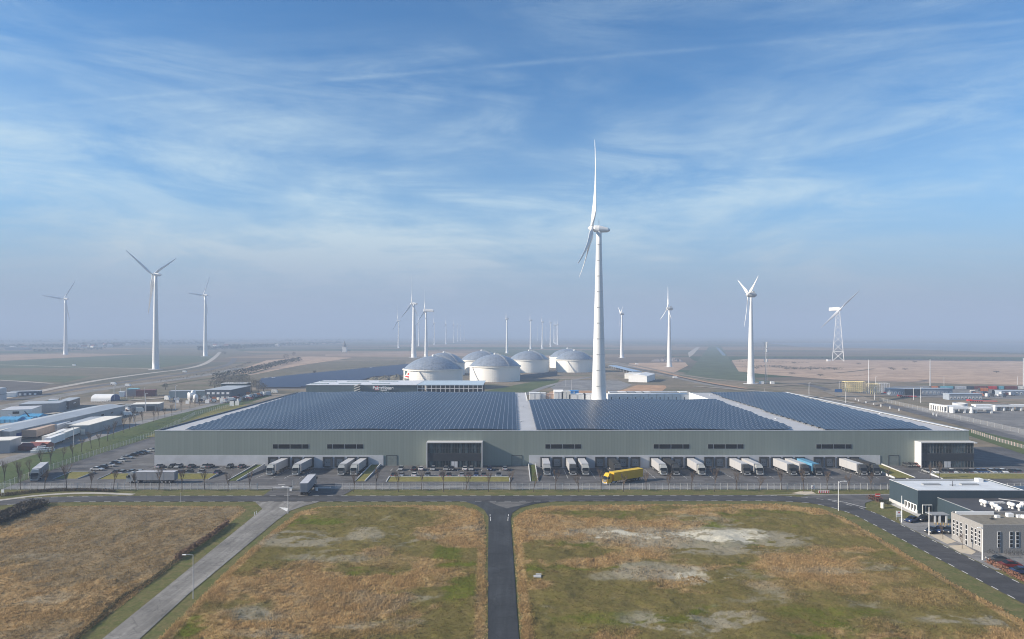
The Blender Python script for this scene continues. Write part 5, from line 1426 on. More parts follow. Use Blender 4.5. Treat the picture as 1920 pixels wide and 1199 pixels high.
# ------------------------------------------------------------------ cars
def car_proto(body_m, style=0):
    e = bpy.data.objects.new('parked_car', None); col.objects.link(e)
    L_, W_ = (4.4, 0.9) if style == 0 else (4.6, 0.92)
    h = L_/2
    b = MB()
    low = [(-h,.32),(-h,.62),(-h+.15,.74),(-h+1.15,.93),(h-.45,.98),(h-.08,.92),(h,.62),(h,.32)]
    rr = []
    for x, s in ((-W_,0),(-W_+.10,1),(W_-.10,1),(W_,0)):
        rr.append([Vector((x, y*(1 if s else .985), z+(0.0 if s else -.05*(z>.6)))) for y, z in low])
    loft(b, rr); b.build('body', body_m, e, smooth=False)
    if style == 0: top = [(-h+1.2,.93),(-h+1.95,1.44),(h-1.0,1.47),(h-.25,.97)]
    else: top = [(-h+1.2,.93),(-h+1.95,1.42),(h-1.55,1.42),(h-.75,.98)]
    g = MB(); rr = []
    for x, k in ((-W_+.06,0),(-W_+.24,1),(W_-.24,1),(W_-.06,0)):
        rr.append([Vector((x, y, z if k else (z if z < 1.1 else z-.0))) if not (z > 1.1 and not k) else Vector((x*0.80, y, z)) for y, z in top])
    loft(g, rr); g.build('windows', m_glass, e)
    r = MB(); y0, y1 = top[1][0]+.08, top[2][0]-.05
    r.hexa([(-.66,y0,1.43),(.66,y0,1.43),(.66,y1,1.45),(-.66,y1,1.45),(-.6,y0+.1,1.50),(.6,y0+.1,1.50),(.6,y1-.1,1.52),(-.6,y1-.1,1.52)]); r.build('car_roof', body_m, e)
    for yy in (-h+.85, h-.85):
        for x in (-W_+.12, W_-.12):
            m = MB(); m.tube((x-.12, yy, .33), (x+.12, yy, .33), .33, .33, 12); m.build('wheel', m_black, e)
    for x in (-.62, .62):
        m = MB(); m.box(x-.2, x+.2, -h-.03, -h+.04, .58, .72); m.build('headlight', m_lamp, e)
        m = MB(); m.box(x-.18, x+.18, h-.04, h+.03, .66, .80); m.build('tail_light', m_red, e)
    return e
CC = {'silver': (0.34,0.35,0.36), 'black': (0.022,0.023,0.026), 'dark grey': (0.085,0.09,0.095), 'white': (0.55,0.55,0.54), 'dark blue': (0.02,0.035,0.10), 'red': (0.17,0.02,0.018), 'light grey': (0.28,0.29,0.30)}
cars = {}; bpy.context.view_layer.update()
def place_car(color, style, x, y, rz, label, group, z=LZ):
    k = (color, style)
    if k not in cars:
        cm = mat('car_' + color.replace(' ', '_'), CC[color], .28, metal=.3 if color not in ('white','black') else 0, var=.03, coat=.5)
        cars[k] = car_proto(cm, style); o = cars[k]; bpy.context.view_layer.update()
    else: o = copy_tree(cars[k])
    o.location = (x, y, z); o.rotation_euler = (0, 0, rz); tag(o, label, 'car', group); return o
rc = random.Random(4)
def row(items, py, group, desc, rz=0.0, jitter=.04, z=LZ, dz=None):
    for i, it in enumerate(items):
        px, c = it[0], it[1]; yy = it[2] if len(it) > 2 else py
        p = at(px, yy, z)
        place_car(c, rc.choice((0,1)), p.x, p.y, rz + rc.uniform(-jitter, jitter) + (math.pi if rc.random() < .3 else 0), ' '.join(f'{c} car, {ORD[i]} from left {desc}'.split()[:16]), group, z)
S, K, D, W, B_, RD, LG = 'silver','black','dark grey','white','dark blue','red','light grey'
row([(752,S),(777,K),(790,W),(812,S),(836,LG),(847,D),(872,W),(884,S),(918,B_),(947,S)], 881.5, 'cars in the central car park, back row', 'in the back row, central car park')
row([(739,K),(753,LG),(777,W),(802,D),(829,D),(842,D),(866,S),(879,D),(893,B_),(907,D),(935,D)], 893.5, 'cars in the central car park, front row', 'in the front row, central car park', math.pi)
row([(300,S),(323,K),(335,S),(359,D),(384,LG),(394,D),(431,D),(454,D)], 877.0, 'cars along the left foot of the warehouse', 'along the pale wall at the left')
row([(219,K),(231,S),(246,D),(262,LG),(305,B_),(341,B_),(355,K),(378,S),(408,B_)], 888.5, 'cars in the left front row', 'in the row behind the long truck')
row([(182,W,882.5),(192,K,879),(204,W,875.5),(216,K,871),(226,W,866.5),(238,S,860.5),(250,K,856),(260,K,853),(271,D,851),(281,W,847)], 0, 'cars in the slanting left column', 'in the slanting column left of the warehouse', math.pi/2)
row([(1700,D),(1710,K),(1719,RD)], 875, 'cars beside the right entrance block', 'by the right entrance block')
row([(1739,S),(1752,W),(1768,D),(1777,K),(1786,W),(1800,D),(1814,K),(1823,S),(1836,B_),(1845,B_),(1860,S),(1870,K),(1881,W),(1897,K),(1906,D)], 887, 'cars in the right car park', 'in the right entrance car park')
for px, py, c, rz, st, l in ((1710,978,B_,-60,1,'dark blue car nearest the white sign before the blue grey hall'),(1731,976,K,-62,0,'black car right beside the flagpole before the blue grey hall'),
   (1747,998,K,-55,1,'black car at the left of the three by the brick office'),(1762,997,B_,-50,1,'blue car in the middle of the three by the brick office'),(1779,998,K,-50,0,'black car half hidden by the brick office corner'),
   (1872,1053,D,-100,1,'dark green grey car at the lower right by the brick office'),(1892,1063,RD,-100,1,'red car at the lower right behind the hedge'),(1912,1075,B_,-100,1,'dark blue car at the lower right edge')):
    p = at(px, py, .12); place_car(c, st, p.x, p.y, R(rz), l, 'cars at the brick office', .08)

# parking bay lines
mb = MB()
for px0, px1, py0, n, ln in ((732,960,884,20,4.6),(730,940,895.5,18,4.6),(296,470,880,14,4.6),(1735,1915,889.5,18,4.4)):
    a, b = at(px0, py0), at(px1, py0)
    for k in range(n+1):
        x = a.x + (b.x-a.x)*k/n; mb.face([(x-.06,a.y,LZ+.008),(x+.06,a.y,LZ+.008),(x+.06,a.y+ln,LZ+.008),(x-.06,a.y+ln,LZ+.008)])
tag(mb.build('bay_marking', m_mark), kind='structure')
# painted dock guide lines
mb = MB()
for px in (490,520,546,569,595,1006,1033,1056,1078,1103,1160,1206,1238,1260,1306,1340,1384,1410,1465,1488,1512,1566,1589):
    x = (px-CX)*FY/F
    for y in range(246, 268, 1):
        if y % 3: 
            z0, z1 = yard_z(y)+.012, yard_z(y+1)+.012; mb.face([(x-.07,y,z0),(x+.07,y,z0),(x+.07,y+1,z1),(x-.07,y+1,z1)])
tag(mb.build('bay_marking', m_mark), kind='structure')
mb = MB(); p = at(528.5, 908.6); mb.face([(p.x-1.2,p.y-.35,LZ+.02),(p.x+1.2,p.y-.25,LZ+.02),(p.x+1.2,p.y+.25,LZ+.02),(p.x-1.2,p.y+.35,LZ+.02)]); tag(mb.build('arrow_marking', m_mark), kind='structure')

# ------------------------------------------------------------------ fences
def mesh_mat():
    m = bpy.data.materials.new('wire_mesh'); m.use_nodes = True
    n, l = m.node_tree.nodes, m.node_tree.links; b = n['Principled BSDF']; b.inputs['Base Color'].default_value = (.5,.5,.5,1); b.inputs['Metallic'].default_value = .2
    b.inputs['Alpha'].default_value = 0.20
    return m
m_mesh = mesh_mat()
def fence(line, spacing, h, label, post_m, mesh=True, group='perimeter fences', post_r=.055, maxp=100):
    o = Vector(line[0]); e = empty('fence', (o.x, o.y, 0), 0, label, 'fence', group)
    acc = 0; posts = []
    for a, b in zip(line, line[1:]):
        a, b = Vector(a), Vector(b); ln = (b-a).length; t = -acc % spacing if acc else 0
        t = (spacing - (acc % spacing)) % spacing
        while t < ln: posts.append(a.lerp(b, t/ln)); t += spacing
        acc += ln
    base = None
    for k, p in enumerate(posts[:maxp]):
        if base is None:
            m = MB(); m.box(-post_r,post_r,-post_r,post_r,0,h); m.hexa([(-post_r,-post_r,h),(post_r,-post_r,h),(post_r,post_r,h),(-post_r,post_r,h),(-post_r-.12,-post_r,h+.22),(post_r-.12,-post_r,h+.22),(post_r-.12,post_r,h+.22),(-post_r-.12,post_r,h+.22)])
            base = m.build('post', post_m, e)
            q = base
        else:
            q = base.copy(); col.objects.link(q); q.parent = e
        q.location = (p.x-o.x, p.y-o.y, 0)
    rest = posts[maxp:]
    if rest:
        m = MB()
        for p in rest: m.box(p.x-o.x-post_r, p.x-o.x+post_r, p.y-o.y-post_r, p.y-o.y+post_r, 0, h)
        r = m.build('far_posts', post_m, e); r['kind'] = 'stuff'
    if mesh:
        m = MB()
        for a, b in zip(line, line[1:]):
            a, b = Vector(a)-o, Vector(b)-o; m.face([(a.x,a.y,.05),(b.x,b.y,.05),(b.x,b.y,h-.05),(a.x,a.y,h-.05)])
        m.build('wire_mesh', m_mesh, e)
        m = MB()
        for a, b in zip(line, line[1:]):
            a, b = Vector(a)-o, Vector(b)-o
            m.tube((a.x,a.y,h-.05),(b.x,b.y,h-.05),.025,.025,4)
        m.build('top_wire', post_m, e)
FYF = Yb(918.6)
fl = lambda px: Vector((sx(px, FYF), FYF, 0))
m_post = mat('fence_post', (0.50,0.50,0.49), .7, var=.1)
fence([fl(-30), fl(484)], 2.23, 2.05, 'front mesh fence left of the gate with pale posts', m_post)
fence([fl(630), fl(1262)], 2.23, 2.05, 'front mesh fence from the gate to the bend of the yellow truck', m_post)
fence([fl(1264), fl(1960)], 2.23, 2.05, 'front mesh fence before the right half of the yard', m_post)
fence([Vector((p.x, p.y, 0)) for p in fw[1:]], 2.9, 2.05, 'side mesh fence climbing along the green slope on the left', m_post)
rl = [at(1822,812), at(1870,828), at(1930,845), at(2050,880)]
fence([Vector((p.x,p.y,0)) for p in rl], 2.6, 1.7, 'pinkish mesh fence along the right side of the warehouse', mat('pink_post', (0.58,0.44,0.42), .7), post_r=.08)
rl = [at(1650,752), at(1760,778), at(1920,815), at(2000,834)]
fence([Vector((p.x,p.y,0)) for p in rl], 7, 2.6, 'thin far fence along the apron on the right', m_galv, mesh=True, post_r=.06)

# boom barriers and sliding gate posts
def boom(px, py, dx, label):
    p = at(px, py, .1); e = empty('boom_barrier', p, 0, label, 'barrier', 'boom barriers at the gate')
    m = MB(); m.box(-.35,.35,-.3,.3,0,1.35); m.build('housing', m_white, e)
    m = MB(); m.box(-.42,.42,-.36,.36,1.35,1.55); m.build('cap', m_dark, e)
    m = MB(); m.box(min(0,dx),max(0,dx),-.42,-.32,1.15,1.32); m.build('boom', m_white, e)
    m = MB(); m.box(dx-.05,dx+.05,-.42,-.32,0,1.15); m.build('rest_post', m_dark, e)
boom(545.5, 920.5, -5.9, 'white boom barrier at the left of the gate'); boom(594, 920.5, 1.6+3.2, 'white boom barrier behind the departing truck')
e = empty('sliding_gate', at(549,914), 0, 'open mesh sliding gate panel beside the boom barrier', 'gate')
m = MB(); m.box(-.08,.08,-.08,.08,0,2.3); m.build('post', m_galv, e); m = MB(); m.box(3.2,3.36,-.08,.08,0,2.3); m.build('post', m_galv, e); m = MB(); m.face([(.08,0,.1),(3.2,0,.1),(3.2,0,2.1),(.08,0,2.1)]); m.build('gate_mesh', m_mesh, e)

# ------------------------------------------------------------------ bare trees
def tree_mesh(seed, h, spread, depth=4, thick=.10):
    rng = random.Random(seed); tr, cr = MB(), MB()
    def br(p, d, ln, r, k, lean):
        n = 3 if k == 0 else 2
        for i in range(n):
            d2 = (d + Vector((rng.uniform(-.16,.16), rng.uniform(-.16,.16), .06))).normalized()
            q = p + d2*(ln/n); mb = tr if k == 0 else cr
            mb.tube(p, q, r*(1-.25*i/n), r*(1-.25*(i+1)/n), 6 if k == 0 else 3, caps=False); p, d = q, d2
        if k >= depth: return
        c = {0: 6, 1: 4, 2: 3, 3: 2}.get(k, 2)
        for j in range(c):
            az = 2*math.pi*(j+rng.random()*.7)/c; tilt = rng.uniform(.28,.62)*spread
            side = Vector((math.cos(az), math.sin(az), 0))
            nd = (d*math.cos(tilt) + side*math.sin(tilt) + Vector((0,0,.22))).normalized()
            br(p - d*rng.random()*ln*(.45 if k == 0 else .4), nd, ln*rng.uniform(.48,.70), r*.55, k+1, lean)
    br(Vector((0,0,0)), Vector((0,0,1)), h*.42, thick, 0, 0)
    return tr, cr
tp = []
for i, (s, h, sp) in enumerate(((1,6.6,1.0),(2,7.0,.75),(5,6.2,1.15),(9,6.8,.9),(12,6.4,.85))):
    e = bpy.data.objects.new('bare_tree', None); col.objects.link(e)
    t, c = tree_mesh(s, h*1.25, sp*.85, 4, .12); t.build('trunk', m_bark, e); c.build('crown', m_twig, e); tp.append(e)
bpy.context.view_layer.update()
ut = set(); rt = random.Random(8)
def place_tree(i, p, label, group, scale=1.0):
    o = tp[i] if i not in ut else copy_tree(tp[i]); ut.add(i)
    o.location = p; o.rotation_euler = (0,0,rt.uniform(0,6.28)); o.scale = (scale,)*3; tag(o, label, 'tree', group)
front = [39,83,126,170,213,255,298,341,384,427,469]
front2 = [663,705,747,789.5,832,874,916,958,1000.5,1042,1085,1127,1169,1212,1254,1296,1339,1381,1423,1465,1507,1551,1592,1634]
for k, px in enumerate(front):
    place_tree(rt.randrange(5), at(px, 919 if k % 2 == 0 else 922), f'bare young tree on the verge left of the gate, {ORD[k]} from the left', 'bare trees along the front fence', rt.uniform(.85,1.1)*(1.15 if px in (126,298) else 1))
for k, px in enumerate(front2):
    place_tree(rt.randrange(5), at(px, 922.5 if k % 2 == 0 else 919), f'bare young tree on the verge right of the gate, {ORD[k]} from the left', 'bare trees along the front fence', rt.uniform(.85,1.12))
sl = [(8,905),(34,905),(55,893),(78,880),(96,872),(118,862),(137,862),(153,848),(171,842),(186,838),(201,828),(212,822),(232,812),(243,806),(254,800),(268,795),(288,792),(296,786),(309,784),(322,780),(340,772),(356,766),(366,763),(374,760),(389,757)]
for k, (px, py) in enumerate(sl):
    place_tree(rt.randrange(5), at(px, py, .2), f'bare young tree on the green slope at the left, {ORD[k]} up from the front', 'bare trees on the green slope', rt.uniform(.9,1.35))
for i, (px, py) in enumerate(((1744,898),(1761,897),(1668,902))):
    place_tree(i, at(px, py), f'bare young tree in the grass bank of the right car park, {ORD[i]} one', 'bare trees near the right entrance', .8)
for i, (px, py, l) in enumerate(((1768,1011,'small dark bushy tree in the left pale paving'),(1804,1029,'small dark bushy tree in the right pale paving'))):
    place_tree(3+i, at(px, py, .1), l, 'trees before the brick office', .55)
# thicket of leafless trees beyond the left office, each with its own crown
m_thick = mat('thicket_twigs', (0.085,0.082,0.068), .95, var=.3, scale=.3)
def thicket_tree(px, py, h, label, seed, m=m_thick, grp='leafless thicket beyond the left offices', scl=None):
    p = at(px, py); e = empty('bare_tree', p, 0, label, 'tree', grp)
    if scl: e.name = 'bush'; e['category'] = 'bush'; e.scale = scl
    rng = random.Random(seed)
    t = MB(); t.tube((0,0,0),(0,0,h*.5),.35,.2,6); t.build('trunk', m_bark_d, e)
    c = MB()
    for k in range(420):
        th, ph = rng.uniform(0,6.28), math.acos(rng.uniform(-.7,1)); r = rng.uniform(.45,1)*h*.42
        q = Vector((math.cos(th)*math.sin(ph)*r*1.1, math.sin(th)*math.sin(ph)*r*1.1, h*.58+math.cos(ph)*r))
        d = Vector((rng.uniform(-1,1), rng.uniform(-1,1), rng.uniform(.2,1.2))).normalized()*h*.13
        s = Vector((rng.uniform(-.3,.3), rng.uniform(-.3,.3), 0)); c.face([q, q+s, q+d])
    c.build('crown', m, e)
places = [(402,735,13),(412,736,12),(424,734,14),(436,736,15),(449,735,15),(460,734,16),(472,736,13),(484,736,12),(494,738,9),(415,728,12),(440,727,13),(458,726,12)]
for k, (px, py, h) in enumerate(sorted(places)):
    thicket_tree(px, py, h, f'grey leafless tree in the thicket beyond the slate office, {ORD[k]} from the left', 40+k)
for k, (px, py, h) in enumerate(sorted(((310,731,6),(536,677,14),(551,668,10),(590,702,5),(640,661,9),(655,661,8),(420,668,12)))):
    thicket_tree(px, py, h, f'lone dark bush out in the left fields, {ORD[k]} from the left', 60+k, grp='lone bushes in the fields')
def hedge(line, h, w, m, label, n, seed, name='hedge', grp=None):
    rng = random.Random(seed); P = [at(*q) for q in line]; o = P[0].copy(); mb = MB()
    seg = [(b-a).length for a, b in zip(P, P[1:])]; tot = sum(seg)
    for _ in range(n):
        t = rng.random()*tot; i = 0
        while t > seg[i] and i < len(seg)-1: t -= seg[i]; i += 1
        p = P[i].lerp(P[i+1], min(1, t/seg[i])) - o
        q = p + Vector((rng.uniform(-w,w), rng.uniform(-w,w), rng.random()**.8*h)); s = h*.22
        v = [q + Vector((rng.uniform(-s,s), rng.uniform(-s,s), rng.uniform(-s,s)*.9)) for _ in range(3)]
        mb.face(v)
    x = mb.build(name, m, None, o); tag(x, label, 'hedge', grp); return x
m_hd = mat('dark_hedge', (0.045,0.052,0.035), .95, var=.3, scale=.2); m_hr = mat('red_hedge', (0.20,0.10,0.065), .95, var=.3, scale=1)
hedge([(400,712),(450,703),(500,691),(530,683),(562,677)], 7, 4, m_hd, 'dark hedgerow running diagonally over the left fields', 2600, 1, grp='field hedges')
hedge([(300,717.5),(360,708),(400,699),(440,692),(472,680)], 3, 3, m_hd, 'broken dark hedge beside the highway', 700, 2, grp='field hedges')
hedge([(1852,1056),(1880,1070),(1905,1084),(1935,1100)], 1.1, .5, m_hr, 'reddish brown beech hedge at the lower right car park', 1500, 3)
hedge([(-20,985),(0,973),(30,965),(55,955),(62,949)], 1.6, 3.4, mat('bramble_dark_brown', (0.075,0.062,0.045), .95, var=.4, scale=.5), 'dark bramble thicket at the left edge below the road', 9000, 4, 'bramble_thicket')
hedge([(0,931),(60,924),(110,921),(170,921),(215,923)], .9, .8, mat('brown_scrub',(0.10,0.075,0.05),.95,var=.3), 'low brown scrub along the cycle path at the left', 5200, 5, 'roadside_scrub')
hedge([(428,982),(400,1005),(345,1040),(330,1052)], 1.2, .5, mat('brown_reed',(0.20,0.13,0.085),.95,var=.3), 'brown reeds lining the side road ditch', 3200, 6, 'reed_strip')
hedge([(330,1052),(290,1085),(225,1125),(150,1195),(110,1225)], .6, .4, mat('bramble_brown', (0.085,0.08,0.045), .95, var=.35), 'dark low brambles along the left plot edge', 5200, 7, 'bramble_strip')
hedge([(1632,936),(1650,941)], 1.3, 1.0, mat('rust_shrub',(0.11,0.055,0.04),.95,var=.3), 'rust brown shrub beside the red and white sign', 500, 8, 'shrub')
hedge([(1655,944),(1668,946)], .9, .9, m_hd, 'low dark shrub at the corner of the blue grey hall', 400, 9, 'shrub')
# distant tree lines, villages: one mass in the haze
rng = random.Random(3); mb = MB()
for (x0, y0, x1, y1, h, n) in ((-100,652,230,650,12,900),(60,660,200,655,8,250),(150,648,420,645,14,900),(370,657,520,650,12,500),(430,652,640,644,12,600),(-100,643,700,640,16,800),(1100,641,1920,643,8,500),(1450,672,1900,675,2.5,600)):
    for _ in range(n):
        t = rng.random(); p = at(x0+(x1-x0)*t, y0+(y1-y0)*t+rng.uniform(-.8,.8)); s = h*.5
        q = p + Vector((0,0,rng.random()*h*.7)); mb.face([q+Vector((rng.uniform(-s,s)*1.6, rng.uniform(-s,s), rng.uniform(-s*.6,s))) for _ in range(3)])
tag(mb.build('distant_woods', mat('far_wood', (0.03,0.045,0.035), .95)), 'hazy lines of trees far off on the plain', 'woods', kind='stuff')
vil = [(24,655),(45,656),(150,651),(158,653),(166,650),(175,652),(188,651),(196,649),(206,651),(220,649),(240,648),(404,650),(410,652),(425,651),(520,650),(541,647)]
for k, (px, py) in enumerate(vil):
    p = at(px, py); e = empty('farmhouse', p, rng.uniform(-.5,.5), f'tiny hazy farmhouse on the left horizon, {ORD[k]} from the left', 'house', 'hazy farmhouses')
    m = MB(); m.box(-9,9,-6,6,0,6); m.build('wall', m_cream, e); m = MB(); m.side([(-6.5,6),(0,11),(6.5,6)], -9.5, 9.5); m.build('roof', m_maroon if k % 2 else m_grey, e)

hedge([(1400,690),(1450,689),(1490,693),(1530,692),(1575,694)], 3.5, 7, m_hd, 'broken band of dark scrub across the reed land', 1500, 31, 'scrub_band')
hedge([(1380,679),(1480,681),(1520,682)], 3, 6, m_hd, 'thin far band of scrub along the back of the reed land', 600, 32, 'scrub_band')
hedge([(1500,708),(1560,709),(1640,703),(1700,704)], 1.5, 4, m_hd, 'low dark weeds along the track in the reed land', 500, 33, 'weed_band')
hedge([(180,758),(260,746),(330,742)], 1.5, 4, m_hd, 'low dark weeds in the left yard by the arched tent', 700, 34, 'weed_band')
hedge([(30,905),(120,868),(220,828),(330,786),(400,764)], 1.0, 4, m_hd, 'dark weeds scattered down the green slope', 1800, 35, 'weed_band')
# reed bushes on the right reed land
for k, (px, py) in enumerate(sorted(((1489,682),(1475,693),(1490,693),(1505,693),(1520,694),(1530,693),(1545,694),(1555,692),(1565,694),(1538,705),(1610,683),(1670,692),(1675,694),(1697,694),(1715,680),(1868,699),(1418,692),(1485,702)))):
    thicket_tree(px, py, 5.5, f'low dark bush on the reed land, {ORD[k]} from the left', 90+k, m_hd, 'low bushes on the reed land', (1.9, 1.3, .42))
# ------------------------------------------------------------------ blue grey hall and brick office at the lower right
def right_hall():
    e = empty('warehouse_hall', (117.5, 197.5, 0), 0, 'dark blue grey hall with pale flat roof at the lower right', 'industrial hall')
    W_, D_, Z = 30.8, 15.0, 6.75
    w = MB(); w.box(0, W_, 0, .25, 0, Z, 0); w.box(0, .25, .25, D_, 0, Z, 1); w.box(W_-.25, W_, .25, D_, 0, Z, 1); w.box(.25, W_-.25, D_-.25, D_, 0, Z, 0); w.build('wall', [m_hall, m_hall_y], e)
    r = MB(); r.box(.25, W_-.25, .25, D_-.25, Z-.5, Z-.25); r.build('roof', mat('hall_roof_white', (0.56,0.59,0.62), .6, var=.12, scale=.25), e)
    c = MB(); c.box(-.05,W_+.05,D_-.3,D_+.05,Z,Z+.12); c.box(-.05,.25,-.05,D_-.3,Z,Z+.12); c.box(W_-.25,W_+.05,-.05,D_-.3,Z,Z+.12); c.box(.25,W_-.25,-.05,.25,Z,Z+.12); c.build('parapet_cap', m_lgrey, e)
    for x in (9.0, 20.5):
        q = MB(); q.box(x-2.6,x+2.6,8.0,9.2,Z-.25,Z+.15); q.build('rooflight', m_grey, e)
    q = MB(); q.tube((14.5,7,Z-.25),(14.5,7,Z+1.3),.12,.08,6); q.box(13.6,15.4,6.9,7.1,Z,Z+.15); q.build('vent_pipe', m_dark, e)
    q = MB(); q.box(26,27.6,12.6,14.4,Z-.25,Z+.7); q.build('roof_unit', m_white, e)
    q = MB(); q.box(-.12,0,.2,14.9,0,1.0); q.build('plinth', m_concrete, e)
    for k in range(4):
        y = .4 + k*1.55
        f = MB(); f.box(-.2,-.12,y,y+1.45,.1,2.5); fo = f.build('window', m_white, e)
        g = MB(); g.box(-.24,-.2,y+.22,y+.65,1.0,2.3); g.box(-.24,-.2,y+.85,y+1.25,.4,2.3); g.build('pane', m_glass, fo)
    f = MB(); f.box(1.2,4.0,-.12,0,0,2.7); fo = f.build('entrance', m_white, e); g = MB()
    for k in range(3): g.box(1.35+k*.9,2.05+k*.9,-.16,-.12,.1,2.5)
    g.build('pane', m_glass, fo)
    f = MB(); f.box(5.6,9.8,-.12,0,.9,2.3); fo = f.build('window', m_white, e); g = MB()
    for k in range(5): g.box(5.75+k*.82,6.4+k*.82,-.16,-.12,1.0,2.2)
    g.build('pane', m_glass, fo)
right_hall()
def low_block():
    x0, x1, y0, y1, Z = 123.0, 160.0, 173.9, 197.35, 4.75
    e = empty('low_block', (x0, y0, 0), 0, 'low dark roofed block with white ventilators between the hall and the brick office', 'building')
    W_, D_ = x1-x0, y1-y0
    w = MB(); w.box(0,.25,0,D_,0,Z,0); w.box(.25,W_,0,.25,0,Z,0); w.box(W_-.25,W_,.25,D_,0,Z,0); w.build('wall', [m_hall_y], e)
    r = MB(); r.box(.25,W_-.25,.25,D_,Z-.5,Z-.2); r.build('roof', mat('bitumen_roof',(0.050,0.052,0.060),.85,var=.2,scale=.3), e)
    c = MB(); c.box(-.05,.25,0,D_,Z,Z+.1); c.box(W_-.25,W_+.05,0,D_,Z,Z+.1); c.build('parapet_cap', m_grey, e)
    vents = [(1841,946),(1847,948.5),(1861,952),(1868,955.5),(1893,951),(1899,953),(1911,956),(1917,952),(1874,960)]
    for px, py in vents:
        Y = F*(H-Z)/(py-CY); x = (px-CX)*Y/F - x0; y = Y - y0
        v = MB(); v.lathe([(.32,0),(.32,.7),(.62,.8),(.66,1.25),(.45,1.55),(.1,1.65)], (x,y,Z-.2), 12); v.build('ventilator', m_white, e, smooth=True)
    for px in (1809.5,1814):
        Y = 184; x = (px-CX)*Y/F - x0
        v = MB(); v.tube((max(.5,x),4,Z-.2),(max(.5,x),4,Z+1.2),.10,.10,6); v.build('flue', m_lgrey, e)
    d = MB(); Y = F*(H-Z)/(943-CY); xa, xb = (1850-CX)*Y/F-x0, (1884-CX)*Y/F-x0
    for k in range(13): d.box(xa+(xb-xa)*k/13, xa+(xb-xa)*(k+.6)/13, Y-y0-.5, Y-y0+.5, Z-.2, Z+.25)
    d.build('duct_grille', m_lgrey, e)
    d = MB(); d.tube((W_*.42,D_-3,Z+.4),(W_*.78,D_-14,Z+.4),.09,.09,5); d.build('roof_pipe', m_lgrey, e)
    # a second, higher wing on the right
    h = empty('side_wing', (148.6, 183, 0), 0, 'dark wing with a black sloping roof at the right edge behind the ventilators', 'building')
    w = MB(); w.box(0,22,0,24,0,5.6); w.build('wall', m_hall, h); r = MB(); r.hexa([(-.2,-.2,5.6),(22,-.2,5.6),(22,24.2,5.6),(-.2,24.2,5.6),(-.2,-.2,5.8),(22,-.2,6.4),(22,24.2,6.4),(-.2,24.2,5.8)]); r.build('roof', mat('black_panel_roof',(0.02,0.025,0.04),.3), h)
    c = MB(); c.box(-.25,-.2,-.2,24,5.5,5.95); c.build('roof_edge', m_galv, h)
low_block()
def office():
    x0, y0, W_, D_, Z = 111.8, 162.0, 22.0, 11.8, 6.75
    e = empty('brick_office', (x0, y0, 0), 0, 'grey brick office with columns of small dark windows at the lower right', 'office building')
    w = MB(); w.box(0,W_,0,.3,0,Z); w.box(0,.3,.3,D_,0,Z); w.box(W_-.3,W_,.3,D_,0,Z); w.box(.3,W_-.3,D_-.3,D_,0,Z+.15); w.build('wall', m_brick, e)
    r = MB(); r.box(.3,W_-.3,.3,D_-.3,Z-.9,Z-.6); r.build('roof', mat('gravel_roof',(0.17,0.155,0.125),.95,var=.25,scale=1.2), e)
    c = MB(); c.box(.9,10.5,D_-.6,D_-.3,Z-.6,Z+.25); c.build('roof_upstand', m_white, e)
    def column(face, t, door=False):
        f = MB(); n = 4; z0, z1 = (1.35, 5.15) if not door else (0.15, 5.3); hw = .42
        if face == 'L': f.box(-.07,0,t-hw,t+hw,z0,z1)
        else: f.box(t-hw,t+hw,-.07,0,z0,z1)
        fo = f.build('entrance_door' if door else 'window', m_lgrey, e)
        g = MB(); hgt = (z1-z0)/n
        for k in range(n):
            a, b = z0+k*hgt+.12, z0+(k+1)*hgt-.1
            if face == 'L': g.box(-.10,-.07,t-hw+.12,t+hw-.12,a,b)
            else: g.box(t-hw+.12,t+hw-.12,-.10,-.07,a,b)
        g.build('pane', m_glass, fo)
    for px in (1789,1795.4,1802.5,1823,1830,1837): column('L', 111.8*F/(px-CX) - y0)
    column('L', 111.8*F/(1812.5-CX) - y0, True)
    for px in (1873,1896,1907.5): column('F', sx(px, 162) - x0)
    q = MB(); q.tube((5.0-1.2,-.1,.2),(5.0-1.2,-.1,4.6),.05,.05,6); q.build('downpipe', m_dark, e)
    for x, y, s in ((13.2,9.5,.7),(15.0,8.8,.5),(16.0,8.2,.6),(17.2,7.2,.8),(18.2,6.4,.7),(19.0,5.8,.6),(9.5,8.6,.5)):
        q = MB(); q.box(x-s,x+s,y-s*.7,y+s*.7,Z-.6,Z-.6+s*1.3); q.build('roof_unit', m_white, e)
    q = MB(); q.tube((7,7,Z-.6),(7,7,Z+.2),.15,.15,6); q.box(6.5,7.5,6.8,7.2,Z-.5,Z-.3); q.build('roof_drain', m_dark, e)
office()
e = empty('bicycle_shelter', at(1748,981,.1), 0, 'small grey bicycle shelter with white panels left of the brick office', 'shelter')
m = MB(); m.box(-.2,4.8,-.1,3.0,2.1,2.3); m.build('roof', m_grey, e)
m = MB(); m.box(0,4.6,1.2,2.8,0,2.1); m.build('back_wall', m_dark, e)
for x in (.5, 1.8, 3.6): m = MB(); m.box(x,x+.55,-.02,.06,0.05,2.1); m.build('panel', m_white, e)
for k in range(6):
    o = MB(); o.lathe([(.06,0),(.06,.5),(.01,.55)], n=6); b = o.build('yellow_bollard', m_yellow, None, at(1753+k*5.2, 983.5+k*.5,.1)); tag(b, f'short yellow bollard before the bicycle shelter, {ORD[k]} from the left', 'bollard', 'yellow bollards')
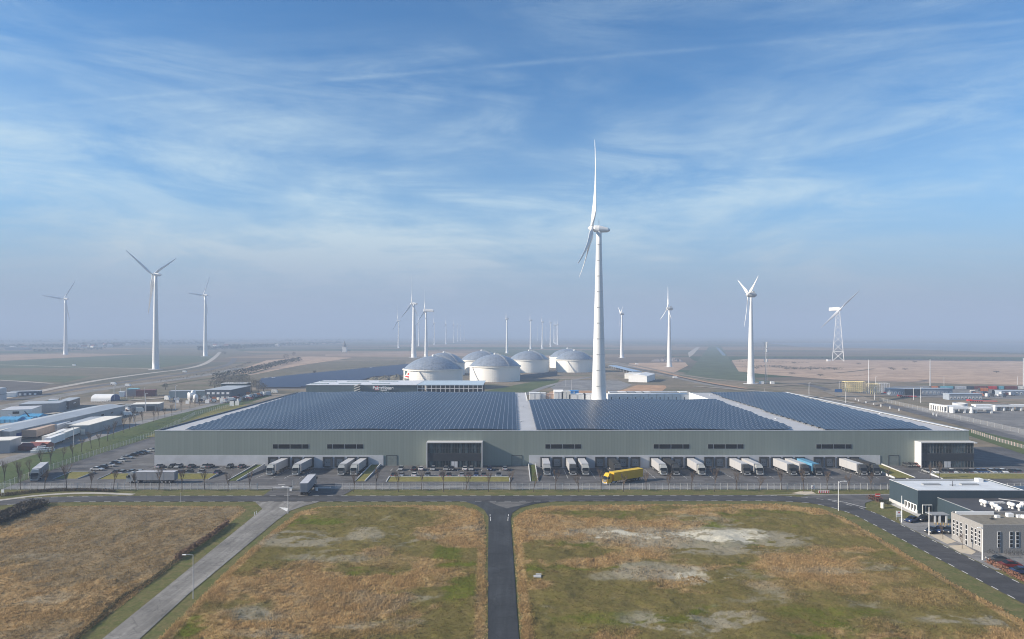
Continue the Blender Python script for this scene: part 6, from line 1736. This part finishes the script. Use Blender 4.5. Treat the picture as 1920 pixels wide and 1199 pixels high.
# bicycles rack (dark, low) at the lower right wall
def bicycle(px, py, rz, label):
    e = empty('bicycle', at(px, py, .1), rz, label, 'bicycle', 'bicycles by the brick office'); m = MB()
    for y in (-.5, .5):
        w = MB(); n = 14; pr = None
        for i in range(n+1):
            th = 2*math.pi*i/n; q = Vector((0, y+.33*math.cos(th), .34+.33*math.sin(th)))
            if pr: w.tube(pr, q, .03, .03, 4)
            pr = q
        w.build('wheel', m_black, e)
    m.tube((0,-.5,.34),(0,-.38,.95),.025,.025,5); m.tube((0,-.4,.85),(0,.1,.35),.025,.025,5); m.tube((0,.1,.35),(0,.25,.95),.025,.025,5); m.tube((0,.1,.35),(0,.5,.34),.025,.025,5); m.tube((0,-.4,.82),(0,.22,.82),.025,.025,5)
    m.build('frame', m_dark, e); m = MB(); m.tube((-.25,-.4,1.0),(.25,-.4,1.0),.02,.02,5); m.build('handlebar', m_dark, e); m = MB(); m.box(-.07,.07,.15,.38,.95,1.02); m.build('saddle', m_black, e)
for k, px in enumerate((1889,1896,1904,1911,1917)): bicycle(px, 1040, R(15), f'dark bicycle by the wall of the brick office, {ORD[k]} from the left')
bicycle(1858, 1038, R(80), 'single bicycle leaning near the office corner'); 

# ------------------------------------------------------------------ lamps, masts, signs
def lamp(px, py, ytop, arm, label, m=m_lgrey, r=.075, curved=False, grp='street lamps'):
    p = at(px, py, .05); h = (py-ytop)*p.y/F; e = empty('street_lamp', p, 0, label, 'street lamp', grp)
    q = MB(); q.tube((0,0,0),(0,0,h*.45),r*1.35,r*1.1,8); q.tube((0,0,h*.45),(0,0,h),r*1.1,r*.8,8); q.build('pole', m, e)
    if arm:
        a = MB()
        if curved:
            pr = Vector((0,0,h-.9))
            for k in range(1,7):
                t = k/6; c = Vector((arm*.55*(1-math.cos(t*math.pi/2)), 0, h-.9+.9*math.sin(t*math.pi/2))); a.tube(pr, c, r*.7, r*.7, 6); pr = c
            a.tube(pr, (arm,0,h+.05), r*.7, r*.6, 6)
        else: a.tube((0,0,h),(arm,0,h+.08),r*.7,r*.6,6)
        a.build('arm', m, e)
        s = 1 if arm > 0 else -1
        q = MB(); q.hexa([(arm-s*.15,-.14,h-.02),(arm+s*.65,-.1,h),(arm+s*.65,.1,h),(arm-s*.15,.14,h-.02),(arm-s*.15,-.12,h+.16),(arm+s*.6,-.06,h+.12),(arm+s*.6,.06,h+.12),(arm-s*.15,.12,h+.16)]); q.build('lamp_head', m_white, e)
    return e
lamp(362, 1123, 1041, -1.5, 'street lamp nearest the camera beside the side road', r=.06)
lamp(540, 963.5, 913, -1.2, 'street lamp at the mouth of the side road')
lamp(1572, 958, 903, 1.8, 'white street lamp with curved arm at the road bend', m_white, curved=True, r=.08)
lamp(339, 942, 924, None, 'short thin pole below the main road on the left', r=.05)
lamp(1691, 980, 930, None, 'white flagpole beside the white sign', m_white, r=.09, grp='white poles')
lamp(1742, 1004, 951, None, 'white flagpole between the parked cars and the brick office', m_white, r=.09, grp='white poles')
lamp(1842, 1050, 990, -.5, 'white lamp post at the corner of the brick office', m_white, r=.10)
far_l = [(1629,737,675,'tallest light mast in the yellow frame yard',.35),(1744,727.5,674,'tall light mast left of the orange container',.35),(1919,729,672,'tall light mast at the right edge',.35),(1642,738,707,'shorter light mast right of the tallest one',.2),
 (1770,724,706,'short light mast behind the pale blue container',.15),(1908,722,706,'short light mast far right',.15),(1573.5,735,716,'thin light pole before the yellow frames',.18),(1586,756,718,'light pole by the dark road on the right',.2),(1640,750,725,'light pole right of the sign by the dark road',.18),
 (1713,750.5,728,'left one of two light poles before the barracks',.2),(1726.5,755.5,727,'right one of two light poles before the barracks',.2),(1517,740,718,'light pole close behind the roof edge',.2),
 (273,772,738,'light pole behind the small white roofed shed',.2),(329,769,724,'light pole at the end of the slope road',.2),(214,752,723,'light pole right of the arched tent',.18),(225.5,744,728,'thin pole left of the white site cabin',.12),(237.5,750,727,'thin pole at the white site cabin',.12),(270.5,744,727,'thin pole before the red containers',.12),(114,757,744,'thin pole behind the grey flat hall',.12),
 (138,838,800,'light pole before the white trailers',.12),(250,792,778,'light pole with round top right of the cream roofed shed',.18),(1061,725,712,'thin lamp between the tank and the turbine',.12),(1072,735,712,'second thin lamp between the tank and the turbine',.12),(1434,735,728,'small pole behind the roof edge right of the turbine',.1)]
for px, py, yt, l, r in far_l: lamp(px, py, yt, None if r > .3 else (.9 if r > .15 else None), l, m_lgrey, r, grp='far light poles')

def board(px, py, w, h, z0, m, label, name='sign', cat='sign', rz=0, legs=True, extra=None, grp=None):
    e = empty(name, at(px, py, .05), rz, label, cat, grp)
    q = MB(); q.box(-w/2,w/2,-.04,.04,z0,z0+h); q.build('panel', m, e)
    if legs:
        for s in (-1, 1): q = MB(); q.box(s*w*.42-.04,s*w*.42+.04,.04,.12,0,z0+h*.9); q.build('leg', m_galv, e)
    if extra: extra(e)
    return e
def wsign(e):
    q = MB(); q.box(-.75,.75,-.06,-.04,.95,1.25); q.build('text_band', m_grey, e)
    q = MB(); q.face([(-.35,-.05,2.25),(.35,-.05,2.25),(0,-.05,1.75)][::-1]); q.face([(-.35,-.045,2.25),(.35,-.045,2.25),(0,-.045,1.75)]); q.build('emblem', m_red, e)
board(1685.5, 975, 1.6, 1.75, .75, m_white, 'white company sign board with a small red emblem before the blue grey hall', extra=wsign)
def rsign(e):
    q = MB(); q.box(-.7,.7,-.06,-.04,1.55,1.75); q.build('stripe', m_white, e)
board(1646, 939, 1.5, 1.1, 1.1, m_red, 'small red and white sign at the grass corner', extra=rsign)
def chev(e):
    q = MB()
    for s in (-1, 1):
        pts = [(-.28,1.35),(.0,1.35+s*.38),(.2,1.35+s*.38),(-.08,1.35)] if s > 0 else [(-.28,1.35),(-.08,1.35),(.2,.97),(.0,.97)]
        q.face([(x,-.06,z) for x, z in pts]); q.face([(x,-.055,z) for x, z in pts][::-1])
    q.build('chevron', m_red, e)
board(1524.5, 921.5, 1.15, 1.15, .8, m_white, 'square white chevron sign with a red arrow on the verge', extra=chev)
def bar(e):
    for k in range(5):
        for j in range(2): 
            q = MB(); x = -1.65+k*.74; q.box(x,x+.36,-.07,-.04,.16+j*.42,.16+j*.42+.30); q.build('red_block', m_red, e)
board(1545, 925.5, 3.5, .85, .12, m_white, 'low red and white barrier board on the verge', 'road_barrier', 'barrier', extra=bar)
board(5, 931, .9, 1.0, 1.2, m_white, 'small white sign at the left edge beside the cycle path', legs=True)
q = MB(); q.lathe([(.5,0),(.5,1.5),(.45,1.6)], n=10); tag(q.build('utility_post', m_cream, None, at(1654.5, 953)), 'short cream utility post in the grass corner', 'post')
for k, (px, py) in enumerate(((477,967),(480.5,965))):
    q = MB(); q.box(-.07,.07,-.07,.07,0,1.0); tag(q.build('marker_post', m_white, None, at(px, py)), ('left' if k == 0 else 'right') + ' one of two small marker posts at the side road mouth', 'marker post', 'marker posts')
for k, (px, py) in enumerate(((919,968),(919.5,973),(920,977),(953.5,968),(952.8,973),(952.5,977))):
    q = MB(); q.lathe([(.09,0),(.09,.45),(.02,.5)], n=6); tag(q.build('reflector_post', m_white, None, at(px, py, .1)), f'small reflector post on the {"left" if k < 3 else "right"} of the centre road, {ORD[k%3]} from the junction', 'reflector post', 'reflector posts')
for k, (px, py) in enumerate(((1604,751),(1610,753.5),(1624,757),(1638,760),(1652,763),(1669,767),(1686,771),(1750,779),(1756,781))):
    q = MB(); q.box(-.3,.3,-.2,.2,0,1.6); tag(q.build('road_bollard', m_white, None, at(px, py, .13)), f'white road bollard on the far right road, {ORD[k]} from the left', 'bollard', 'white bollards along the far right road')
e = empty('field_drain', at(1007.5,1085), 0, 'small grey concrete drain in the right plot', 'drain'); q = MB(); q.box(-.8,.8,-.5,.5,-.1,.55); q.box(-.3,.9,.5,.9,-.1,.75); q.build('block', m_concrete, e)
# poster boards in the left yard
for k, (px, py, w, h) in enumerate(sorted(((351,759,4,4),(388.5,758,5,4),(415,757,3.5,5.5),(434.5,763.5,5,6),(444.5,762,4.5,5.5),(333,757,3,3)))):
    board(px, py, w*.6, h*.6, .6, m_white, f'white notice board near the end of the slope fence, {ORD[k]} from left', grp='white notice boards')

# ------------------------------------------------------------------ containers, barracks, frames on the right
def container(px, py, ln, m, label, rz=0, h=2.9, cat='container', grp='shipping containers on the right', z=.15, name='shipping_container', w=2.5):
    e = empty(name, at(px, py, z), rz, label, cat, grp)
    q = MB(); q.box(0,ln,0,w,.1,h)
    n = int(ln/1.2)
    for k in range(n): q.box(ln*k/n+.1, ln*k/n+.55, -.06, 0, .3, h-.2)
    q.build('box', m, e)
    q = MB(); q.box(-.05,.15,-.1,w+.05,0,h+.02); q.box(ln-.15,ln+.05,-.1,w+.05,0,h+.02); q.build('corner_frame', m_dark if m not in (m_white,) else m_lgrey, e)
    d = MB(); d.box(ln+.05,ln+.1,.1,w-.1,.2,h-.1); d.build('door', m, e)
    return e
for px, ln, m, l in ((1745.5,7,m_orange,'short orange container left end of the far container row'),(1762,13,m_teal,'pale blue container in the far row'),(1789.5,11.5,m_lgrey,'light grey container in the far row'),(1813,6,m_dkblue,'short dark container in the far row'),
   (1826,12,m_maroon,'maroon container right of the short dark one'),(1852,9,m_red,'red container in the far row'),(1872,5.5,m_teal,'short pale teal container right of the red one'),(1884,12,m_maroon,'maroon container right of the short teal one'),(1908,12,m_cream,'cream container at the right edge')):
    container(px, 730.5, ln, m, l)
container(1837, 734, 8, m_orange, 'pale orange container standing before the red one')
for k, (px, ln, m) in enumerate(((1060,0,0),)): pass
def barrack(px0, px1, py, h, n, label, seed):
    a, b = at(px0, py, .15), at(px1, py, .15); e = empty('site_barracks', a, 0, label, 'cabin block', 'blue grey cabin blocks'); ln = b.x-a.x
    q = MB(); q.box(0,ln,0,8,0,h); q.build('wall', mat('barrack_wall',(0.26,0.30,0.35),.6), e); q = MB(); q.box(-.3,ln+.3,-.3,8.3,h,h+.3); q.build('roof', mat('barrack_roof',(0.36,0.41,0.47),.5), e)
    rng = random.Random(seed)
    for k in range(n):
        x = ln*(k+.5)/n; f = MB(); f.box(x-.9,x+.9,-.06,0,.9,2.6); fo = f.build('window', m_white, e); g = MB(); g.box(x-.6,x+.6,-.09,-.06,1.1,1.9); g.build('pane', m_glass, fo)
    return e
barrack(1668,1786,740.5,5.0,16,'longest blue grey cabin block with many white windows on the right',1)
barrack(1780,1842,750.5,4.6,9,'shorter blue grey cabin block in front of the longest one',2)
barrack(1878,1960,742,3.5,10,'low blue grey cabin block at the right edge',3)
for k, px in enumerate((1704,1719)):
    q = MB(); q.box(-3.6,3.6,-.8,0,0,5.0); tag(q.build('black_container_stack', m_dark, None, at(px, 741, .15)), ('left' if k == 0 else 'right') + ' one of two black box stacks before the longest cabin block', 'box stack', 'black box stacks')
def frames(px0, px1, py, h, m, nx, nz, label):
    a, b = at(px0, py, .15), at(px1, py, .15); e = empty('steel_frame', a, 0, label, 'steel frame', 'open steel frames'); ln = b.x-a.x; q = MB()
    for y in (0, 6):
        for i in range(nx+1): x = ln*i/nx; q.box(x-.13,x+.13,y-.12,y+.12,0,h)
        for j in range(1,nz+1): z = h*j/nz; q.box(0,ln,y-.1,y+.1,z-.18,z)
    for i in range(nx+1): x = ln*i/nx; q.box(x-.15,x+.15,.2,5.8,h-.3,h)
    q.build('frame', m, e)
m_py = mat('pale_yellow_steel', (0.72,0.60,0.30), .6)
frames(1585,1622,736,9.5,m_py,9,5,'pale yellow steel frame left of the tallest light mast'); frames(1632,1650,739,8.5,m_py,5,4,'smaller pale yellow steel frame right of the tallest light mast'); frames(1650,1668,737,8.5,m_lgrey,6,5,'light grey steel frame at the left of the cabin blocks')
def lowloader(px, py, ln, label):
    e = empty('low_loader', at(px, py, .15), R(-12), label, 'trailer', 'red low loaders'); q = MB(); q.box(0,ln,0,2.6,.9,1.3); q.box(0,3,0,2.6,1.3,2.0); q.build('deck', m_red, e)
    for k in range(6): w = MB(); w.tube((2+k*1.5,-.1,.5),(2+k*1.5,.3,.5),.5,.5,10); w.build('wheel', m_black, e)
lowloader(1658,739.5,17,'left red low loader before the steel frames'); lowloader(1684,745.5,14,'right red low loader before the steel frames'); lowloader(1815,754.5,20,'red low loader before the shorter cabin block')
# white concrete tower segments lying on the apron
def segment(px, py, ln, label, h=4.2, k=3, rz=0):
    e = empty('white_beam', at(px, py, .13), rz, label, 'concrete beam', 'white beams on the apron'); q = MB()
    q.box(0,ln,0,5,h-1.3,h); q.build('deck', m_white, e)
    for i in range(k+1):
        x = (ln-1.2)*i/k; s = MB(); s.box(x,x+1.2,.3,4.7,0,h-1.3); s.build('support', m_white, e)
def arch(px, py, label):
    e = empty('white_arch', at(px, py, .13), R(-25), label, 'precast arch', 'white arches on the apron'); s = MB()
    s.box(-1.1,-.7,0,2.4,0,4.6); s.box(.7,1.1,0,2.4,0,4.6); s.box(-.7,.7,0,2.4,3.6,4.6); s.build('frame', m_white, e); s = MB(); s.box(-.7,.7,.6,.8,0,.9); s.build('sill', m_white, e)
for k in range(7): arch(1747+k*4.3, 769.5+k*.7, f'white upright arch on the apron, {ORD[k]} from the left')
segment(1776,773,9,'short white beam right of the upright arches'); segment(1787,775,16,'white beam with two feet in front',3.8,2); segment(1822,775.5,14,'white beam right of the two footed one',3.8,1)
segment(1830,770,24,'long white beam farther back on the apron',3.8,4); segment(1866,770.5,36,'longest white beam at the right edge of the apron',3.8,6)
e = empty('round_segment', at(1800,768,.4), 0, 'round grey concrete ring behind the white beams', 'concrete ring'); q = MB(); q.lathe([(4.6,0),(4.6,4.4),(3.8,4.4),(3.8,3.6)], n=24, capt=False); q.lathe([(3.8,3.6),(.1,3.6)], n=24, capt=False); q.build('shell', m_lgrey, e)
board(1572, 745, 6, 2.6, 4, mat('road_sign_blue',(0.10,0.25,0.50),.5), 'blue road sign by the dark road on the right')

# white cabins, tents and trailers behind the roof notch
cols_ = [(993,750.5,8,5.5,m_white,0,'white trailer at the left end of the row behind the roof notch'),(1009,750,6,5,m_white,0,'second white trailer behind the roof notch'),(1024,750,6,4.4,mat('faded_brown',(0.40,0.28,0.22),.7),0,'faded brown crate behind the roof notch'),
 (1039,751,7,6.5,m_white,1.6,'white gabled cabin behind the roof notch'),(1053,751,7,6.8,m_cream,0,'tall cream container left of the blue one'),(1068,745,7.5,5,m_blue,0,'bright blue container left of the huge turbine foot'),(1067,751,13,4.6,m_white,0,'long white trailer before the bright blue container'),(1095,751,10,4.6,m_white,0,'white trailer touching the huge turbine foot')]
for px, py, ln, h, m, gb, l in cols_:
    p = at(px, py); e = empty('site_cabin', p, 0, l, 'cabin', 'white cabins and trailers behind the notch'); k = p.y/F
    q = MB(); q.box(0,ln,0,7,0,h); q.build('wall', m, e)
    q = MB()
    if gb: q.side([(-.2,h),(3.5,h+gb),(7.2,h)], -.2, ln+.2)
    else: q.box(-.15,ln+.15,-.15,7.15,h,h+.25)
    q.build('roof', m if m is not m_blue else m_blue, e)
    q = MB(); q.box(ln*.45,ln*.55,-.05,0,.3,h-.5); q.build('door', m_lgrey, e)
for k in range(10):
    px = 1140 + k*15.2; p = at(px, 751); e = empty('site_cabin', p, 0, f'white cabin right of the huge turbine foot, {ORD[k]} from the left in the front row', 'cabin', 'white cabins right of the turbine foot')
    q = MB(); q.box(0,6.1,0,9,0,4.6); q.build('wall', m_white, e); q = MB(); q.box(-.1,6.2,-.1,9.1,4.6,4.85); q.build('roof', m_white, e); q = MB(); q.box(2.4,3.0,-.05,0,.3,2.6); q.build('door', m_dark, e)
for k, (px, mm) in enumerate(((1143,m_zinc),(1161,m_white),(1176,m_zinc),(1191,m_white),(1205,m_white),(1221,m_zinc),(1238,m_zinc),(1256,m_zinc),(1275,m_white))):
    p = at(px, 745.5); e = empty('site_cabin', p, 0, f'{"white" if mm is m_white else "grey"} roofed cabin behind the notch, {ORD[k]} from left in the back row', 'cabin', 'white cabins right of the turbine foot')
    q = MB(); q.box(0,7.2,0,9,0,4.0); q.build('wall', m_cream, e); q = MB(); q.box(-.1,7.3,-.1,9.1,4.0,4.3); q.build('roof', mm, e)

# left yard clutter: trailers, tarpaulins, boats, tanks, scrap
def trailer(px0, py0, px1, py1, w, h, m, label, grp='white trailers in the left yard', name='box_trailer'):
    a, b = at(px0, py0, .15), at(px1, py1, .15); d = b-a; ln = d.length
    e = empty(name, a, math.atan2(d.y, d.x), label, 'trailer', grp)
    q = MB(); q.box(0,ln,0,w,.9,h); n = max(2, int(ln/3))
    for k in range(n+1): q.box(ln*k/n-.08, ln*k/n+.08, -.05, 0, .9, h)
    q.build('box', m, e); q = MB(); q.box(.3,ln-.3,.5,w-.5,.5,.9); q.build('chassis', m_dark, e)
    for x in (ln*.15, ln*.85): q = MB(); q.tube((x,0,.45),(x,.3,.45),.45,.45,10); q.build('wheel', m_black, e)
trailer(95,838,122,828,2.6,4.0,m_white,'front white trailer beside the embankment road'); trailer(90,834,120,823,2.6,4.0,m_cream,'second white trailer parked behind the front one')
trailer(122,826,150,815,2.6,3.8,m_cream,'cream trailer farther along the same line'); trailer(118,822,148,811,2.6,3.8,m_white,'white trailer behind the cream one'); trailer(128,818,160,807,2.6,3.8,m_white,'white trailer closest to the bright cream shed')
trailer(68,823,106,811,9,4.4,mat('tan_tarp',(0.46,0.34,0.26),.8),'large tan covered shed trailer beside the very long hall'); trailer(107,812,132,804,8,4.0,m_lgrey,'grey covered shed trailer right of the tan one')
def tarp(px, py, w, d, h, m, label, rz=0, name='tarpaulin_stack'):
    e = empty(name, at(px, py, .15), rz, label, 'tarpaulin', 'covered goods in the left yard'); q = MB()
    q.side([(0,0),(0,h*.6),(d*.5,h),(d,h*.6),(d,0)], 0, w); q.build('cover', m, e)
    q = MB()
    for k in range(4): q.tube((w*(k+.5)/4,-.05,0),(w*(k+.5)/4,-.05,h*.62),.06,.06,4)
    q.build('straps', m_dark, e)
m_bl = mat('bright_blue_tarp', (0.06,0.27,0.48), .5)
tarp(-6,794,12,8,3.5,m_bl,'blue tarpaulin at the left edge'); tarp(10,793,14,8,3.0,m_bl,'wide blue tarpaulin under the folded crane'); tarp(36,787,12,8,3.2,m_bl,'blue tarpaulin right of the folded crane')
tarp(34,845,9,6,3,m_maroon,'dark red covered stack in the left yard'); tarp(50,841,9,5,2.6,mat('rust_tarp',(0.30,0.12,0.09),.7),'rust coloured covered stack right of the dark red one'); tarp(24,841,7,4,2.4,m_lgrey,'grey covered stack left of the dark red one'); tarp(62,840,7,4,3.0,m_white,'white covered stack right of the rust coloured one')
for k, (x0,y0,x1,y1) in enumerate(((16,776,30,788),(28,781,38,786),(46,771,57,785))):
    a = at(x1,y1,1); b = Vector((sx(x0,a.y), a.y, sz(y0,a.y))); e = empty('folded_crane', (a.x,a.y,0), 0, f'{"left" if k==0 else "middle" if k==1 else "right"} folded crane boom over the blue tarpaulins', 'crane', 'folded cranes')
    q = MB(); q.tube((0,0,1.2), b-Vector((a.x,a.y,0)), .45,.25,6); q.build('boom', m_dark if k else m_lgrey, e); q = MB(); q.box(-1,1,-1,1,0,1.8); q.build('base', m_grey, e)
def boat(px, py, ln, label, rz=0):
    e = empty('boat', at(px, py, .2), rz, label, 'boat', 'boats stored in the left yard'); q = MB(); rr = []
    for t, w, z in ((0,.9,0),(.3,1.15,0),(.7,1.0,.05),(.92,.5,.25),(1,.05,.5)):
        rr.append([Vector((ln*t,-w*.4,.3+z)),Vector((ln*t,w*.4,.3+z)),Vector((ln*t,w,1.5+z*.6)),Vector((ln*t,-w,1.5+z*.6))])
    loft(q, rr); q.build('hull', m_white, e); q = MB(); q.side([(-.6,1.5),(-.5,2.3),(.5,2.3),(.6,1.5)], ln*.2, ln*.6); q.build('cabin', m_white, e); q = MB(); q.side([(-.62,1.8),(-.6,2.1),(.6,2.1),(.62,1.8)], ln*.25, ln*.62); q.build('cabin_window', m_glass, e)
boat(58,851,9,'white boat standing beside the embankment road',.3); boat(62,847,8,'second white boat behind the one beside the embankment road',.3); boat(9,744,8,'white boat left of the far left cabin'); boat(76,833,5,'small white boat before the white trailers',.2)
for px, py, r, h, l in ((358,756,1.6,7,'left slim white cylinder tank'),(362.5,755,1.6,8.5,'second slim white cylinder tank'),(367,757,1.6,6,'third slim white cylinder tank near the notice boards'),(355,752,1.3,6,'slim white tank behind the left one')):
    e = empty('cylinder_tank', at(px,py,.1), 0, l, 'tank', 'slim white tanks'); q = MB(); q.lathe([(r*.7,1),(r,1.2),(r,h),(r*.7,h+.6),(.1,h+.9)], n=14); q.build('shell', m_white, e, smooth=True)
    q = MB(); [q.box(math.cos(a)*r*.8-.1,math.cos(a)*r*.8+.1,math.sin(a)*r*.8-.1,math.sin(a)*r*.8+.1,0,1.3) for a in (0.8,2.4,3.9,5.5)]; q.build('support_frame', m_grey, e)
rj = random.Random(12)
spots = [(432+rj.random()*85, 742+rj.random()*15) for _ in range(46)] + [(186+rj.random()*55, 772+rj.random()*8) for _ in range(8)] + [(235+rj.random()*30, 765+rj.random()*9) for _ in range(14)] + [(300+rj.random()*40, 748+rj.random()*8) for _ in range(5)] + [(375+rj.random()*50, 748+rj.random()*8) for _ in range(12)] + [(1900-rj.random()*80, 738+rj.random()*8) for _ in range(18)]
palette = [('white',m_white),('black',m_dark),('grey',m_lgrey),('dark blue',m_dkblue),('rust red',m_maroon),('cream',m_cream),('white',m_white),('orange',m_orange)]
VC = {}; spots.sort()
for k, (px, py) in enumerate(spots):
    # keep the clutter on visible ground left of the roof edge
    if 432 < px < 520 and py > 757 - (px-432)*.18: py = 756 - (px-432)*.22
    c, m = palette[rj.randrange(len(palette))]; w, h = rj.uniform(2,5.5), rj.uniform(1.6,3.6)
    where = 'slate office' if 425 < px < 530 else 'small white roofed shed' if 180 < px < 270 else 'right cabin blocks' if px > 1000 else 'pale corrugated hall'
    e = empty('work_van', at(px, py, .2), rj.uniform(-.5,.5), f'{c} van or machine in the yard near the {where}, number {k+1} counted from the left of its yard', 'van', 'vans and machines in the yards')
    key = (c, where); VC[key] = VC.get(key, 0) + 1
    e['label'] = f'{c} machine near the {where}, {ORD[VC[key]-1]} such from left'
    q = MB(); q.side([(-1.0,.5),(-1.0,h),(1.0,h),(1.0,.5)], -w/2, w/2*.55); q.build('body', m, e)
    q = MB(); q.hexa([(w/2*.55,-.95,.5),(w/2,-.95,.5),(w/2,.95,.5),(w/2*.55,.95,.5),(w/2*.55,-.95,h*.85),(w/2*.8,-.9,h*.8),(w/2*.8,.9,h*.8),(w/2*.55,.95,h*.85)]); q.build('cab', m, e)
    for x in (-w*.3, w*.3): q = MB(); q.tube((x,-1.02,.4),(x,-.8,.4),.4,.4,8); q.build('wheel', m_black, e)
# vehicles on the far roads
for k, (px, py, c) in enumerate(((346,699,'white van on the highway below the embankment'),(213,722,'white van on the far left highway'),(139,686.5,'white tractor in the left field'),(1266,710,'white lorry on the road beyond the notch'),(240,725,'pale van near the highway bridge'),(1194,684,'small white van on the far right road'))):
    e = empty('van', at(px, py, .3), 0, c, 'van', 'vehicles on the far roads'); q = MB(); q.box(-2.6,1.6,-1,1,.4,2.6); q.build('body', m_white, e); q = MB(); q.hexa([(1.6,-1,.4),(2.8,-1,.4),(2.8,1,.4),(1.6,1,.4),(1.6,-1,2.4),(2.1,-.9,2.2),(2.1,.9,2.2),(1.6,1,2.4)]); q.build('cab', m_white, e)
    q = MB(); q.tube((-1.6,-1.02,.4),(-1.6,1.02,.4),.4,.4,8); q.build('wheel', m_black, e)
